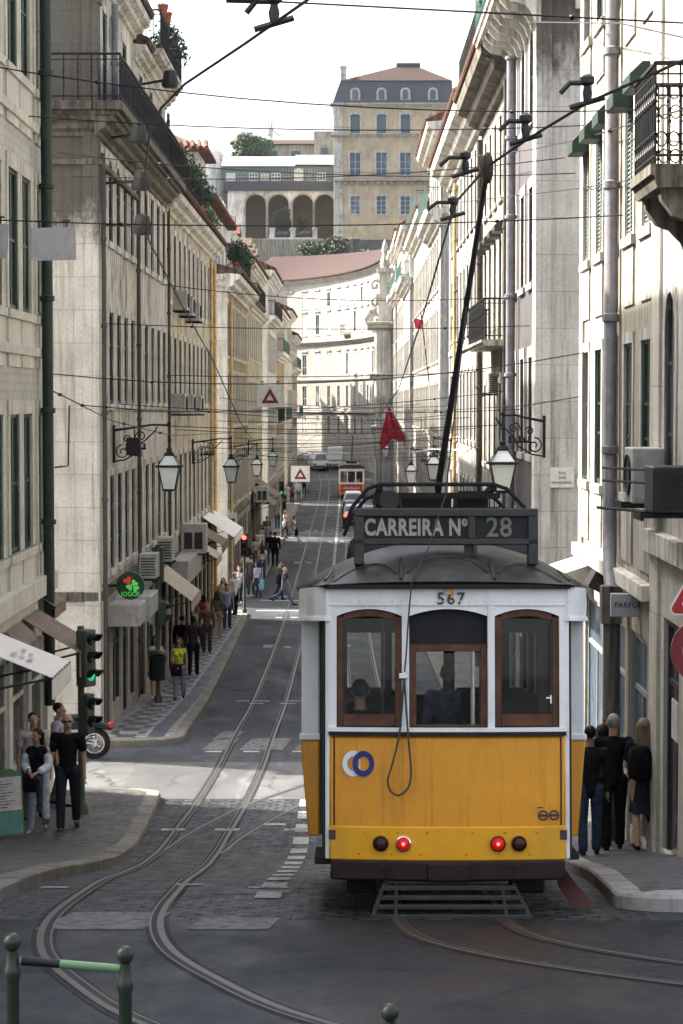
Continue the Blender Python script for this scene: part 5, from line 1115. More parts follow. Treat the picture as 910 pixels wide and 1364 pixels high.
# ---------------------------------------------------------------- the tram
def tram():
    XC = .83; t = root('tram', (XC, 18.1, gz(18.1) - .018), 'yellow and white vintage tram numbered 567 with a destination board, seen from behind', 'tram')
    t.rotation_euler = (-.1, 0, 0)
    bow = lambda x: .11 * min(1.0, abs(x)) ** 2
    def bend(mb): mb.v = [(x, y + bow(x), z) for x, y, z in mb.v]; return mb
    def panel(mb, x0, x1, z0, z1, y0, y1, n=14, prof=None):
        rings = []
        for i in range(n + 1):
            x = x0 + (x1 - x0) * i / n
            L = prof(x) if prof else [(y0, z0), (y1, z0), (y1, z1), (y0, z1)]
            rings.append([(x, y, z) for y, z in L])
        return mb.loft(rings)
    add = lambda nm, mb, mat, par=None, bv=0, sm=35: mo(nm, mb.mesh(nm, bv, sm), mat, par or t)
    lx = lambda px: (px - 598) / 160.0
    lz = lambda py: (1220 - py) / 160.0
    # rear end ---------------------------------------------------------------
    HW = 1.0
    m = MB(); panel(m, -HW, HW, .70, 1.49, 0, .06, 15); rp = add('rear_panel', bend(m), 'yellow', None, .02)
    m = MB(); panel(m, -HW + .005, HW - .005, .45, .735, -.018, .06); ap = add('apron', bend(m), 'yellow2', None, .012)
    m = MB()
    for x in (-.955, .955): m.box(x - .006, x + .006, -.006, .002, .74, 1.48)
    add('corner_bead', bend(m), 'maroon', rp)
    m = MB()
    for x in (-.72, -.45, -.2, .18, .45, .72):
        for z in (.51, .69): m.ball((x + (z - .6) * .3, -.02, z), .012, 6, 4)
    riv = add('rivets', bend(m), 'yellow', ap); riv.name = 'rivet_row'
    m = MB(); panel(m, -HW, HW, 1.49, 1.525, -.03, .06); add('belt_moulding', bend(m), 'maroon')
    m = MB(); panel(m, -HW - .01, HW + .01, 1.525, 1.56, -.02, .06); add('window_sill', bend(m), 'tram_white')
    # white window wall with three arched openings
    W3 = [(-.935, -.385), (-.325, .335), (.395, .945)]; zt, rise = 2.555, .06
    fr = Fr((0, 0, 0), (1, 0, 0), (0, -1, 0)); m = MB()
    hs = [(a, b, 1.56, zt) for a, b in W3]; facade(m, fr, -HW, HW, 1.56, 2.73, hs, .07)
    for a, b in W3:
        c = (a + b) / 2; w = (b - a) / 2
        for sg in (-1, 1):
            loop = [(c + sg * w, zt)] + [(c + sg * w * (1 - k / 8), zt - rise * (1 - k / 8) ** 2) for k in range(9)]
            m.prism([(u, .001, v) for u, v in loop], (0, .068, 0))
    m.quad((-HW, 0, 1.56), (-HW, .07, 1.56), (-HW, .07, 2.73), (-HW, 0, 2.73)); m.quad((HW, 0, 1.56), (HW, .07, 1.56), (HW, .07, 2.73), (HW, 0, 2.73))
    ww = add('window_wall', bend(m), 'tram_white', None, 0, 20)
    m = MB()
    for k in range(28): m.ball((-.96 + 1.92 * k / 27, -.012, 2.665 if 0 else 2.62), .008, 5, 3)
    add('rivet_row', bend(m), 'tram_white', ww)
    m = MB(); panel(m, -HW, HW, 2.585, 2.60, -.012, .0); 
    for x in (-.36, .365): m.box(x - .026, x + .026, -.008, 0, 1.56, 2.585)
    add('beading', bend(m), 'tram_white', ww)
    def sash(a, b, z0, z1, arched, wd=.058, y=.03, mat='wood', name='rear_window', bot=.10):
        c = (a + b) / 2; w = (b - a) / 2; m = MB()
        top = lambda x, zz: zz - (rise * (abs(x - c) / w) ** 2 if arched else 0)
        m.box(a, a + wd, y, y + .04, z0, top(a, z1)); m.box(b - wd, b, y, y + .04, z0, top(b, z1)); m.box(a + wd, b - wd, y + .002, y + .042, z0, z0 + bot)
        n = 10; m.loft([[(x, yy, top(x, z1) - dz) for yy, dz in ((y + .002, .002), (y + .042, .002), (y + .042, wd + .002), (y + .002, wd + .002))] for x in [a + wd + (b - a - 2 * wd) * k / n for k in range(n + 1)]])
        f = add(name, bend(m), mat, None, .004)
        g = MB(); g.quad((a + wd * .5, y + .02, z0 + bot * .5), (b - wd * .5, y + .02, z0 + bot * .5), (b - wd * .5, y + .02, z1 - wd * .5 - rise * .8), (a + wd * .5, y + .02, z1 - wd * .5 - rise * .8)); add('glass', bend(g), 'tglass', f)
        return f
    s1 = sash(*W3[0], 1.57, zt - .003, True); s3 = sash(*W3[2], 1.57, zt - .003, True)
    s2 = sash(*W3[1], 1.565, 2.26, False, .06, .03, 'wood', 'rear_window', .02)
    m = MB(); m.box(-.895, -.875, .035, .06, 1.66, 2.44); m.box(.865, .885, .035, .06, 1.66, 2.44); m.box(-.56, -.535, .10, .13, 1.57, 2.45); add('sash_guide', bend(m), 'fender', s1)
    m = MB(); m.box(-.335, .345, .12, .14, 2.2, 2.66); add('dark_fill_panel', m, 'black', None, .004)  # added black panel standing in for the shade above the middle sash
    m = MB(); m.box(.83, .87, .0, .03, 1.80, 1.815); m.box(.865, .88, .005, .03, 1.76, 1.83); add('catch', bend(m), 'chrome', s3)
    # letter board number and star
    o = mo('fleet_number', text_mesh('567', .145, 'fleet_number', .002, .0015, 1.0, 1.15), 'ink', ww, (lx(602), -.012 + bow(0), lz(798))); 
    st = MB(); pts = []
    for k in range(10): a = math.pi / 2 + k * math.pi / 5; r = .045 if k % 2 == 0 else .02; pts.append((lx(600) + r * math.cos(a), -.022, 2.70 + r * math.sin(a)))
    st.prism(pts, (0, .01, 0)); add('star', st, 'yellow', ww)
    # drip rail and roof -----------------------------------------------------
    m = MB(); panel(m, -HW - .04, HW + .04, 2.725, 2.765, -.07, .05, 16); add('drip_rail', bend(m), 'maroon', None, .006)
    BW = 1.25
    def half(y): return BW if 1.15 < y < 7.2 else (1.02 + (BW - 1.02) * max(0, min(1, (y + .05) / 1.2)) if y < 2 else 1.02 + (BW - 1.02) * max(0, min(1, (8.4 - y) / 1.2)))
    ys = [-.075, -.05, .0, .1, .22, .36, .52, .72, .95, 1.2, 2, 3.5, 5, 6.5, 7.2, 7.6, 8.0, 8.3, 8.42]; rings = []
    for y in ys:
        e = max(0, min(1, (y + .075) / 1.05)); e = min(e, max(0, min(1, (8.42 - y) / 1.05))); h = .03 + .37 * math.sin(e * math.pi / 2) ** .8; hw = half(y) + .05; ring = []
        for k in range(25):
            u = -1 + 2 * k / 24; ring.append((hw * u, y + bow(u) * (1 if y < .5 else .0), 2.755 + h * (1 - abs(u) ** 2.3)))
        ring += [(hw, y + (bow(1) if y < .5 else 0), 2.74), (-hw, y + (bow(1) if y < .5 else 0), 2.74)]; rings.append(ring)
    m = MB(); m.loft(rings); rf = add('roof', m, 'roof_grey', None, 0, 60)
    def roof_z(x, y):
        e = max(0, min(1, (y + .075) / 1.05)); h = .03 + .37 * math.sin(e * math.pi / 2) ** .8; return 2.755 + h * (1 - min(1, abs(x) / (half(y) + .05)) ** 2.3)
    for a, b in ((-.96, -.43), (-.34, .34), (.43, .96)):      # arched beads over the three windows
        m = MB(); pts = []
        for k in range(13):
            x = a + (b - a) * k / 12; y = .02 + .26 * (1 - abs(2 * k / 12 - 1) ** 2.4); pts.append((x, y + bow(x) , roof_z(x, y) + .004))
        m.tube(pts, .013, 6); add('roof_bead', m, 'roof_grey', rf)
    for x in (-.385, .385):
        m = MB(); m.tube([(x * 1.02, -.06 + bow(x), roof_z(x, -.05) + .0), (x, .1 + bow(x), roof_z(x, .1) + .01), (x, .3 + bow(x), roof_z(x, .3) + .005)], [.016, .022, .014], 8); add('roof_rib', m, 'roof_grey', rf)
    for x in (-1.0, 1.0):
        m = MB(); m.tube([(x * 1.03, .06, roof_z(1.0, .05) + .02), (x * .97, .5, roof_z(.95, .5) + .01)], [.014, .01], 6); add('roof_hip', m, 'roof_grey', rf)
    # monitor (raised middle of the roof)
    m = MB(); m.loft([[(sx * 1.0, y, z) for sx, z in ((-.86, 3.0), (-.82, 3.2), (-.6, 3.27), (0, 3.31), (.6, 3.27), (.82, 3.2), (.86, 3.0))] for y in (1.35, 1.6, 6.6, 6.9)]); add('roof_monitor', m, 'roof_grey', rf, .03, 50)
    # destination board ------------------------------------------------------
    xa, xb, za, zb2, yb0, yb1 = lx(472), lx(724), lz(723) , lz(675), .28, .47
    m = MB(); fw = .085
    for x0, x1, z0, z1 in ((xa, xb, zb2 - fw * .7, zb2 + .01), (xa, xb, za, za + .05), (xa, xa + fw, za - .17, zb2 - fw * .7), (xb - fw, xb, za - .17, zb2 - fw * .7), (lx(628), lx(638), za + .05, zb2 - fw * .7)):
        m.box(x0, x1, yb0, yb1, z0, z1)
    db = add('destination_board', m, 'board', None, .008)
    m = MB(); m.box(lx(624), lx(641), yb0 + .06, yb1 - .02, 3.0, za + .02); m.box(lx(636), lx(640), yb0, yb1, za - .1, za); add('board_strut', m, 'board', db)
    m = MB(); m.box(xa + .05, lx(631), yb0 + .05, yb1 - .01, za + .03, zb2 - .03); m.box(lx(635), xb - .05, yb0 + .05, yb1 - .01, za + .03, zb2 - .03); add('board_panel', m, 'board_in', db)
    zc = lz(700)
    mo('route_lettering', text_mesh('CARREIRA N\u00ba', .197, 'route_lettering', .003, .007, .70, 1.08), 'cream_txt', db, (lx(557), yb0 + .044, zc))
    mo('route_number', text_mesh('28', .24, 'route_number', .003, .003, .92, 1.05), 'cream_dim', db, (lx(671), yb0 + .044, zc))
    # trolley base, pole -----------------------------------------------------
    y1, y2, zr = 1.7, 3.3, 3.69
    tb = MB()
    for y in (y1, y2): tb.tube([(-.88, y, 3.3), (-.80, y, 3.5), (-.66, y, zr - .02), (-.55, y, zr + .02), (.5, y, zr + .02), (.62, y, zr - .02), (.78, y, 3.5), (.86, y, 3.28)], .019, 7)
    tb.box(-.6, .56, y1 - .02, y1 + .05, 3.58, 3.63); tb.box(-.6, .56, y1 - .02, y1 + .05, 3.42, 3.50)
    for x in (-.55, .5): tb.box(x - .03, x + .03, y1, y2, zr - .03, zr + .02)
    base = add('trolley_base', tb, 'under')
    m = MB(); m.box(-.34, .12, y1 + .2, y2 - .3, 3.32, 3.62); m.box(.18, .46, y1 + .15, y2 - .5, 3.32, 3.66); add('resistor_box', m, 'under', base, .01)
    m = MB(); m.lathe([(.09, 0), (.11, .05), (.06, .1), (.02, .11)], (-.46, y1 - .06, 3.56), 14, 'y'); m.box(-.52, -.40, y1, y1 + .12, 3.48, 3.64); add('horn', m, 'fender', base)
    tip_w = at(647, 228, 17.6); inv = (Matrix.Translation(t.location) @ Euler(t.rotation_euler).to_matrix().to_4x4()).inverted()
    tip = inv @ tip_w; piv = Vector((lx(600), 2.3, 3.70))
    pl = MB(); pl.tube([piv, piv.lerp(tip, .5), tip], [.033, .027, .02], 8); pl.tube([piv + Vector((0, .5, -.2)), piv.lerp(tip, .06)], .03, 6); pole = add('trolley_pole', pl, 'dark')
    m = MB(); m.ball(tip, (.05, .07, .13), 10, 8); add('trolley_head', m, simple('trolley head', (.05, .035, .03), .5), pole)
    cleat = Vector((lx(539), -.05 + bow(.37), lz(902)))
    q = piv.lerp(tip, .62); rp_ = MB(); rp_.tube([q, (lx(597), .24, 3.52), (lx(590), .22, zb2 + .0), (lx(573), .2, za - .03), (lx(549), -.10, 2.78), (lx(545), -.09, 2.5), (lx(542), -.07, 2.2), cleat], .007, 5)
    loop = [cleat, (lx(533), -.06, lz(975)), (lx(524), -.07, lz(1015)), (lx(517), -.07, lz(1040)), (lx(520), -.075, lz(1053)), (lx(531), -.08, lz(1060)), (lx(544), -.075, lz(1050)), (lx(548), -.07, lz(1030)), (lx(545), -.06, lz(990)), (lx(544), -.05, lz(975)), cleat]
    sp = spline([tuple(p) for p in loop], .04); rp_.tube(sp, .009, 5); add('pole_rope', rp_, 'rope')
    m = MB(); m.box(cleat.x - .045, cleat.x + .03, cleat.y - .02, cleat.y + .03, cleat.z - .015, cleat.z + .03); m.lathe([(.018, -.03), (.018, .04)], cleat, 8); add('rope_cleat', m, 'chrome', None, .004)
    # lamps ------------------------------------------------------------------
    for x, lit, ring in ((-.565, 0, 0), (-.377, 1, 1), (.415, 1, 0), (.592, 0, 0)):
        c = (x, -.02 + bow(x), .595); m = MB(); m.lathe([(.066, .02), (.066, -.03), (.056, -.035), (.056, .02)], c, 20, 'y'); h = add('tail_lamp', m, 'chrome' if ring else 'reflector')
        m = MB(); m.lathe([(.055, -.01), (.05, -.035), (.035, -.05), (.012, -.056)], c, 18, 'y'); L = add('lens', m, 'tail' if lit else 'reflector', h)
        if lit: m = MB(); m.ball((c[0], c[1] - .052, c[2]), .016, 8, 6); add('bulb', m, 'tail_core', h)
    # emblem: two interlocking rings; and a small sticker with two rings
    for cx, mat, y in ((lx(471), 'white', -.006), (lx(484.5), 'navy', -.010)):
        m = MB(); n = 28; ra, rb = .076, .108; c = (cx, y + bow(cx), lz(1019))
        m.loft([[(c[0] + .85 * r * math.cos(k * 2 * math.pi / n), c[1] + d, c[2] + r * math.sin(k * 2 * math.pi / n)) for k in range(n)] for r, d in ((ra * .78, 0), (ra * .78, -.004), (rb, -.004), (rb, 0), (ra * .78, 0))], True, False); add('ring_emblem', m, mat, rp)
    m = MB(); x0, x1, z0, z1 = lx(718), lx(748), lz(1100), lz(1076); m.box(x0, x1, -.004, 0, z0, z1); bx = add('sticker', bend(m), 'yellow', rp)
    m = MB()
    for cx in (lx(726), lx(741)):
        c = (cx, -.016 + bow(cx), lz(1088)); m.disc(c, .044, 20, .030, (0, -1, 0), .002); m.box(cx - .03, cx + .03, c[1] - .002, c[1], c[2] - .01, c[2] + .01)
    for k in range(4): m.box(x0 + .004, x0 + .05, -.003 + bow(x0) - .008, bow(x0) - .008, z1 - .012 - k * .0, z1 - .004)
    add('sticker_marks', m, 'ink', bx).name = 'sticker_mark'
    # bumper, coupler pocket, life guard, underframe --------------------------
    m = MB(); panel(m, -.985, .985, .29, .452, -.06, .12, 16); bp = add('bumper', bend(m), 'maroon', None, .015)
    m = MB(); m.box(-.18, .18, -.09, -.05, .29, .44); cp = add('coupler_pocket', m, 'maroon', bp, .01)
    m = MB(); m.box(-.09, .09, -.095, -.085, .335, .375); add('slot', m, 'under', cp); m = MB()
    for x in (-.16, .16, -.5, -.55, .5, .55):
        for z in (.33, .41): m.lathe([(.012, .0), (.012, -.015), (.004, -.02)], (x, -.085 + bow(x) * (abs(x) > .2), z), 6, 'y')
    add('bolt', m, 'maroon', bp)
    lg = MB(); A = lambda k: (-.05 - .46 * k, .26 - .21 * k)
    for k, w in ((.12, .56), (.42, .60), (.70, .63), (1.0, .66)):
        y, z = A(k); lg.box(-w, w, y - .045, y + .045, z - .012, z + .022)
    for sg in (-1, 1): lg.tube([(sg * .54, *A(0)), (sg * .64, *A(1))], .02, 6); lg.tube([(sg * .44, *A(0)), (sg * .45, *A(.95))], .016, 6)
    lg.tube([(-.5, .0, .27), (.5, .0, .27)], .022, 6); add('life_guard', lg, 'fender', None, .004)
    uf = MB(); uf.box(-.8, .8, .15, 8.2, .34, .62); uf.box(-.62, .62, 1.2, 7.2, .2, .4); uf.box(-.85, -.6, .5, 1.5, .12, .42); uf.box(.55, .85, .5, 1.3, .12, .42); add('underframe', uf, 'under', None, .02)
    for y in (2.6, 5.4):
        for x in (-.45, .45):
            m = MB(); m.lathe([(.05, -.06), (.33, -.05), (.35, -.05), (.35, .05), (.37, .055), (.37, .075), (.05, .08)], (x, y, .36), 20, 'x'); add('wheel', m, 'under')
    tr = MB(); tr.box(-.78, -.68, 1.6, 6.4, .22, .5); tr.box(.68, .78, 1.6, 6.4, .22, .5)
    for y in (1.75, 6.2): tr.box(-.72, .72, y - .08, y + .08, .2, .42)
    add('truck_frame', tr, 'under', None, .02)
    fl = MB(); fl.loft([[(.93, .5, .36), (1.0, .5, .36), (1.0, .52, .36), (.93, .52, .36)], [(.95, .35, .2), (1.12, .35, .2), (1.12, .37, .2), (.95, .37, .2)], [(1.05, .1, .05), (1.24, .12, .07), (1.24, .14, .07), (1.05, .12, .05)]]); add('wheel_guard_flap', fl, simple('faded red flap', (.055, .016, .013), .6), None, 0)
    stp = MB(); stp.box(-1.12, -.95, .2, .95, .40, .47); stp.box(-1.05, -.98, .3, .8, .46, .62); add('door_step', stp, 'under', None, .01); stp = MB(); stp.box(.95, 1.12, .2, .95, .44, .50); add('door_step', stp, 'under', None, .01)
    # platform sides: corner posts, headers, door posts, body ------------------
    for sg in (-1, 1):
        m = MB(); m.box(sg * HW - .03, sg * HW + .03, .125, .22, .45, 2.74); add('corner_post', m, 'tram_white', None, .012)
        m = MB(); m.box(sg * 1.045 - .012, sg * 1.045 + .012, .22, .30, .47, 2.5); add('door_rail', m, 'fender', None, .004)
        # rounded white header under the roof edge
        m = MB(); rings = []
        P = [(1.0, .10), (1.06, .16), (1.14, .34), (1.20, .60), (1.245, .95), (1.255, 1.2)]
        for x, y in P: rings.append([(sg * (x - .05), y + .02, 2.74), (sg * (x + .02), y, 2.74), (sg * (x + .025), y - .01, 2.60), (sg * (x + .02), y - .01, 2.50), (sg * (x + .035), y - .02, 2.485), (sg * (x + .035), y - .02, 2.455), (sg * (x - .05), y + .02, 2.455)])
        m.loft(rings); add('header', m, 'tram_white', None, 0, 50)
        # end face of the saloon body beside the door
        def slab(z0, z1, xa0, xb0, xa1, xb1, y0, y1, mat, nm):
            m = MB(); m.loft([[(sg * xa0, y0, z0), (sg * xb0, y0, z0), (sg * xb0, y1, z0), (sg * xa0, y1, z0)], [(sg * xa1, y0, z1), (sg * xb1, y0, z1), (sg * xb1, y1, z1), (sg * xa1, y1, z1)]]); return add(nm, m, mat, None, .012)
        slab(1.43, 2.47, 1.09, 1.25, 1.09, 1.25, 1.0, 1.14, 'tram_white', 'door_pillar'); slab(1.40, 1.46, 1.07, 1.27, 1.07, 1.27, .98, 1.14, 'tram_white', 'pillar_band')
        slab(.56, 1.40, 1.09, 1.19, 1.09, 1.26, 1.0, 1.14, 'yellow', 'pillar_panel'); slab(.58, 2.47, 1.045, 1.088, 1.045, 1.088, .92, 1.14, 'fender', 'door_jamb')
        m = MB(); m.box(sg * 1.0 - .02, sg * 1.0 + .02, .95, 1.12, .6, 2.46); add('door_leaf', m, 'wood', None, .006)
        # saloon side
        f = Fr((sg * BW, 1.14, 0), (0, 1, 0), (sg, 0, 0)); m = MB(); hs = [(.25 + k * 1.0, 1.05 + k * 1.0, 1.62, 2.5) for k in range(6)]; facade(m, f, 0, 6.1, 1.43, 2.74, hs, .06); sw = add('side_wall', m, 'tram_white', None, 0)
        m = MB(); m.loft([[(sg * 1.19, y, .56), (sg * 1.25, y, 1.43), (sg * 1.2, y, 1.43), (sg * 1.14, y, .56)] for y in (1.141, 7.24)]); add('side_panel', m, 'yellow')
        g = MB()
        for a, b, c, d in hs: g.quad(f.P(a, c, -.03), f.P(b, c, -.03), f.P(b, d, -.03), f.P(a, d, -.03))
        add('side_glass', g, 'tglass', sw)
        fm = MB()
        for a, b, c, d in hs: f.box(fm, a, b, c, c + .05, -.05, .005); f.box(fm, a, b, d - .05, d, -.05, .005); f.box(fm, a, a + .04, c + .05, d - .05, -.05, .005); f.box(fm, b - .04, b, c + .05, d - .05, -.05, .005)
        add('side_frame', fm, 'wood', sw)
    # interior: floor, bulkheads with glazed openings, seats, far end ----------
    m = MB(); m.box(-1.0, 1.0, .08, 8.3, .62, .70); m.box(-1.16, 1.16, 1.1, 7.2, .62, .701); it = add('floor', m, 'interior')
    for y in (1.08, 7.15):
        f = Fr((0, y, 0), (1, 0, 0), (0, -1, 0)); m = MB(); hs = [(-.85, -.40, 1.5, 2.35), (-.33, .33, .7, 2.45), (.40, .85, 1.5, 2.35)]; facade(m, f, -1.04, 1.04, .7, 2.74, hs, .06); bh = add('bulkhead', m, 'interior')
    m = MB(); f = Fr((0, 8.3, 0), (1, 0, 0), (0, -1, 0)); facade(m, f, -1.0, 1.0, .5, 2.74, [(-.9, -.4, 1.56, 2.5), (-.32, .32, 1.56, 2.5), (.4, .9, 1.56, 2.5)], .06); add('front_wall', m, 'interior')
    for k in range(5):
        for sg in (-1, 1):
            m = MB(); x0, x1 = (sg * 1.1, sg * .35); x0, x1 = min(x0, x1), max(x0, x1); y = 1.7 + k * 1.05; m.box(x0, x1, y, y + .42, 1.08, 1.16); m.box(x0, x1, y - .05, y + .02, 1.1, 1.72); m.box(x0 + .1, x1 - .1, y + .1, y + .3, .7, 1.08); add('seat', m, 'interior', it, .02)
    for x in (-.30, .28): m = MB(); m.tube([(x, 1.3, .7), (x, 1.3, 2.72)], .02, 6); add('grab_pole', m, 'chrome', it)
    m = MB(); m.box(-.3, .05, .3, .6, .7, 1.55); add('controller', m, 'under', it, .03)
    return t
TRAM = tram()
# ---------------------------------------------------------------- street furniture, vehicles, wires
def lantern(name, base, reach, sg, label, group, sc=1.0, scroll=True, ry=0.0, drop=.5):
    """wall bracket at base (world), arm reaching reach metres in direction sg along x; lantern hangs below its end"""
    t = root(name, base, label, 'street lamp', group)
    a = MB(); a.tube([(0, 0, 0), (sg * reach * .35, 0, .06), (sg * reach * .7, 0, .13), (sg * reach, 0, .12)], [.035, .03, .026, .024], 6); a.box(-.03, .03, -.05, .05, -.75, .12)
    mo('arm', a.mesh('arm', 0, 50), 'iron', t)
    if scroll:
        s = MB()
        def spiral(cx, cz, r, turns, a0, dr=1): s.tube([(sg * (cx + r * (1 - .8 * k / 20) * math.cos(a0 + dr * turns * 6.283 * k / 20)), 0, cz + r * (1 - .8 * k / 20) * math.sin(a0 + dr * turns * 6.283 * k / 20)) for k in range(21)], .016, 5)
        spiral(.2, -.5, .17, 1.4, 1.6); spiral(.62, -.14, .13, 1.3, 3.4, -1); spiral(.3, -.2, .09, 1.2, .3)
        s.tube([(0, 0, -.72), (sg * .25, 0, -.68), (sg * .55, 0, -.5), (sg * .62, 0, -.32), (sg * .95, 0, -.02), (sg * 1.0, 0, .08)], .018, 5)
        for k in range(5): s.tube([(sg * (.3 + .1 * k), 0, -.42), (sg * (.3 + .1 * k), 0, -.3 - .03 * (k % 2))], .03, 5)
        s.tube([(sg * .26, 0, -.42), (sg * .74, 0, -.42)], .028, 5); mo('scrollwork', s.mesh('scrollwork', 0, 50), 'iron', t)
    x = sg * reach; z = .1
    h = MB(); h.tube([(x, 0, z), (x, 0, z - drop)], .022, 6); h.ball((x, 0, z + .06), .05, 8, 5); h.ball((x, 0, z - drop * .5), .04, 8, 5); mo('hanger', h.mesh('hanger', 0, 50), 'iron', t)
    z -= drop; k = sc
    def sq(w, zz): return [(x - w, -w, zz), (x + w, -w, zz), (x + w, w, zz), (x - w, w, zz)]
    c = MB(); c.loft([sq(.03 * k, z), sq(.07 * k, z - .03 * k), sq(.05 * k, z - .08 * k), sq(.11 * k, z - .14 * k), sq(.13 * k, z - .17 * k), sq(.10 * k, z - .2 * k)]); zc = z - .2 * k
    c.loft([sq(.30 * k, zc - .22 * k), sq(.30 * k, zc - .26 * k), sq(.265 * k, zc - .28 * k)])
    for q in range(9):
        for e in (-1, 1): c.ball((x + (-.29 + .58 * q / 8) * k, e * .30 * k, zc - .25 * k), .025 * k, 5, 3); c.ball((x + e * .30 * k, (-.29 + .58 * q / 8) * k, zc - .25 * k), .025 * k, 5, 3)
    for sx in (-1, 1):
        for sy in (-1, 1):
            c.tube([(x + sx * .11 * k, sy * .11 * k, zc), (x + sx * .25 * k, sy * .25 * k, zc - .22 * k)], .014 * k, 4); c.tube([(x + sx * .25 * k, sy * .25 * k, zc - .27 * k), (x + sx * .145 * k, sy * .145 * k, zc - .80 * k)], .014 * k, 4)
    c.loft([sq(.16 * k, zc - .80 * k), sq(.15 * k, zc - .84 * k), sq(.03 * k, zc - .87 * k)]); mo('lantern_frame', c.mesh('lantern_frame', 0, 40), 'iron', t)
    g = MB(); g.loft([sq(.105 * k, zc), sq(.235 * k, zc - .22 * k)]); mo('upper_glass', g.mesh('upper_glass', 0, 0), 'lamp_glass', t); g = MB(); g.loft([sq(.238 * k, zc - .28 * k), sq(.138 * k, zc - .80 * k)]); mo('lower_glass', g.mesh('lower_glass', 0, 0), 'lamp_glass', t)
    return t
def lanterns():
    def put(px, py_top, Y, xw, label, group, sc, scroll=True):
        c = at(px, py_top, Y); sg = 1 if xw < c.x else -1
        return lantern('street_lantern', (xw, Y, c.z + .42), abs(c.x - xw), sg, label, group, sc, scroll)
    GL, GR = 'lanterns on the left wall brackets', 'lanterns on the right wall brackets'
    put(227, 597, 50.5, -5.42, 'big black lantern on a scrolled bracket at the limestone corner house', GL, .95)
    put(309, 605, 76, -5.42, 'black lantern on the ochre house, above the white awning', GL, .95); put(343, 607, 101, -5.42, 'small lantern just past the second side street on the left', GL, .9); put(364, 598, 118, -5.42, 'tiny far lantern right beside the lower left triangle sign wires', GL, .9, False)
    put(668, 588, 45.2, 4.02, 'largest lantern, hanging on a long scrolled arm right of the trolley pole', GR, 1.02)
    put(577, 602, 84, 4.02, 'lantern just left of the trolley pole behind the tram roof', GR, 1.05); put(547, 614, 100, 4.02, 'smaller lantern left of its twin behind the tram roof frame', GR, 1.0); put(513, 588, 160, 4.02, 'far lantern under the red flag', GR, 1.1, False)
lanterns()

def signal_light(name, x, y, label, heads, h, rz=0, pole_r=.055, mat='pole_green', bin_=False, group=None, disc=False):
    z = gz(y) + .13; t = root(name, (x, y, z), label, 'traffic light', group, rz)
    m = MB(); m.lathe([(.11, 0), (.11, .12), (pole_r + .01, .2), (pole_r, .25), (pole_r, h)], (0, 0, 0), 10); mo('pole', m.mesh('pole', 0, 40), mat, t)
    for (hz, n, lit, face, w) in heads:                        # face: -1 towards the camera, +1 away, or 'side'
        hh = .29 * n + .06; ob = MB(); ob.box(-w / 2, w / 2, -.22, .0, hz, hz + hh); R_ = 0 if face == -1 else (math.pi if face == 1 else math.pi / 2 * (1 if face == 'r' else -1))
        b = mo('signal_head', ob.mesh('signal_head', .02, 30), 'black' if face == -1 else mat, t, (0, 0, 0), R_)
        for k in range(n):
            zc = hz + .05 + .14 + .29 * (n - 1 - k); v = MB(); r = .105
            v.loft([[(r * math.cos(a), -.22 - dy * (.5 + .5 * math.sin(a)), zc + r * math.sin(a)) for a in [(-.3 + i * (math.pi + .6) / 12) for i in range(13)]] for dy in (0.0, .22)], False, False); mo('visor', v.mesh('visor', 0, 50), 'black', b)
            l = MB(); l.lathe([(.095, -.222), (.08, -.235), (.03, -.242)], (0, 0, zc), 16, 'y'); mo('lens', l.mesh('lens', 0, 40), {'r': 'sig_red', 'g': 'sig_green'}[lit] if (lit == 'r' and k == 0) or (lit == 'g' and k == n - 1) else 'lens_off', b)
    if bin_:
        m = MB(); m.lathe([(.17, .62), (.2, .66), (.215, 1.18), (.23, 1.2), (.23, 1.24), (.2, 1.25), (.2, .7), (.0, .66)], (0, -.28, 0), 16); bo = mo('litter_bin', m.mesh('litter_bin', 0, 40), 'bin', t); m = MB(); m.lathe([(.24, 1.3), (.27, 1.32), (.2, 1.38), (.05, 1.4)], (0, -.28, 0), 16); mo('bin_lid', m.mesh('bin_lid', 0, 40), 'bin', bo)
    if disc: m = MB(); m.lathe([(.33, -.02), (.34, 0), (.33, .02)], (.0, .12, disc), 26, 'y'); mo('round_sign', m.mesh('round_sign', 0, 40), 'sign_back', t)
    return t
signal_light('traffic_light', -4.38, 35.6, 'green traffic light on a pole behind the walking couple', [(2.12, 3, 'g', 'r', .27), (1.36, 2, '', 'r', .2)], 3.1, -.6)
signal_light('traffic_light', -4.95, 56.5, 'grey green signal post with litter bin and round sign beside the yellow top woman', [(2.0, 2, '', 'r', .24), (3.1, 3, '', 1, .3)], 4.1, 0, .06, 'pole_green', True, None, 2.3)
signal_light('traffic_light', -4.28, 89.3, 'red traffic light on a thin pole at the second crossing', [(2.35, 3, 'r', -1, .3)], 3.35, 0, .055)
signal_light('traffic_light', -4.3, 139.5, 'far green traffic light on a pole at the third crossing', [(2.7, 3, 'g', -1, .32)], 3.6, 0, .06)

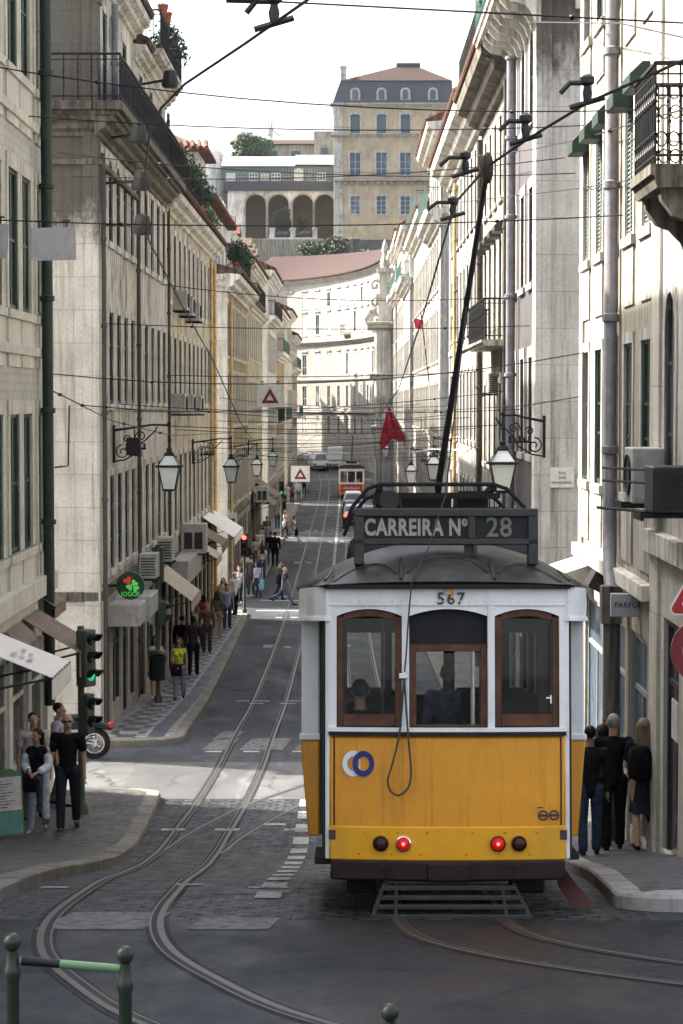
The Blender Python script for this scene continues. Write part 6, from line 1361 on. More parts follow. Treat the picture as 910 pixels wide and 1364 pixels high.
# signs ------------------------------------------------------------------
def tri_pts(r, n=6, rad=.06, flip=False):
    pts = []; V = [(-r, -r * .577), (r, -r * .577), (0, r * 1.155)]
    for i, (x, z) in enumerate(V):
        a0 = math.atan2(z, x); c = (x * (1 - rad * 2 / r), z * (1 - rad * 2 / r))
        for k in range(n + 1): a = a0 - math.pi / 3 + k * 2 * math.pi / 3 / n; pts.append((c[0] + rad * math.cos(a), c[1] + rad * math.sin(a)))
    return pts
def hung_sign(px0, py0, px1, py1, Y, label, tri=True, mat='sign_white', group=None, tilt=0):
    a = at(px0, py0, Y); b = at(px1, py1, Y); w = b.x - a.x; h = a.z - b.z; c = (a + b) / 2; t = root('hanging_sign', c, label, 'sign', group); t.rotation_euler = (0, tilt, 0)
    m = MB(); m.box(-w/2, w/2, -.01, .01, -h/2, h/2); mo('sign_plate', m.mesh('sign_plate', .004, 0), mat, t)
    m = MB()
    for x in (-w * .3, w * .3): m.tube([(x, 0, h/2 - .02), (x, 0, h/2 + .1)], .012, 5); m.tube([(x - .06, 0, h/2 + .1), (x + .06, 0, h/2 + .1)], .014, 5)
    mo('hook', m.mesh('hook', 0, 40), 'dark', t)
    if tri:
        r = h * .40; zc = -h * .10; m = MB(); V = [(-r, -r * .577), (r, -r * .577), (0, r * 1.155)]; k = .42
        for i in range(3):
            p, q = V[i], V[(i + 1) % 3]; m.prism([(p[0], -.012, p[1] + zc), (q[0], -.012, q[1] + zc), (q[0] * k, -.012, q[1] * k + zc), (p[0] * k, -.012, p[1] * k + zc)], (0, -.004, 0))
        mo('red_triangle', m.mesh('red_triangle', 0, 0), 'sign_dark_red', t)
    return t
hung_sign(343, 513, 378, 542, 66, 'white sign with hollow red triangle on the wire, the upper left one', group='triangle signs on wires'); hung_sign(388, 620, 413, 641, 98, 'white sign with hollow red triangle hanging low over the tracks', group='triangle signs on wires')
hung_sign(46, 306, 105, 349, 33, 'blank grey plate hung on a wire before the limestone corner', False, 'sign_back', 'blank plates on the wire', -.02); hung_sign(-40, 300, 16, 345, 33, 'blank grey plate on the same wire cut by the left picture edge', False, 'sign_back', 'blank plates on the wire', .05)
def road_signs():
    x, y = 3.36, 20.7; z = gz(y) + .16; t = root('road_sign_post', (x, y, z), 'red bordered triangle over a round no entry ring at the right edge', 'road sign')
    m = MB(); m.lathe([(.04, 0), (.04, 3.6)], (0, .06, 0), 10); mo('post', m.mesh('post', 0, 40), 'box_grey', t)
    zc = at(0, 866, y).z - z; m = MB(); m.lathe([(.30, .0), (.31, -.01), (.31, -.02), (.0, -.022)], (0, .02, zc), 36, 'y'); o = mo('round_plate', m.mesh('round_plate', 0, 40), 'sign_white', t); m = MB(); m.disc((0, -.004, zc), .31, 40, .195, (0, -1, 0), .004); mo('red_ring', m.mesh('red_ring', 0, 0), 'sign_dark_red', o)
    zt = at(0, 789, y).z - z; m = MB(); m.prism([(a, 0, b + zt) for a, b in tri_pts(.38)], (0, .015, 0)); o = mo('triangle_plate', m.mesh('triangle_plate', 0, 0), 'sign_white', t)
    m = MB(); A = tri_pts(.345, 6, .045); B = tri_pts(.235, 6, .03); n = len(A)
    for i in range(n): j = (i + 1) % n; m.prism([(A[i][0], -.002, A[i][1] + zt), (A[j][0], -.002, A[j][1] + zt), (B[j][0], -.002, B[j][1] + zt), (B[i][0], -.002, B[i][1] + zt)], (0, -.004, 0))
    mo('red_border', m.mesh('red_border', 0, 0), 'sign_red', o)
road_signs()
def shop_signs():
    # green round games sign
    c = at(175, 779, 49.3); t = root('round_shop_sign', c, 'round dark green sign with red heart and green clover reading JOGOS', 'sign'); r = .315
    m = MB(); m.lathe([(.0, .06), (r, .06), (r, -.06), (.0, -.06)], (0, 0, 0), 32, 'y'); mo('sign_box', m.mesh('sign_box', 0, 30), 'green_dk', t)
    def heart(cx, cz, s, rot, mat, nm):
        pts = []
        for k in range(28): a = 2 * math.pi * k / 28; x = 16 * math.sin(a) ** 3 / 17 * s; z = (13 * math.cos(a) - 5 * math.cos(2*a) - 2 * math.cos(3*a) - math.cos(4*a)) / 17 * s; pts.append((cx + x * math.cos(rot) - z * math.sin(rot), -.064, cz + x * math.sin(rot) + z * math.cos(rot)))
        q = MB(); q.prism(pts, (0, -.006, 0)); mo(nm, q.mesh(nm, 0, 0), mat, t)
    heart(-.06, .12, .105, .5, 'red_br', 'heart'); heart(.09, .06, .085, -.75, 'green_br', 'clover_leaf'); heart(-.02, -.03, .085, 2.4, 'green_br', 'clover_leaf'); heart(.12, -.06, .085, -2.3, 'green_br', 'clover_leaf')
    mo('lettering', text_mesh('JOGOS', .145, 'lettering', .003, .002, .95), 'green_br', t, (.0, -.066, -.19))
    m = MB(); m.box(-.5, -r + .02, -.02, .02, -.03, .03); mo('bracket', m.mesh('bracket', 0, 0), 'iron', t)
    # perfume/fashion shop sign on the right
    a, b = at(812, 789, 30.9), at(860, 820, 30.9); t = root('shop_sign', (a + b) / 2, 'grey projecting shop sign reading PARFOIS on the right', 'sign'); w, h = b.x - a.x, a.z - b.z
    m = MB(); m.box(-w/2, w/2, -.05, .05, -h/2, h/2); mo('sign_box', m.mesh('sign_box', .01, 30), 'sign_back', t); mo('lettering', text_mesh('PARFOIS', .105, 'lettering', .003, .0, 1.05, 1.0), 'black', t, (0, -.054, 0)); m = MB(); m.box(w/2, w/2 + .12, -.03, .03, h/2 - .1, h/2); mo('bracket', m.mesh('bracket', 0, 0), 'iron', t)
    # street plate on the limestone end wall
    a, b = at(729, 622, 47.93), at(763, 649, 47.93); t = root('street_name_plate', (a + b) / 2, 'small white marble street name plate on the right limestone end wall', 'sign'); w, h = b.x - a.x, a.z - b.z
    m = MB(); m.box(-w/2, w/2, 0, .05, -h/2, h/2); mo('plate', m.mesh('plate', .01, 0), 'sign_white', t)
    for i, s in enumerate(('RUA', 'DOS', 'FANQUEIROS')): mo('lettering', text_mesh(s, .085 if i < 2 else .075, 'lettering', .002, .0, .95), 'ink', t, (.02 if i < 2 else .01, -.004, .1 - i * .105))
    # posters on the right wall
    for i, (py, hh) in enumerate(((955, .5),)):
        c = at(903, py, 27.6); m = MB(); m.box(4.085, 4.10, 27.1, 27.6, c.z - hh/2, c.z + hh/2); tag(mo('poster', m.mesh('poster', 0, 0), 'paper'), 'small pale poster on the right wall under the red ring sign', 'poster')
    # menu board on the near left pavement
    x, y = -5.08, 32.6; t = root('menu_board', (x, y, gz(y) + .17), 'teal and white folding menu board at the left picture edge', 'sign board'); t.rotation_euler = (0, 0, .6); t.scale = (.68, .7, .95)
    m = MB(); pts = [(-.34, 0), (.34, 0), (.34, .92)] + [(.34 * math.cos(k * math.pi / 10), .92 + .12 * math.sin(k * math.pi / 10)) for k in range(1, 10)] + [(-.34, .92)]
    m.prism([(a, 0 + b * .12, b) for a, b in pts], (0, .03, 0)); m.prism([(a, .42 - b * .12, b) for a, b in pts], (0, .03, 0)); mo('board', m.mesh('board', 0, 0), simple('white board green rim', (.09, .20, .10), .5), t)
    m = MB(); q = lambda a, b, o=-.006: (a, b * .12 + o, b); m.quad(q(-.30, .40), q(.30, .40), q(.30, .93), q(-.30, .93)); mo('menu_sheet', m.mesh('menu_sheet', 0, 0, False), 'paper', t); m = MB(); m.quad(q(-.30, .04), q(.30, .04), q(.30, .38), q(-.30, .38)); mo('teal_panel', m.mesh('teal_panel', 0, 0, False), 'teal', t)
    m = MB()
    for k in range(10): m.quad(q(-.24, .86 - k * .045, -.01), q(-.24 + .1 + .3 * ((k * 37) % 10) / 10, .86 - k * .045, -.01), q(-.24 + .1 + .3 * ((k * 37) % 10) / 10, .872 - k * .045, -.01), q(-.24, .872 - k * .045, -.01))
    mo('menu_lines', m.mesh('menu_lines', 0, 0, False), 'navy', t).name = 'menu_text'
shop_signs()

# awnings, air conditioners, boxes -----------------------------------------
def awning(xw, y0, y1, z, pr, drop, val, mat, label, side=-1, group=None):
    t = root('awning', (xw, (y0 + y1) / 2, z), label, 'awning', group); s = 1 if side < 0 else -1; h = (y1 - y0) / 2
    m = MB(); n = 8; rings = []
    for k in range(n + 1):
        yy = -h + 2 * h * k / n; sag = .03 * math.sin(math.pi * k / n); rings.append([(s * .02, yy, 0), (s * pr * .5, yy, -drop * .5 - sag), (s * pr, yy, -drop), (s * pr, yy, -drop - .012), (s * pr * .5, yy, -drop * .5 - sag - .012), (s * .02, yy, -.012)])
    m.loft(rings); mo('canopy', m.mesh('canopy', 0, 40), mat, t)
    v = MB(); rings = []
    for k in range(25): yy = -h + 2 * h * k / 24; rings.append([(s * (pr + .01 + .012 * math.sin(k * 1.9)), yy, -drop), (s * (pr + .012 + .02 * math.sin(k * 1.9)), yy, -drop - val - .02 * math.sin(k * 2.1)), (s * (pr - .0 + .02 * math.sin(k * 1.9)), yy, -drop - val - .02 * math.sin(k * 2.1)), (s * (pr + .012 * math.sin(k * 1.9)), yy, -drop)])
    v.loft(rings); mo('valance', v.mesh('valance', 0, 50), mat, t)
    a = MB()
    for yy in (-h + .05, h - .05): a.tube([(s * .02, yy, -drop - .25), (s * pr, yy, -drop - .02)], .018, 5)
    a.tube([(s * pr, -h, -drop - .02), (s * pr, h, -drop - .02)], .022, 5); mo('awning_arm', a.mesh('awning_arm', 0, 50), 'dark', t)
    return t
awning(-5.28, 35.2, 36.9, 5.3, .92, .54, .4, 'awn_brown', 'large brown cloth awning over the near left shop'); awning(-5.28, 33.4, 35.0, 5.28, .3, .24, .3, 'awn_brown', 'short faded brown awning left of the large brown one'); awning(-5.28, 37.2, 38.5, 5.5, .26, .18, .2, 'awn_brown', 'narrow brown awning at the near left house corner')
aw = awning(-5.28, 29.9, 31.8, 5.5, 1.2, .48, .3, 'awn_white', 'white awning with faint purple lettering at lower left')
m_ = MB()
for q, (y_, x_, w_) in enumerate(((-.45, .55, .34), (-.42, .66, .28), (-.47, .77, .36), (.12, .60, .30), (.10, .72, .22))):
    for g_ in range(6): yy = y_ + w_ * g_ / 6; m_.quad((x_, yy, -.4 * x_ + .006), (x_ + .07, yy + .012, -.4 * (x_ + .07) + .006), (x_ + .07, yy + w_ / 9, -.4 * (x_ + .07) + .006), (x_ + .01, yy + w_ / 9, -.4 * (x_ + .01) + .006))
mo('faded_print', m_, simple('purple print', (.34, .26, .36), .8), aw)
awning(-5.48, 62.0, 65.6, 3.9, 1.0, .75, .3, 'awn_beige', 'beige awning behind the round green sign', -1); awning(-5.48, 74.0, 76.5, 4.1, 1.0, .6, .25, 'awn_beige', 'narrow tan awning under the big air conditioner', -1); awning(-5.48, 77, 80.5, 4.3, 1.0, .55, .3, 'awn_brown', 'brown awning between the tan and the white one', -1)
awning(-5.48, 81.5, 88, 4.5, 1.2, .75, .3, 'awn_white', 'white awning above the busy pavement before the second crossing', -1); awning(-5.48, 122, 127, 3.9, 1.3, .9, .3, 'awn_brown', 'far brown awning, the lower of a pair past the second crossing', -1, 'far brown awnings'); awning(-5.48, 128, 134, 4.1, 1.3, .9, .3, 'awn_brown', 'far brown awning, the upper of a pair past the second crossing', -1, 'far brown awnings')
def ac_unit(c, w, d, h, face, label, mat='ac', group=None, grille=2):
    """face: direction its grille looks: 'y-' to the camera, 'x+' / 'x-' into the street"""
    t = root('air_conditioner', c, label, 'air conditioner', group); m = MB(); m.box(-w/2, w/2, -d/2, d/2, 0, h); mo('case', m.mesh('case', .015, 30), mat, t)
    g = MB()
    if face == 'y-':
        if grille == 2:
            for x0, x1 in ((-w * .38, -w * .05), (w * .03, w * .36)): g.box(x0, x1, -d/2 - .008, -d/2 + .01, h * .15, h * .72)
        else:
            for k in range(7): g.box(-w * .4, w * .4, -d/2 - .01, -d/2 + .01, h * (.12 + .11 * k), h * (.17 + .11 * k))
    else:
        s = 1 if face == 'x+' else -1; g.lathe([(.0, s * (w/2 + .005)), (h * .36, s * (w/2 + .005)), (h * .38, s * (w/2 + .03)), (h * .36, s * w/2)], (0, 0, h * .5), 18, 'x')
    mo('grille', g.mesh('grille', 0, 0), 'ac_dark', t); b = MB(); b.box(-w/2 - .1, w/2 + .05, -d/2 + .05, -d/2 + .09, -.06, -.01); b.box(-w/2 - .1, w/2 + .05, d/2 - .09, d/2 - .05, -.06, -.01); b.box(-w/2 - .14, -w/2 - .1, -d/2 + .04, d/2 - .04, -.09, .02); mo('bracket', b.mesh('bracket', 0, 0), 'iron', t); return t
def units():
    def L(px, py_bot, Y, w, d, h, face, label, mat='ac', group=None, grille=2, x=None):
        p = at(px, py_bot, Y); return ac_unit((p.x if x is None else x, Y, p.z), w, d, h, face, label, mat, group, grille)
    L(200, 768, 53.5, .42, .8, .6, 'y-', 'grey air conditioner with ribbed front just right of the green round sign', grille=7); L(222, 746, 60, .42, .8, .66, 'y-', 'grey air conditioner behind the ribbed one on the left wall', grille=7); L(260, 735, 71, .8, .9, .95, 'y-', 'big beige air conditioner with two dark slots above the awnings')
    for i, (px, Y) in enumerate(((242, 69), (250, 71.5), (259, 74))): L(px, 415 + i * 7, Y, .5, .9, .62, 'x+', ['upper grey box unit nearest of three on the ochre house', 'upper grey box unit, middle of three on the ochre house', 'upper grey box unit farthest of three on the ochre house'][i], 'box_grey', 'upper box units on the ochre house')
    for i, (px, Y) in enumerate(((239, 67.5), (250, 71), (261, 75))): L(px, 551, Y, .5, .9, .62, 'x+', ['pale lower air conditioner nearest of three on one shelf', 'pale lower air conditioner, middle of three on one shelf', 'pale lower air conditioner farthest of three on one shelf'][i], 'ac', 'lower air conditioners on one shelf')
    L(856, 668, 28.8, .42, .85, .72, 'x-', 'beige air conditioner on steel bars at the right wall', 'ac'); L(896, 681, 26.2, .62, .75, .55, 'y-', 'dark grey air conditioner cut by the right picture edge', 'dark', None, 7)
    L(662, 524, 60.5, .55, .8, .55, 'y-', 'grey ventilated box on the hooded cream house under its balcony', 'box_grey', None, 7); L(350, 668, 110, .6, .9, .8, 'y-', 'far white air conditioner on the left, nearer one', 'ac'); L(309, 706, 99, .5, .8, .8, 'y-', 'white air conditioner at the second side street corner', 'ac')
    m = MB(); 
    for z in (0, .16): m.tube([(3.2, 27.6, at(0, 621, 28).z - z), (4.6, 24.6, at(0, 621, 28).z - z)], .018, 6)
    m.tube([(3.2, 28.2, at(0, 676, 28).z), (4.6, 25.2, at(0, 676, 28).z)], .022, 6); m.tube([(4.05, 25.9, at(0, 618, 28).z), (4.05, 26.5, at(0, 677, 28).z)], .02, 6)
    tag(mo('steel_bracket', m.mesh('steel_bracket', 0, 40), 'dark'), 'dark steel bars carrying the air conditioners at the right edge', 'bracket')
    # small shop light boxes under the green sign
    a = at(163, 826, 51); m = MB(); m.box(-5.5, -4.75, 49.6, 51.0, a.z, a.z + .5); m.box(-5.5, -4.65, 51.2, 53.2, a.z + .05, a.z + .55); tag(mo('light_box_sign', m.mesh('light_box_sign', .02, 0), 'ac'), 'blank beige light box sign below the round green sign', 'sign')
    a = at(268, 774, 66); m = MB(); m.box(-5.5, -4.9, 66.5, 72.5, 3.2, 3.95); tag(mo('shop_fascia', m.mesh('shop_fascia', .02, 0), 'box_grey'), 'grey fascia box over the shop past the beige awning', 'sign')
    # black speaker-like lamp box beside the first lantern bracket
    a = at(181, 594, 50.5); m = MB(); m.loft([[(a.x - .17, a.y - .2, a.z - .2), (a.x + .17, a.y - .2, a.z - .24), (a.x + .17, a.y + .2, a.z - .24), (a.x - .17, a.y + .2, a.z - .2)], [(a.x - .17, a.y - .2, a.z + .2), (a.x + .14, a.y - .2, a.z + .2), (a.x + .14, a.y + .2, a.z + .2), (a.x - .17, a.y + .2, a.z + .2)]]); m.tube([a, (a.x, a.y, a.z + .4)], .02, 5); tag(mo('floodlight', m.mesh('floodlight', .02, 30), 'black'), 'black floodlight box beside the first left lantern bracket', 'lamp')
    a = at(795, 768, 35.5); m = MB(); m.tube([(4.1, 35.5, a.z + .05), (a.x, 35.5, a.z + .05)], .02, 5); m.tube([(4.1, 35.5, a.z - .1), (a.x, 35.5, a.z - .08)], .02, 5); m.box(a.x - .12, a.x + .12, 35.2, 35.8, a.z - .2, a.z + .12, Matrix.Translation((a.x, 35.5, a.z)) @ Matrix.Rotation(.5, 4, 'Y') @ Matrix.Translation((-a.x, -35.5, -a.z))); tag(mo('floodlight', m.mesh('floodlight', .01, 30), 'black'), 'black floodlight on two bars beside the tram roof on the right', 'lamp')
    for px, py, Y in ((608, 420, 84), (605, 545, 86)):
        c = at(px, py, Y); m = MB(); m.ball(c, (.32, .32, .3), 12, 8); m.tube([c, (4.15, Y, c.z + .1)], .03, 5); tag(mo('globe_lamp', m.mesh('globe_lamp', 0, 60), 'pl_warm'), 'cream globe lamp on the white house, the %s one beside the trolley pole' % ('upper' if py < 500 else 'lower'), 'lamp', 'globe lamps')
    # insulators / electric boxes on brackets in the upper left
    for i, (px, py, Y) in enumerate(((230, 112, 52), (188, 183, 47.0), (192, 245, 46.5), (193, 303, 46))):
        c = at(px, py, Y); m = MB(); m.lathe([(.16, -.2), (.2, -.14), (.15, .18), (.06, .24)], c, 8); m.tube([c, (-5.5, Y + 3, c.z + .25)], .035, 5); tag(mo('wire_insulator', m.mesh('wire_insulator', 0, 40), 'dark'), ['grey insulator box held in front of the high flower balcony', 'grey insulator box on an arm below the screened balcony', 'dark insulator hanging beside the upper corner house windows', 'lowest dark insulator on the long diagonal wire'][i], 'insulator', 'insulators at upper left')
units()

# flag, railing in front -----------------------------------------------------
def flag():
    Y = 132; p0 = at(545, 592, Y); p1 = at(516, 537, Y - 2); t = root('flag', p0, 'red flag on a slanted pole hanging over the street on the right', 'flag'); m = MB(); m.tube([Vector((4.1, Y + .5, p0.z - .6)), p1], .05, 6); mo('flag_pole', m.mesh('flag_pole', 0, 40), 'trim', t, world=True)
    q = MB(); nu, nv = 10, 12; pe = p1.lerp(p0, .86)
    P = [[p1.lerp(pe, .04 + .96 * i / nu) + Vector((-1.65 * (i / nu) * (j / nv), .16 * math.sin(j * 1.1 + i * .5) * j / nv, -(i / nu) * (j / nv) * (.35 + .35 * math.sin(j * .8)))) for j in range(nv + 1)] for i in range(nu + 1)]
    q.add([p for r in P for p in r], [(i * (nv + 1) + j, i * (nv + 1) + j + 1, (i + 1) * (nv + 1) + j + 1, (i + 1) * (nv + 1) + j) for i in range(nu) for j in range(nv)]); mo('cloth', q.mesh('cloth', 0, 179), 'flag', t, world=True)
    Y = 112; c = at(557, 430, Y); t = root('small_flag', c, 'small red and yellow flag high on the right facades', 'flag'); m = MB(); m.tube([Vector((4.1, Y, c.z - 3.2)), c + Vector((.1, 0, .5))], .03, 5); mo('flag_pole', m.mesh('flag_pole', 0, 40), 'dark', t, world=True); q = MB(); q.add([c + Vector((-.25, 0, .2)), c + Vector((.25, .1, .1)), c + Vector((.2, -.1, -.35)), c + Vector((-.2, .05, -.3))], [(0, 1, 2, 3)]); mo('cloth', q.mesh('cloth', 0, 0), 'flag', t, world=True)
flag()
def front_railing():
    Y = 8.0; zb = gz(Y) + .0
    def post(px, py, label):
        c = at(px, py, Y); t = root('bollard_post', (c.x, Y, zb), label, 'post', 'ball topped posts in front'); h = c.z - zb; m = MB(); m.lathe([(.04, 0), (.04, .1), (.0245, .12), (.0245, h - .14), (.030, h - .13), (.030, h - .10), (.0245, h - .09), (.02, h - .03)], (0, 0, 0), 16); mo('shaft', m.mesh('shaft', 0, 40), 'post_green', t); m = MB(); m.ball((0, 0, h - .0), .034, 18, 12); mo('ball', m.mesh('ball', 0, 60), 'post_green', t); return c, h
    c0, h0 = post(14, 1258, 'dark green ball topped post at the lower left corner'); c1, h1 = post(165, 1275, 'dark green ball topped post joined to the corner post by a rail'); post(520, 1353, 'only the ball top of a dark post showing at the bottom centre')
    a = at(24, 1283, Y); b = at(158, 1294, Y); t = root('handrail', a, 'green painted handrail bar with a dark stretch between two front posts', 'railing'); m = MB(); m.tube([a, b], .0165, 12); mo('bar', m.mesh('bar', 0, 60), 'rail_green', t, world=True); m = MB(); m.tube([a.lerp(b, .02), a.lerp(b, .40)], .0172, 12); mo('dark_sleeve', m.mesh('dark_sleeve', 0, 60), 'black', t, world=True)
front_railing()

# vehicles --------------------------------------------------------------------
def car(x, y, z, rz, mat, name, label, group=None, kind='saloon', away=True, brake=False, sc=1.0):
    t = root(name, (x, y, z), label, 'car' if kind != 'van' else 'van', group, rz)
    if kind == 'saloon': prof = [(-2.05, .38), (-2.08, .62), (-2.0, .88), (-1.45, .93), (-1.05, 1.33), (-.6, 1.42), (.35, 1.42), (.95, .98), (1.9, .82), (2.08, .6), (2.05, .36)]; wz, hw = .93, .84
    elif kind == 'hatch': prof = [(-1.85, .38), (-1.9, .7), (-1.82, .95), (-1.6, 1.36), (-1.3, 1.46), (.2, 1.48), (.85, 1.02), (1.75, .86), (1.92, .62), (1.9, .36)]; wz, hw = .96, .82
    else: prof = [(-2.2, .42), (-2.24, .8), (-2.2, 1.1), (-2.05, 1.92), (-1.9, 2.0), (1.0, 2.0), (1.4, 1.85), (1.75, 1.2), (2.2, 1.05), (2.3, .7), (2.25, .4)]; wz, hw = 1.12, .9
    def tumble(zz): return hw if zz < wz else hw * (1 - .16 * (zz - wz) / .55)
    rings = []; n = 10
    for k in range(n + 1):
        u = -1 + 2 * k / n; rings.append([(tumble(zz) * u * sc, yy * (1 - .03 * abs(u) ** 4) * sc, (zz - .04 * abs(u) ** 6) * sc) for yy, zz in prof])
    m = MB(); m.loft(rings); mo('body', m.mesh('body', .02, 50), mat, t)
    g = MB()
    def strip_(i, j, inset, o):                               # glass on the sloping panel between profile points i and j
        (ya, za), (yb, zb_) = prof[i], prof[j]; d = Vector((0, yb - ya, zb_ - za)).normalized(); nn = Vector((0, -d.z, d.y)) * o
        a = Vector((0, ya, za)).lerp(Vector((0, yb, zb_)), .14) + nn; b = Vector((0, ya, za)).lerp(Vector((0, yb, zb_)), .9) + nn
        wa, wb = tumble(a.z) - inset, tumble(b.z) - inset
        g.add([(sx * sc, p.y * sc, p.z * sc) for p, w in ((a, wa), (b, wb)) for sx in (-w, w)], [(0, 1, 3, 2)])
    if kind == 'saloon': strip_(3, 4, .12, .012); strip_(6, 7, .12, .012)
    elif kind == 'hatch': strip_(2, 3, .12, .012); strip_(5, 6, .12, .012)
    else: strip_(2, 3, .16, .015); strip_(6, 7, .1, .015)
    mo('windscreen', g.mesh('windscreen', 0, 0), 'car_glass', t)
    for sg in (-1, 1):
        s = MB()
        for a, b in ((-.95, -.1), (-.02, .6)): s.quad((sg * (tumble(1.0) + .008) * sc, a * sc, (wz + .06) * sc), (sg * (tumble(1.0) + .008) * sc, (b + (.22 if b > .3 else 0)) * sc, (wz + .06) * sc), (sg * (tumble(1.34) + .008) * sc, (b - .1) * sc, 1.34 * sc), (sg * (tumble(1.34) + .008) * sc, (a + .12) * sc, 1.34 * sc))
        mo('side_window', s.mesh('side_window', 0, 0), 'car_glass', t)
    for sx in (-1, 1):
        for yy in (-1.25, 1.3): w = MB(); w.lathe([(.1, -.09), (.29, -.1), (.31, -.06), (.31, .06), (.29, .1), (.1, .09)], (sx * (hw - .08) * sc, yy * sc, .31 * sc), 18, 'x'); mo('wheel', w.mesh('wheel', 0, 40), 'tyre', t)
        l = MB(); l.box(sx * (hw - .2) * sc - .14, sx * (hw - .2) * sc + .14, (prof[1][0] - .03) * sc, (prof[1][0] + .08) * sc, .62 * sc, .80 * sc); mo('tail_light', l.mesh('tail_light', .02, 30), ('sig_red' if brake and sx < 0 else 'tail') if brake else 'reflector', t)
    b = MB(); b.box(-(hw - .02) * sc, (hw - .02) * sc, (prof[1][0] - .06) * sc, (prof[1][0] + .15) * sc, .36 * sc, .54 * sc); mo('bumper', b.mesh('bumper', .03, 30), 'dark', t); b = MB(); b.box(-.26, .26, (prof[1][0] - .075) * sc, (prof[1][0] - .05) * sc, .58 * sc, .70 * sc); mo('number_plate', b.mesh('number_plate', 0, 0), 'sign_white', t); return t
def vehicles():
    for c in CARS: car(c[0], c[1], c[2], c[3] + math.pi / 2, c[4], c[5], c[6], c[7], 'hatch')
    car(.42, 158, 0, 0, 'car_silver', 'saloon_car', 'silver saloon car with a lit red tail lamp, last in the queue', 'cars queueing in the right lane', 'saloon', brake=True); car(.35, 164.5, 0, 0, 'car_dark', 'saloon_car', 'dark blue car between the silver saloon and the white van', 'cars queueing in the right lane', 'saloon'); car(.3, 171.5, 0, 0, 'car_white', 'small_van', 'pale van right behind the far tram', 'cars queueing in the right lane', 'van', sc=.9)
    car(-3.5, 249, gz(249), .15, 'car_white', 'delivery_van', 'cream van climbing the far bend in front of the curved building', None, 'van')
    t = root('box_truck', (-1.6, 251, gz(251)), 'white box of a small truck beside the far cream van', 'truck'); m = MB(); m.box(-.85, .85, -1.5, 1.7, .55, 2.5); mo('cargo_box', m.mesh('cargo_box', .03, 0), 'white', t); m = MB(); m.box(-.8, .8, 1.72, 3.0, .5, 1.9); mo('cab', m.mesh('cab', .1, 0), 'car_white', t); m = MB()
    for x in (-.7, .7):
        for y in (-1, 2.2): m.lathe([(.05, -.1), (.36, -.1), (.36, .1), (.05, .1)], (x, y, .36), 14, 'x')
    mo('wheel_set', m.mesh('wheel_set', 0, 40), 'tyre', t).name = 'axle'
    # far tram, seen from the front
    x, y = .22, 197; t = root('far_tram', (x, y, gz(y)), 'far yellow tram with a red advert panel in the queue', 'tram')
    m = MB(); m.box(-1.15, 1.15, 0, 8, .45, 1.35); mo('lower_body', m.mesh('lower_body', .05, 0), 'yellow', t); f = Fr((0, 0, 0), (1, 0, 0), (0, -1, 0)); m = MB(); facade(m, f, -1.15, 1.15, 1.35, 2.75, [(-1.0, -.42, 1.5, 2.5), (-.32, .32, 1.5, 2.5), (.42, 1.0, 1.5, 2.5)], .1)
    for sx in (-1.15, 1.15): m.quad((sx, 0, 1.35), (sx, 8, 1.35), (sx, 8, 2.75), (sx, 0, 2.75))
    mo('upper_body', m.mesh('upper_body', 0, 0), 'tram_white', t); g = MB(); g.box(-1.05, 1.05, .08, .1, 1.4, 2.6); mo('windscreen', g.mesh('windscreen', 0, 0), 'pane_curtain', t)
    m = MB(); m.loft([[(-1.25, yy, 2.75), (1.25, yy, 2.75), (1.2, yy, 2.9), (.7, yy, 3.12), (-.7, yy, 3.12), (-1.2, yy, 2.9)] for yy in (-.1, 8.1)]); mo('roof', m.mesh('roof', .05, 0), 'roof_grey', t); m = MB(); m.box(-.95, .95, -.03, 0, .62, 1.34); ap = mo('advert_panel', m.mesh('advert_panel', 0, 0), simple('magenta red advert', (.45, .05, .09), .5), t)
    mo('advert_text', text_mesh('siderella.com', .30, 'advert_text', .003, .005, .95), 'white', ap, (0, -.035, 1.0)); m = MB(); m.box(-.8, .8, .2, 7.8, .1, .5); mo('underframe', m.mesh('underframe', 0, 0), 'under', t); m = MB(); m.tube([(0, 4, 3.2), (.1, .5, 5.7)], .04, 6); m.box(-.5, .5, 3, 5, 3.1, 3.35); mo('trolley_pole', m.mesh('trolley_pole', 0, 0), 'dark', t)
    # parked motorcycle in the near side street
    x, y = -5.75, 44.2; z = gz(y); t = root('motorcycle', (x, y, z), 'black motorcycle with red tail lamp parked in the first side street', 'motorcycle'); t.rotation_euler = (0, 0, 0)
    def wh(cx): 
        w = MB(); n = 24; w.loft([[(cx + r * math.cos(2 * math.pi * k / n), o, .32 + r * math.sin(2 * math.pi * k / n)) for k in range(n)] for r, o in ((.21, -.05), (.30, -.06), (.325, 0), (.30, .06), (.21, .05), (.21, -.05))], True, False); o_ = mo('wheel', w.mesh('wheel', 0, 60), 'tyre', t); s = MB(); s.lathe([(.06, -.07), (.06, .07)], (cx, 0, .32), 10, 'y')
        for k in range(9): a = 2 * math.pi * k / 9; s.tube([(cx, 0, .32), (cx + .215 * math.cos(a), 0, .32 + .215 * math.sin(a))], .008, 4)
        s.disc((cx, -.02, .32), .215, 20, .19, (0, -1, 0), .03); mo('rim', s.mesh('rim', 0, 50), 'chrome', o_)
    wh(.58); wh(-.85)
    b = MB(); b.loft([[(.95, s * .06, .58) for s in (-1, 1)] + [(.95, s * .06, .64) for s in (1, -1)], [(.62, s * .13, .64) for s in (-1, 1)] + [(.62, s * .12, .82) for s in (1, -1)], [(.1, s * .14, .6) for s in (-1, 1)] + [(.1, s * .12, .8) for s in (1, -1)], [(-.55, s * .12, .7) for s in (-1, 1)] + [(-.55, s * .1, .95) for s in (1, -1)]]); mo('body', b.mesh('body', .03, 50), 'car_dark', t)
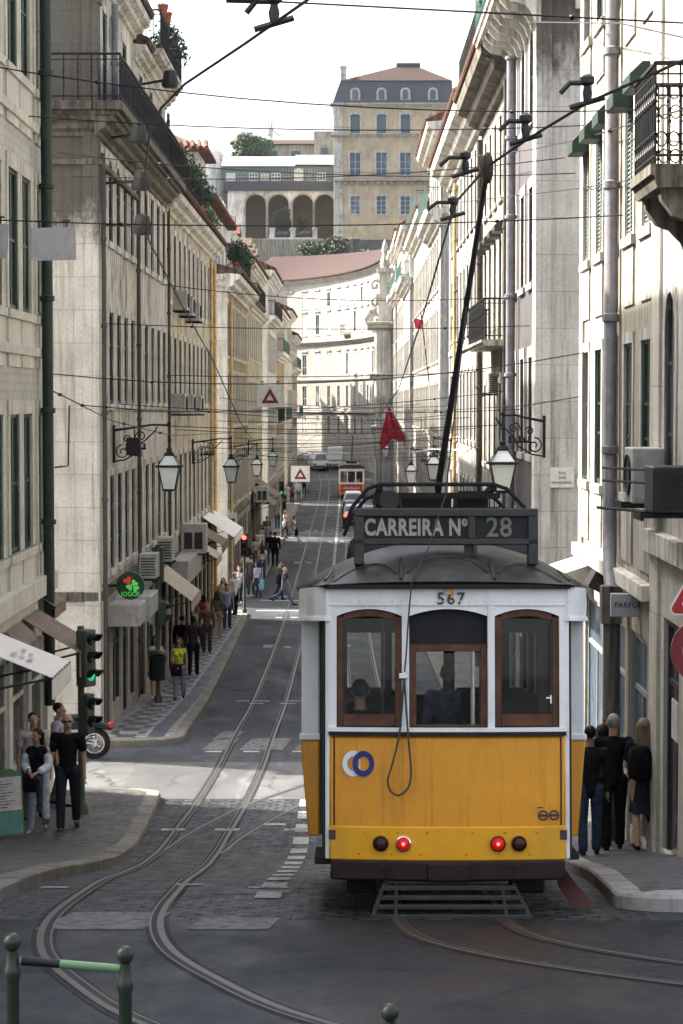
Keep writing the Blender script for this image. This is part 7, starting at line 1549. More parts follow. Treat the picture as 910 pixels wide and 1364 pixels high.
    b = MB(); b.loft([[(.55, s * .12, .80) for s in (-1, 1)] + [(.55, s * .12, .90) for s in (1, -1)], [(.1, s * .15, .78) for s in (-1, 1)] + [(.1, s * .14, .90) for s in (1, -1)], [(-.2, s * .1, .78) for s in (-1, 1)] + [(-.2, s * .1, .9) for s in (1, -1)]]); mo('saddle', b.mesh('saddle', .04, 50), 'black', t); b = MB(); b.box(.86, .98, -.06, .06, .62, .74); mo('tail_lamp', b.mesh('tail_lamp', .02, 40), 'sign_red', t); b = MB(); b.tube([(-.85, 0, .32), (-.6, 0, .95), (-.55, 0, 1.05)], .03, 6); b.tube([(-.45, -.35, 1.05), (-.55, 0, 1.08), (-.45, .35, 1.05)], .016, 6); b.tube([(.58, -.1, .32), (.1, -.1, .4), (-.4, -.1, .38)], .04, 7); b.tube([(.6, .09, .45), (.0, .1, .35)], .05, 8); mo('fork_and_exhaust', b.mesh('fork_and_exhaust', 0, 50), 'chrome', t).name = 'exhaust'
vehicles()

# overhead wires ----------------------------------------------------------------
def wire(pts, r, label, group=None, mat='wire', sag=0, name='overhead_wire', beads=()):
    P = [Vector(p) for p in pts]; out = []
    for a, b in zip(P[:-1], P[1:]):
        n = 10 if sag else 2
        for k in range(n): u = k / n; q = a.lerp(b, u); q.z -= sag * 4 * u * (1 - u); out.append(q)
    out.append(P[-1]); m = MB(); m.tube(out, r, 5)
    for u in beads:
        i = u * (len(out) - 1); j = int(i); q = out[j].lerp(out[min(j + 1, len(out) - 1)], i - j); m.ball(q, (r * 4, r * 4, r * 3), 7, 5)
    tag(mo(name, m.mesh(name, 0, 60), mat), label, 'wire', group)
def wires():
    W = lambda *a: at(*a)
    # contact wires over the two tracks
    wire([W(470, -34, 11.6), W(424, 0, 12.5), W(330, 65, 14), W(250, 118, 15.4), W(218, 150, 16.5), W(203, 180, 17.6), W(196, 240, 20), W(200, 320, 24), W(240, 400, 29), W(285, 480, 35), W(320, 560, 44), W(350, 606, 58), W(395, 600, 90), W(425, 575, 150), W(434, 562, 220)], .010, 'long contact wire over the left track, diagonal across the sky')
    wire([W(960, 60, 12.6), W(910, 85, 13.6), W(780, 142, 15.2), W(700, 190, 16.4), W(647, 226, 17.6), W(608, 270, 20), W(597, 300, 21.5), W(560, 430, 30), W(530, 520, 42), W(500, 560, 70), W(480, 565, 120), W(472, 558, 200)], .011, 'contact wire over the right track running into the trolley pole tip')
    G = 'thin span wires across the street'
    sp = [(-5.3, 4.1, 22, -20, 45, .0, 'topmost thin wire across the left sky'), (-5.3, 4.1, 30, 88, 152, .25, 'span wire passing the top balcony railing at left'), (-5.3, 4.1, 36, 160, 172, .15, 'span wire in front of the palace mansard'), (-5.3, 4.1, 33, 296, 290, .12, 'span wire carrying the blank plates'), (-5.3, 4.1, 40, 208, 235, .2, 'span wire across the palace facade middle'), (-5.3, 4.1, 42, 238, 215, .2, 'span wire crossing the gallery windows'), (-5.5, 4.1, 50, 432, 435, .1, 'span wire above the upper triangle sign'), (-5.3, 4.1, 38, 497, 470, .35, 'span wire level with the middle windows'), (-5.5, 4.1, 66, 500, 495, .1, 'span wire that carries the upper triangle sign'),
          (-5.5, 4.1, 74, 545, 556, .2, 'slanting cable left of the second left lantern'), (-5.5, 4.1, 82, 596, 578, .2, 'cable rising right just above the tram roof frame'), (-5.5, 4.1, 93, 530, 541, .2, 'thin cable at the foot of the upper triangle sign'), (-5.5, 4.1, 101, 598, 594, .15, 'cable at the caps of the middle left lanterns'), (-5.5, 4.1, 115, 604, 612, .2, 'far cable crossing the lower triangle sign hooks'), (-5.5, 4.1, 64, 380, 398, .25, 'thin cable high across the curved building windows'), (-5.5, 4.1, 125, 545, 538, .2, 'far cable at the top of the red flag'), (-5.5, 4.1, 150, 600, 603, .2, 'far cable behind the twin lanterns'),
          (-5.5, 4.1, 52, 538, 545, .15, 'cable just under the upper triangle sign'), (-5.5, 4.1, 56, 548, 520, .18, 'cable rising to the right below the upper triangle sign'), (-5.5, 4.1, 60, 566, 566, .12, 'cable level with the first lantern cap'), (-5.5, 4.1, 70, 572, 570, .15, 'cable level with the lantern bracket arms'), (-5.5, 4.1, 76, 588, 583, .12, 'cable through the second left lantern bracket'), (-5.5, 4.1, 98, 610, 606, .15, 'span wire that carries the lower triangle sign'), (-5.5, 4.1, 88, 560, 552, .2, 'cable across the foot of the curved building'), (-5.5, 4.1, 105, 583, 577, .2, 'cable just above the far tram'), (-5.5, 4.1, 120, 560, 560, .2, 'far cable in front of the chimney shadows'), (-5.5, 4.1, 130, 597, 590, .2, 'far cable above the street lanterns behind the tram'), (-5.5, 4.1, 140, 573, 570, .2, 'far cable crossing near the flag'), (-5.5, 4.1, 155, 590, 585, .25, 'far cable over the second tram roof'), (-5.5, 4.1, 170, 577, 573, .25, 'faint cable in front of the far bend'), (-5.5, 4.1, 112, 548, 545, .2, 'cable just below the lower edge of the upper windows of the curved building')]
    for x0, x1, Y, ya, yb, sag, lb in sp:
        a = Vector((x0, Y, H0 - (ya - VY) * Y / F)); b = Vector((x1, Y, H0 - (yb - VY) * Y / F)); wire([a, b], .010 if Y < 60 else .0125, lb, G, sag=sag, beads=(.2, .8) if Y < 60 else ())
    # slack near cables on the limestone corner
    wire([W(-10, 500, 40), W(75, 522, 46), W(112, 540, 47.5), W(190, 546, 48), W(270, 548, 60)], .013, 'slack cable with small knobs crossing the limestone corner', beads=(.3, .5, .6)); wire([W(72, 520, 46), W(150, 560, 48), W(230, 580, 52), W(330, 575, 70)], .011, 'lower slack cable running to the first left lantern', beads=(.4, .6))
    wire([W(95, 540, 47.6), W(93, 620, 47.6), W(75, 622, 47.6)], .02, 'bent black pipe bracket on the limestone end wall', name='wall_bracket'); wire([W(910, 150, 24), W(840, 170, 30), W(770, 190, 38), W(700, 205, 46), W(600, 215, 70)], .011, 'wire sloping down over the green window hoods', beads=(.35,)); wire([W(910, 60, 24), W(820, 40, 30), W(690, 38, 50)], .012, 'wavy wire high over the green hood house')
    wire([W(910, 250, 26), W(840, 243, 31), W(760, 256, 40), W(600, 274, 66)], .011, 'wire below the black scrolled balcony', beads=(.3,)); wire([W(820, 520, 36), W(700, 540, 49), W(560, 548, 80), W(440, 548, 120)], .013, 'cable sweeping from the right limestone wall over the tram', beads=(.6,))
    # light coloured arms over the street
    wire([W(400, 606, 120), W(412, 601, 120), W(465, 604, 121)], .035, 'shiny white pull off arm over the left track', mat='wire_light', name='pull_off_arm', group='shiny pull off arms'); wire([W(548, 603, 80), W(575, 598, 80), W(640, 600, 78), W(655, 596, 77)], .03, 'shiny white pull off arm right of the flag', mat='wire_light', name='pull_off_arm', group='shiny pull off arms')
    # hangers on the right contact wire and at the top of the picture
    for px, py, Y, lb in ((690, 176, 16.5, 'dark wire hanger just right of the trolley pole tip'), (770, 127, 15.3, 'dark wire hanger at the green window hoods'), (358, 22, 13.4, 'dark wire hanger with a cross arm at the top of the sky'), (612, 222, 19.6, 'dark wire hanger left of the trolley pole tip'), (596, 280, 21.4, 'dark wire hanger low on the right contact wire')):
        c = at(px, py, Y); m = MB(); k = Y / 23; m.tube([c + Vector((-.22 * k, 0, -.02)), c + Vector((-.12 * k, 0, .05)), c + Vector((.05, 0, .05))], .02, 6); m.lathe([(.025, -.08), (.035, -.02), (.022, .03), (.05, .05), (.05, .09), (.02, .11)], c + Vector((.04, 0, 0)), 8); m.tube([c + Vector((-.08, 0, -.12)), c + Vector((.16, 0, -.05))], .02, 5)
        if px == 358: m.tube([c + Vector((-.25, 0, .06)), c + Vector((-.05, 0, .055))], .022, 5)
        tag(mo('wire_hanger', m.mesh('wire_hanger', 0, 50), 'dark'), lb, 'wire hanger', 'wire hangers')
wires()
# ---------------------------------------------------------------- people
_C = {}
def cloth(c, rough=.85):
    k = tuple(round(x, 3) for x in c)
    if k not in _C: _C[k] = simple('cloth %d' % len(_C), c, rough, 0, .4, 11, .06, .15)
    return _C[k]
SKIN = simple('skin', (.42, .25, .17), .5, 0, .08, 10); SKIN_D = simple('darker skin', (.09, .05, .035), .5, 0, .1, 10)
HAIRC = dict(black=simple('black hair', (.012, .010, .009), .5, 0, .3, 30), brown=simple('brown hair', (.05, .028, .016), .5, 0, .4, 30), blond=simple('dark blond hair', (.20, .14, .085), .5, 0, .4, 40), grey=simple('grey hair', (.30, .29, .27), .6, 0, .3, 30), white=simple('white hair', (.6, .58, .54), .6, 0, .2, 30))
def capsule(mb, a, ra, b, rb, n=12, flat=None):
    """tapered rounded limb from a to b; flat=(axis vector, factor) squashes the section"""
    a, b = Vector(a), Vector(b); d = b - a; L = d.length; t = d.normalized() if L > 1e-6 else Vector((0, 0, 1)); u = t.cross(Vector((0, 1, 0)))
    if u.length < .1: u = t.cross(Vector((1, 0, 0)))
    u.normalize(); v = t.cross(u); rings = []
    def ring(c, r): return [c + (u * math.cos(2 * math.pi * k / n) + v * math.sin(2 * math.pi * k / n) * (flat or 1)) * r for k in range(n)]
    for k in range(4): x = -math.pi / 2 + math.pi / 2 * (k + .15) / 4; rings.append(ring(a + t * ra * math.sin(x), ra * math.cos(x)))
    rings.append(ring(a, ra)); rings.append(ring(b, rb))
    for k in range(4): x = math.pi / 2 * (k + .85) / 4; rings.append(ring(b + t * rb * math.sin(x), rb * math.cos(x)))
    mb.loft(rings)
def bake(mb, voxel, smooth=4):
    me = bpy.data.meshes.new('tmp'); me.from_pydata(mb.v, [], mb.f)
    bm = bmesh.new(); bm.from_mesh(me); bmesh.ops.recalc_face_normals(bm, faces=bm.faces); bm.to_mesh(me); bm.free()
    o = bpy.data.objects.new('tmp', me); COL.objects.link(o); r = o.modifiers.new('r', 'REMESH'); r.mode = 'VOXEL'; r.voxel_size = voxel; r.use_smooth_shade = True
    s = o.modifiers.new('s', 'SMOOTH'); s.factor = .5; s.iterations = smooth
    dg = bpy.context.evaluated_depsgraph_get(); out = bpy.data.meshes.new_from_object(o.evaluated_get(dg)); bpy.data.objects.remove(o); bpy.data.meshes.remove(me)
    out.shade_smooth(); return out
def person(px, Y, h, rz, label, top=(.3, .3, .3), sleeve='short', bottom='trousers', bcol=(.05, .06, .09), hair='short', hcol='brown', shoes=(.02, .02, .02), near=False, stride=0.0, arms=(0, 0), elbow=(.2, .2), lean=0, head=0, skin=SKIN, extra=(), fem=False, X=None, z=None, group=None, sit=False):
    x = (px - VX) * Y / F if X is None else X
    if z is None: z = gz(Y) + (.13 if x < -3.2 else (.128 + PT * min(2, max(0, x - 2.95)) * (1 if Y < 40 else .4) if x > 2.7 else 0))
    t = root('person', (x, Y, z), label, 'person', group, rz); k = h / 1.75; vx = (.0085 if near else (.016 if Y < 100 else .026)); k3 = lambda p: Vector(p) * k
    B = MB(); sw = .165 if fem else .19; hipw = .095; low = .9 if not sit else .45
    pel = Vector((0, 0, .93)); rotx = lambda p, a, o: Vector((p[0], o.y + (p[1] - o.y) * math.cos(a) - (p[2] - o.z) * math.sin(a), o.z + (p[1] - o.y) * math.sin(a) + (p[2] - o.z) * math.cos(a)))
    # forward is -y: lean > 0 bends forward
    up = lambda p: rotx(p, lean, pel)
    chest, nb, neck = up((0, .01, 1.30)), up((0, .015, 1.44)), up((0, .005, 1.52)); hd = up((0, -.015, 1.635))
    legs, armsJ = [], []
    for i, s in enumerate((-1, 1)):
        a = stride * (1 if i == 0 else -1); hip = Vector((s * hipw, 0, .90)); kb = max(0, -a) * .9 + (.08 if stride else 0); L1, L2 = .42, .41
        if sit: a, kb = 1.45, 1.45
        knee = hip + Vector((s * .005, -math.sin(a) * L1, -math.cos(a) * L1)); ank = knee + Vector((0, -math.sin(a - kb) * L2, -math.cos(a - kb) * L2)); ft = Vector((s * .02, -.16, -.045 if not (stride and a < -.2) else -.09)); legs.append((hip, knee, ank, ank + ft))
    mz = min(l[2].z for l in legs) - .075                      # lowest ankle carries the figure
    for i, s in enumerate((-1, 1)):
        a = arms[i]; sh = up((s * sw, .015, 1.405)); el = sh + Vector((s * .045, -math.sin(a) * .285, -math.cos(a) * .285)); e = a + elbow[i]; inw = -s * .05 * (elbow[i] > .6) * 3; wr = el + Vector((s * .01 + inw, -math.sin(e) * .25, -math.cos(e) * .25)); d = (wr - el).normalized(); armsJ.append((sh, el, wr, wr + d * .09, d))
    # ---- one continuous body
    capsule(B, k3(pel), .115 * k, k3(up((0, .0, 1.10))), .105 * k, 14, .75); capsule(B, k3(up((0, 0, 1.08))), .105 * k, k3(chest), .135 * k, 14, .72); capsule(B, k3(up((-sw * .72, .015, 1.385))), .075 * k, k3(up((sw * .72, .015, 1.385))), .075 * k); capsule(B, k3(nb), .062 * k, k3(hd), .05 * k)
    hx = Vector((math.sin(head), -math.cos(head), 0))          # looking direction
    B.ball(k3(hd + Vector((0, .012, .02))), (.075 * k, .092 * k, .095 * k), 14, 10); B.ball(k3(hd + hx * .028 - Vector((0, 0, .045))), (.058 * k, .062 * k, .068 * k), 12, 8)
    capsule(B, k3(hd + hx * .075 + Vector((0, 0, .015))), .011 * k, k3(hd + hx * .103 - Vector((0, 0, .02))), .016 * k, 8)
    side = Vector((-hx.y, hx.x, 0))
    for s in (-1, 1): B.ball(k3(hd + side * s * .078 + Vector((0, .012, 0))), (.02 * k, .022 * k, .033 * k), 8, 6)
    for hip, knee, ank, toe in legs:
        capsule(B, k3(hip), .088 * k, k3(knee), .054 * k); capsule(B, k3(knee), .054 * k, k3(knee.lerp(ank, .35) + Vector((0, .012, 0))), .055 * k); capsule(B, k3(knee.lerp(ank, .35) + Vector((0, .012, 0))), .055 * k, k3(ank), .036 * k)
        capsule(B, k3(ank + Vector((0, .03, -.03))), .035 * k, k3(toe), .032 * k)
    for i, (sh, el, wr, pa, d) in enumerate(armsJ):
        capsule(B, k3(sh), .055 * k, k3(el), .040 * k); capsule(B, k3(el), .040 * k, k3(wr), .027 * k); capsule(B, k3(wr), .024 * k, k3(pa), .033 * k, 10, .6)
        s = -1 if i == 0 else 1; ac = Vector((0, -1, 0)) - d * d.dot(Vector((0, -1, 0))); ac = ac.normalized() if ac.length > .1 else Vector((1, 0, 0)); nrm = d.cross(ac)
        if near:
            for q, (o, L) in enumerate(((-.026, .066), (-.009, .076), (.009, .072), (.026, .058))):
                p0 = pa + ac * -o + d * .012; p1 = p0 + d * L * .55 + nrm * .006 * -s; p2 = p1 + d * L * .5 - nrm * s * .022; capsule(B, k3(p0), .0105, k3(p1), .0098, 8); capsule(B, k3(p1), .0098, k3(p2), .0085, 8)
            th = wr + d * .03 + ac * .026; capsule(B, k3(th), .012, k3(th + ac * .028 + d * .035), .0105, 8); capsule(B, k3(th + ac * .028 + d * .035), .0105, k3(th + ac * .026 + d * .068), .009, 8)
        else:
            for o in (-.02, 0, .02): capsule(B, k3(pa + ac * o), .012, k3(pa + ac * o + d * .065 - nrm * s * .012), .010, 6)
            th = wr + d * .03 + ac * .024; capsule(B, k3(th), .012, k3(th + ac * .03 + d * .045), .010, 6)
    off = Vector((0, 0, -mz * k)) if not sit else Vector((0, 0, 0))
    def put(nm, mb, mat, vox=None, sm=3): return mo(nm, bake(mb, vox or vx, sm), mat, t, off)
    put('body', B, skin, vx, 3 if near else 2)
    # ---- clothes as children
    Tm = MB()
    capsule(Tm, k3(up((0, 0, .90 if bottom != 'dress' else .95))), (.138 if not fem else .132) * k, k3(up((0, .0, 1.10))), (.128 if not fem else .112) * k, 14, .78); capsule(Tm, k3(up((0, 0, 1.08))), (.126 if not fem else .112) * k, k3(chest), (.155 if not fem else .14) * k, 14, .76)
    capsule(Tm, k3(up((-sw * .75, .015, 1.375))), .088 * k, k3(up((sw * .75, .015, 1.375))), .088 * k); capsule(Tm, k3(nb - Vector((0, 0, .03))), .075 * k, k3(nb + Vector((0, 0, .015))), .062 * k)
    if fem: 
        for s in (-1, 1): capsule(Tm, k3(up((s * .075, -.085, 1.29))), .058 * k, k3(up((s * .07, -.05, 1.32))), .06 * k)
    for sh, el, wr, pa, d in armsJ:
        if sleeve == 'short': capsule(Tm, k3(sh), .07 * k, k3(sh.lerp(el, .62)), .064 * k)
        elif sleeve == 'long': capsule(Tm, k3(sh), .07 * k, k3(el), .055 * k); capsule(Tm, k3(el), .055 * k, k3(el.lerp(wr, .93)), .042 * k)
    put('shirt' if bottom != 'dress' else 'dress_top', Tm, cloth(top))
    Lm = MB()
    if bottom in ('trousers', 'capri', 'shorts'):
        capsule(Lm, k3((0, 0, .91)), .128 * k, k3((0, 0, .98)), .122 * k, 14, .8)
        for hip, knee, ank, toe in legs:
            capsule(Lm, k3(hip), .102 * k, k3(knee), .072 * k)
            e = {'trousers': .95, 'capri': .55, 'shorts': .12}[bottom]; capsule(Lm, k3(knee), .072 * k, k3(knee.lerp(ank, e)), (.064 if bottom == 'trousers' else .07) * k)
        put(bottom, Lm, cloth(bcol))
    else:
        kn = (legs[0][1] + legs[1][1]) / 2; spread = abs(legs[0][1].y - legs[1][1].y) / 2; low_ = kn + Vector((0, 0, .03 if bottom == 'skirt' else .06)); rings = []
        for q in range(9):
            u = q / 8; c = Vector((0, 0, .99)).lerp(low_, u); rx = .125 + .06 * u ** .6 * (1 if bottom == 'skirt' else 1.3); ry = .10 + .055 * u + spread * u * .9
            rings.append([k3(c + Vector((rx * math.cos(2 * math.pi * j / 20) * (1 + .03 * u * math.sin(j * 2.1)), ry * math.sin(2 * math.pi * j / 20), 0))) for j in range(20)])
        m = MB(); m.loft(rings); mo('skirt', m.mesh('skirt', 0, 60), cloth(bcol), t, off)
    Sm = MB()
    for hip, knee, ank, toe in legs: capsule(Sm, k3(ank + Vector((0, .035, -.035))), .042 * k, k3(toe), .04 * k, 10, .85); Sm.box(*[0] * 6) if False else None
    put('shoes', Sm, cloth(shoes, .5)).name = 'shoe_pair'
    # ---- hair
    hm = HAIRC[hcol]; Hm = MB(); hc = hd + Vector((0, .015, .03))
    bk = -hx
    if hair == 'bald': Hm.ball(k3(hc + bk * .012 - Vector((0, 0, .012))), (.08 * k, .09 * k, .078 * k), 12, 8)
    elif hair == 'short': Hm.ball(k3(hc + bk * .014 + Vector((0, 0, .012))), (.084 * k, .097 * k, .092 * k), 14, 10)
    else:
        Hm.ball(k3(hc + bk * .018 + Vector((0, 0, .012))), (.092 * k, .102 * k, .098 * k), 14, 10)
        L = {'bob': .15, 'long': .36, 'mid': .22}[hair]
        for s in (-1, 0, 1): capsule(Hm, k3(hc + side * s * .05 + bk * .045), .058 * k, k3(hc + side * s * (.06 if hair == 'bob' else .085) + bk * (.07 if s == 0 else .055) - Vector((0, 0, L))), (.045 if hair == 'bob' else .06) * k)
    hair_o = bake(Hm, vx, 2)
    if hair in ('bald',): pass
    mo('hair', hair_o, hm, t, off + k3(bk * .006))
    if near:
        ec = MB()
        for s in (-1, 1): ec.ball(k3(hd + hx * .082 + side * s * .033 + Vector((0, 0, .012))), (.012 * k, .012 * k, .008 * k), 8, 5)
        mo('eye_pair', ec.mesh('eye_pair', 0, 60), 'black', t, off).name = 'eyes'
        mm = MB(); mm.ball(k3(hd + hx * .088 - Vector((0, 0, .062))), (.024 * k, .012 * k, .006 * k), 8, 5); mo('mouth', mm.mesh('mouth', 0, 60), simple('lips', (.25, .09, .08), .5) if 'lips' not in MATS else MATS['lips'], t, off)
    # ---- extras
    for e in extra:
        if e == 'sunglasses':
            g = MB()
            for s in (-1, 1): c = k3(hd + hx * .092 + side * s * .034 + Vector((0, 0, .012))); g.ball(c, (.027, .016, .02), 10, 6); g.tube([k3(hd + hx * .08 + side * s * .06 + Vector((0, 0, .015))), k3(hd + side * s * .086 + Vector((0, .01, .018)))], .005, 4)
            g.tube([k3(hd + hx * .1 - side * .02 + Vector((0, 0, .016))), k3(hd + hx * .1 + side * .02 + Vector((0, 0, .016)))], .006, 4); mo('sunglasses', g.mesh('sunglasses', 0, 60), 'black', t, off)
        elif e == 'belt': g = MB(); g.lathe([(.132 * k, .97 * k), (.137 * k, .98 * k), (.137 * k, 1.01 * k), (.13 * k, 1.02 * k)], (0, 0, 0), 18); g.v = [(a, b * .8, c) for a, b, c in g.v]; mo('belt', g.mesh('belt', 0, 60), 'black', t, off)
        elif e == 'shawl':
            g = MB()
            for s in (-1, 1):
                sh, el, wr = armsJ[0 if s < 0 else 1][:3]; capsule(g, k3(sh.lerp(el, .45)), .075 * k, k3(el), .075 * k); capsule(g, k3(el), .075 * k, k3(el.lerp(wr, .7)), .068 * k)
            capsule(g, k3((-.2, .10, 1.2)), .05 * k, k3((.2, .10, 1.2)), .05 * k); sh, el, wr = armsJ[1][:3]
            capsule(g, k3(el + Vector((-.03, -.06, -.02))), .055 * k, k3((.17, -.12, .30)), .062 * k, 10, .5); mo('shawl', bake(g, vx, 3), cloth((.55, .58, .64)), t, off)
        elif e[0] == 'bag':                                      # ('bag', side, colour, size, height of its top)
            _, s, c, sz, ht = e; hnd = armsJ[0 if s < 0 else 1][3]; ob = root('bag', Vector((0, 0, 0)), e_label(label, c, 'bag'), 'bag'); p = Matrix.Rotation(rz, 4, 'Z') @ (k3(Vector((hnd.x + s * .03, hnd.y, 0))) + Vector((0, 0, ht))); ob.location = t.location + p; ob.rotation_euler = (0, 0, rz)
            g = MB(); g.loft([[(x_ * sz * w, y_ * sz * .4 * w, zz * sz) for x_, y_ in ((-.5, -.5), (.5, -.5), (.5, .5), (-.5, .5))] for w, zz in ((.75, -1.15), (1, -1.0), (.95, -.3), (.6, -.05))]); mo('bag_body', g.mesh('bag_body', .03, 50), cloth(c), ob); g = MB(); g.tube([(-.2 * sz, 0, -.1 * sz), (-.1 * sz, 0, .25 * sz), (.1 * sz, 0, .25 * sz), (.2 * sz, 0, -.1 * sz)], .01, 5); mo('handle', g.mesh('handle', 0, 50), cloth(c), ob)
        elif e[0] == 'backpack':
            _, c, sx = e; ob = root('backpack', t.location, e_label(label, c, 'backpack'), 'backpack', None, rz); g = MB(); c0 = up((sx, .23, 1.22))
            g.loft([[k3(c0 + Vector((x_ * w, y_ * .11 * w + .0, zz))) + off for x_, y_ in ((-.16, -1), (.16, -1), (.15, .5), (.09, 1), (-.09, 1), (-.15, .5))] for w, zz in ((.7, -.24), (1, -.2), (1, .08), (.85, .17), (.5, .21))]); mo('pack_body', g.mesh('pack_body', .02, 50), cloth(c), ob)
            g = MB()
            for s in (-1, 1): g.tube([k3(up((s * .12, .13, 1.42))) + off, k3(up((s * .13, -.06, 1.46))) + off, k3(up((s * .14, -.13, 1.32))) + off, k3(up((s * .16, -.02, 1.12))) + off, k3(up((s * .13, .12, 1.06))) + off], .02, 5)
            mo('strap', g.mesh('strap', 0, 50), cloth(c), ob)
    return t
def e_label(lb, c, kind):
    n = 'white' if min(c) > .4 else ('black' if max(c) < .06 else ('blue' if c[2] > c[0] * 1.3 else 'dull coloured'))
    w = lb.split(); return ' '.join([n, kind, 'carried by the'] + w[:10])
PT = .05
def people():
    P = person; V = Vector; bk = math.pi
    blk = (.012, .012, .014); jean = (.075, .10, .16); den = (.22, .27, .33); wh = (.62, .62, .64); lil = (.36, .33, .42); grey = (.14, .13, .12); kh = (.30, .26, .21)
    P(90, 33.8, 1.83, .05, 'balding man in black polo shirt and sunglasses walking beside a woman', blk, 'short', 'trousers', (.022, .028, .036), 'bald', 'brown', (.035, .025, .018), True, .22, (.12, -.05), (.35, .25), .02, .1, extra=('sunglasses',))
    P(49, 33.5, 1.60, -.05, 'dark haired woman in black top and pale jeans with a white shawl', blk, 'none', 'trousers', den, 'bob', 'black', (.4, .4, .42), True, .16, (.25, .3), (1.05, 1.0), 0, -.7, fem=True, extra=('shawl', ('bag', -1, blk, .26, .98)))
    P(44, 35.1, 1.72, .1, 'dark haired man in pale pinkish shirt right behind the shawl woman', (.50, .44, .45), 'short', 'trousers', grey, 'short', 'black', blk, True, .15, head=.3); P(79, 36.6, 1.74, 1.35, 'man in lilac shirt seen in profile behind the black polo man', lil, 'short', 'trousers', grey, 'short', 'black', blk, True, .1, head=0)
    P(817, 29.8, 1.86, bk, 'grey haired man in a black suit seen from behind on the right', blk, 'long', 'trousers', blk, 'short', 'grey', blk, True, .12, (-.05, -.05), (.25, .2))
    P(857, 29.4, 1.78, bk, 'woman with long blond hair, black top and dark skirt, from behind', blk, 'short', 'skirt', (.022, .026, .03), 'long', 'blond', (.02, .012, .01), True, .2, (-.1, .2), (.15, .9), fem=True, extra=(('backpack', (.010, .010, .012), .07), ('bag', -1, (.011, .012, .014), .42, .82)))
    P(801, 31.2, 1.72, bk + .5, 'dark bob haired woman half hidden by the man in black suit', (.07, .05, .05), 'none', 'trousers', blk, 'bob', 'black', blk, True, .1, fem=True); P(786, 28.6, 1.70, bk, 'person in dark jacket and jeans half hidden by the tram', (.02, .02, .022), 'long', 'trousers', (.05, .07, .11), 'short', 'black', (.03, .02, .015), True, .1, extra=(('bag', 1, (.55, .55, .6), .30, .80),))
    P(239, 57.4, 1.63, 0, 'woman in yellow green sleeveless top and blue jeans walking towards us', (.55, .62, .06), 'none', 'trousers', den, 'mid', 'brown', (.03, .02, .02), True, .18, (.1, .05), (1.0, .2), 0, -.1, fem=True, extra=('sunglasses', 'belt', ('bag', -1, blk, .3, 1.0))); P(208, 57.8, 1.66, .1, 'woman in white dress partly behind the signal post', (.60, .60, .66), 'none', 'dress', (.58, .58, .64), 'mid', 'black', wh, False, .12, fem=True)
    P(258, 64.6, 1.76, bk, 'man in dark purple shirt and black trousers seen from behind', (.045, .028, .045), 'long', 'trousers', blk, 'short', 'black', blk, False, .12, skin=SKIN_D); P(243, 65.6, 1.72, bk, 'person in black jacket left of the purple shirt man', blk, 'long', 'trousers', (.13, .16, .15), 'short', 'black', blk, False, .1)
    P(272, 77.5, 1.62, bk, 'woman in red sleeveless top and white capri trousers from behind', (.38, .025, .03), 'none', 'capri', (.5, .47, .42), 'bob', 'black', (.25, .15, .1), False, .12, fem=True, extra=(('bag', 1, (.5, .47, .42), .3, .95),)); P(290, 78.4, 1.70, bk, 'person in olive grey cardigan and beige capri trousers from behind', (.12, .105, .085), 'long', 'capri', kh, 'mid', 'brown', (.4, .3, .2), False, .15, fem=True)
    P(303, 82, 1.72, .1, 'man in lilac checked shirt and dark blue jeans facing us', (.30, .30, .42), 'short', 'trousers', (.03, .05, .10), 'short', 'brown', blk, False, .15); P(313, 88.5, 1.74, bk + .6, 'white haired old man in white shirt and black trousers', wh, 'long', 'trousers', blk, 'short', 'white', blk, False, .1, (.2, .3), (1.2, 1.2)); P(294, 85.5, 1.68, bk - .5, 'person in cream shirt bending by the shop door', (.55, .52, .46), 'short', 'trousers', kh, 'short', 'grey', blk, False, .0, (.3, .3), (.8, .8), .3)
    P(319, 93.5, 1.62, .3, 'woman in pale lilac sleeveless top stepping off the kerb', (.5, .46, .56), 'none', 'trousers', (.03, .03, .05), 'bob', 'brown', (.4, .35, .3), False, .15, fem=True); P(378, 94.6, 1.76, 1.45, 'man in blue shirt and jeans with black backpack striding across the street', (.10, .15, .24), 'short', 'trousers', jean, 'bald', 'grey', blk, False, .58, (-.15, .35), (.1, .15), .08, extra=(('backpack', blk, 0),)); P(373, 97.0, 1.74, 1.2, 'man in dark green shirt behind the striding backpack man', (.08, .10, .08), 'short', 'trousers', (.02, .022, .025), 'short', 'black', blk, False, .25)
    P(343, 96.4, 1.62, bk + .9, 'woman in white and blue patterned blouse carrying a blue bag', (.40, .40, .55), 'short', 'trousers', (.03, .03, .04), 'bob', 'black', blk, False, .25, fem=True, extra=(('bag', -1, (.25, .45, .6), .45, .85),)); P(335, 98, 1.76, bk, 'man in dark grey shirt left of the blouse woman', (.06, .065, .06), 'short', 'trousers', (.03, .035, .05), 'short', 'black', blk, False, .1)
    P(350, 107, 1.68, bk, 'woman in white tee shirt and blue jeans from behind', wh, 'short', 'trousers', jean, 'long', 'brown', blk, False, .12, fem=True); P(361, 116, 1.80, bk, 'left one of two men in black jackets walking away', (.015, .016, .02), 'long', 'trousers', jean, 'short', 'brown', blk, False, .12); P(367, 115, 1.84, bk, 'right one of two men in black jackets walking away', (.013, .013, .015), 'long', 'trousers', blk, 'short', 'black', blk, False, .1)
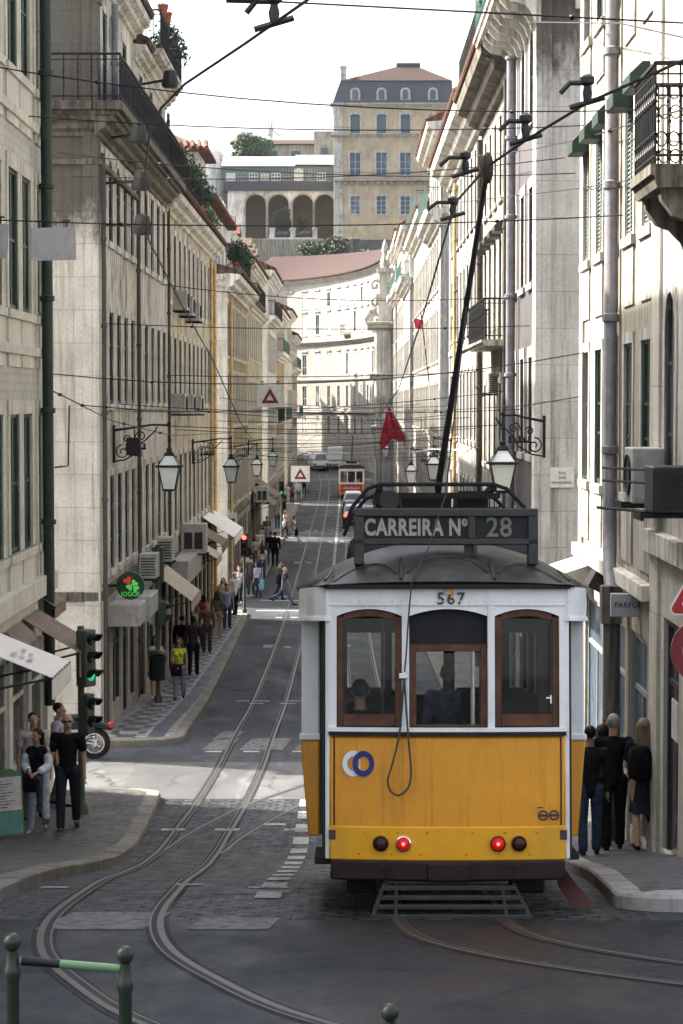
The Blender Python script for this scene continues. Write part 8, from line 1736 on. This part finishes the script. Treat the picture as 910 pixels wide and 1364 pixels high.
    P(341, 114, 1.64, .2, 'woman in beige blouse and brown skirt by the wall', (.52, .46, .38), 'short', 'skirt', (.14, .09, .06), 'mid', 'black', blk, False, .05, fem=True); P(349, 124, 1.68, -.4, 'woman in white blouse and black trousers before the second awnings', wh, 'none', 'trousers', blk, 'mid', 'brown', blk, False, .1, fem=True); P(357, 127, 1.7, .4, 'man in lilac shirt standing by the far signal pole', (.38, .36, .5), 'short', 'trousers', grey, 'short', 'brown', blk)
    P(391, 136.5, 1.66, 1.4, 'woman in cream dress crossing the sunlit strip with a black bag', (.68, .58, .44), 'short', 'dress', (.68, .58, .44), 'bob', 'brown', blk, False, .5, (.3, -.3), (.1, .1), .15, fem=True, extra=(('bag', -1, blk, .42, .8),)); P(381, 142, 1.66, 1.0, 'woman in pink top and black trousers left of the cream dress woman', (.55, .40, .38), 'short', 'trousers', blk, 'mid', 'brown', blk, False, .35, fem=True, extra=(('bag', -1, wh, .35, .95),))
    P(377, 158, 1.72, .5, 'person in black coat standing at the far kerb', blk, 'long', 'trousers', grey, 'short', 'black', blk, False, .1); P(383, 184, 1.78, bk, 'person dressed all in white on the far left pavement', wh, 'short', 'trousers', (.6, .58, .52), 'short', 'grey', blk, False, .1); P(389.5, 186, 1.7, bk, 'person in red shirt next to the one in white', (.3, .04, .06), 'short', 'trousers', blk, 'short', 'black'); P(398, 190, 1.75, bk, 'person in pale blue shirt at the far zebra line', (.35, .40, .5), 'long', 'trousers', (.04, .05, .07), 'short', 'black', blk, False, .1); P(405.5, 203, 1.75, bk, 'person in black farthest along the left track', blk, 'long', 'trousers', blk, 'short', 'black', blk, False, .15)
    P(387, 197, 1.7, 0, 'person in blue jacket beyond the white dressed one', (.08, .13, .25), 'long', 'trousers', blk, 'short', 'brown'); P(500, 172, 1.74, 0, 'person in dark blue on the far right pavement above the tram frame', (.05, .07, .14), 'long', 'trousers', (.03, .03, .05), 'short', 'black'); P(509, 178, 1.7, 0, 'person in grey on the far right pavement above the tram frame', (.2, .2, .22), 'short', 'trousers', blk, 'short', 'brown')
    for a in ((276, 72.5, 1.7, 0, 'man in brown jacket walking towards us near the beige awning', (.12, .08, .05), 'long', 'trousers', (.05, .05, .06), 'short', 'brown'), (298, 87, 1.6, bk, 'woman in orange top by the white awning', (.5, .2, .06), 'short', 'trousers', (.04, .04, .05), 'mid', 'brown'), (327, 101, 1.75, .2, 'man in pale yellow shirt at the second corner house', (.55, .5, .3), 'short', 'trousers', (.06, .06, .07), 'short', 'black'), (333, 105, 1.68, bk, 'woman in dark green coat close to the wall', (.03, .06, .045), 'long', 'skirt', (.03, .03, .03), 'mid', 'black'), (346, 119, 1.72, 0, 'man in white shirt and tie shade trousers near the lower brown awning', (.6, .6, .6), 'long', 'trousers', (.04, .04, .05), 'short', 'black'), (356, 133, 1.7, bk, 'person in green jacket at the third corner', (.08, .22, .08), 'long', 'trousers', (.04, .04, .05), 'short', 'brown'), (370, 150, 1.72, 0, 'person in grey tee shirt past the far signal pole', (.25, .25, .26), 'short', 'trousers', (.05, .07, .11), 'short', 'brown'), (378, 170, 1.7, bk, 'person in dark brown coat on the far left kerb', (.05, .035, .025), 'long', 'trousers', (.03, .03, .03), 'short', 'black'), (505, 160, 1.72, 0, 'person in black beside the queueing cars on the right pavement', blk, 'long', 'trousers', jean, 'short', 'brown')): P(*a)
    # passengers inside the tram
    zf = TRAM.location.z + .70 - .1 * 1.5
    P(0, 19.5, 1.66, bk, 'dark silhouette of a passenger behind the left rear window of the tram', (.03, .03, .035), 'long', 'trousers', blk, 'short', 'black', X=.10, z=zf - .42); P(0, 19.9, 1.70, bk, 'dark silhouette of a passenger behind the middle rear window of the tram', (.02, .02, .022), 'long', 'trousers', blk, 'mid', 'black', X=.42, z=zf - .62); P(0, 23.9, 1.70, bk, 'passenger in pale blue shirt at the front of the tram', (.35, .42, .58), 'long', 'trousers', blk, 'short', 'brown', X=1.08, z=TRAM.location.z + .70 - 1.0)
people()
# ---------------------------------------------------------------- camera, light, air
cam = bpy.data.cameras.new('camera'); co = bpy.data.objects.new('camera', cam); COL.objects.link(co)
cam.sensor_fit = 'VERTICAL'; cam.sensor_height = 36; cam.lens = 2918 / 1364 * 36; cam.clip_start = .5; cam.clip_end = 9000
co.location = (0, 0, H0); co.rotation_euler = (math.pi / 2 - math.atan((682 - VY) / 2918), 0, math.atan((VX - 455) / F))
S.camera = co
w = bpy.data.worlds.new('World'); S.world = w; w.use_nodes = True; nt = w.node_tree
bg = nt.nodes['Background']; sky = nt.nodes.new('ShaderNodeTexSky'); sky.sky_type = 'NISHITA'; sky.sun_disc = False
EL, AZ = R(43.5), math.atan2(-math.cos(R(24)), math.sin(R(24)))        # sun direction: x = -cos, y = +sin of 24 degrees
sx, sy = -math.cos(R(24)), math.sin(R(24))
sky.sun_elevation = EL; sky.sun_rotation = math.atan2(sx, sy); sky.air_density = 1.0; sky.dust_density = 6.0; sky.ozone_density = 1.0; sky.altitude = 50
hs = nt.nodes.new('ShaderNodeHueSaturation'); hs.inputs['Saturation'].default_value = .5; nt.links.new(sky.outputs[0], hs.inputs['Color']); nt.links.new(hs.outputs[0], bg.inputs[0]); bg.inputs[1].default_value = .14
sun = bpy.data.lights.new('sun', 'SUN'); sun.energy = 4.7; sun.angle = R(.55); sun.color = (1, .93, .82); so = bpy.data.objects.new('sun', sun); COL.objects.link(so)
d = Vector((sx * math.cos(EL), sy * math.cos(EL), math.sin(EL))); so.rotation_euler = d.to_track_quat('Z', 'Y').to_euler(); so.location = (0, 0, 80)
S.view_settings.view_transform = 'Standard'; S.view_settings.look = 'None'; S.view_settings.exposure = 2.05; S.view_settings.gamma = 1.0; S.view_settings.use_curve_mapping = False
c = S.cycles if hasattr(S, 'cycles') else None
S.render.engine = 'CYCLES'; S.cycles.use_denoising = True; S.cycles.max_bounces = 6; S.cycles.diffuse_bounces = 4; S.cycles.glossy_bounces = 3; S.cycles.transparent_max_bounces = 12; S.cycles.volume_bounces = 0; S.cycles.sample_clamp_indirect = 6
S.cycles.use_adaptive_sampling = True; S.cycles.adaptive_threshold = .02

hz = MB(); hz.box(-720, 720, -170, 1220, -3, 90); h = mo('haze', hz.mesh('haze', 0, 0), None); h['kind'] = 'stuff'
m = bpy.data.materials.new('haze'); m.use_nodes = True; nt = m.node_tree; nt.nodes.clear(); out = nt.nodes.new('ShaderNodeOutputMaterial'); v = nt.nodes.new('ShaderNodeVolumePrincipled')
v.inputs['Color'].default_value = (.93, .96, 1, 1); v.inputs['Density'].default_value = .00005; v.inputs['Anisotropy'].default_value = .3; nt.links.new(v.outputs[0], out.inputs['Volume']); h.data.materials.append(m)
S.cycles.volume_step_rate = 20; S.cycles.volume_max_steps = 64
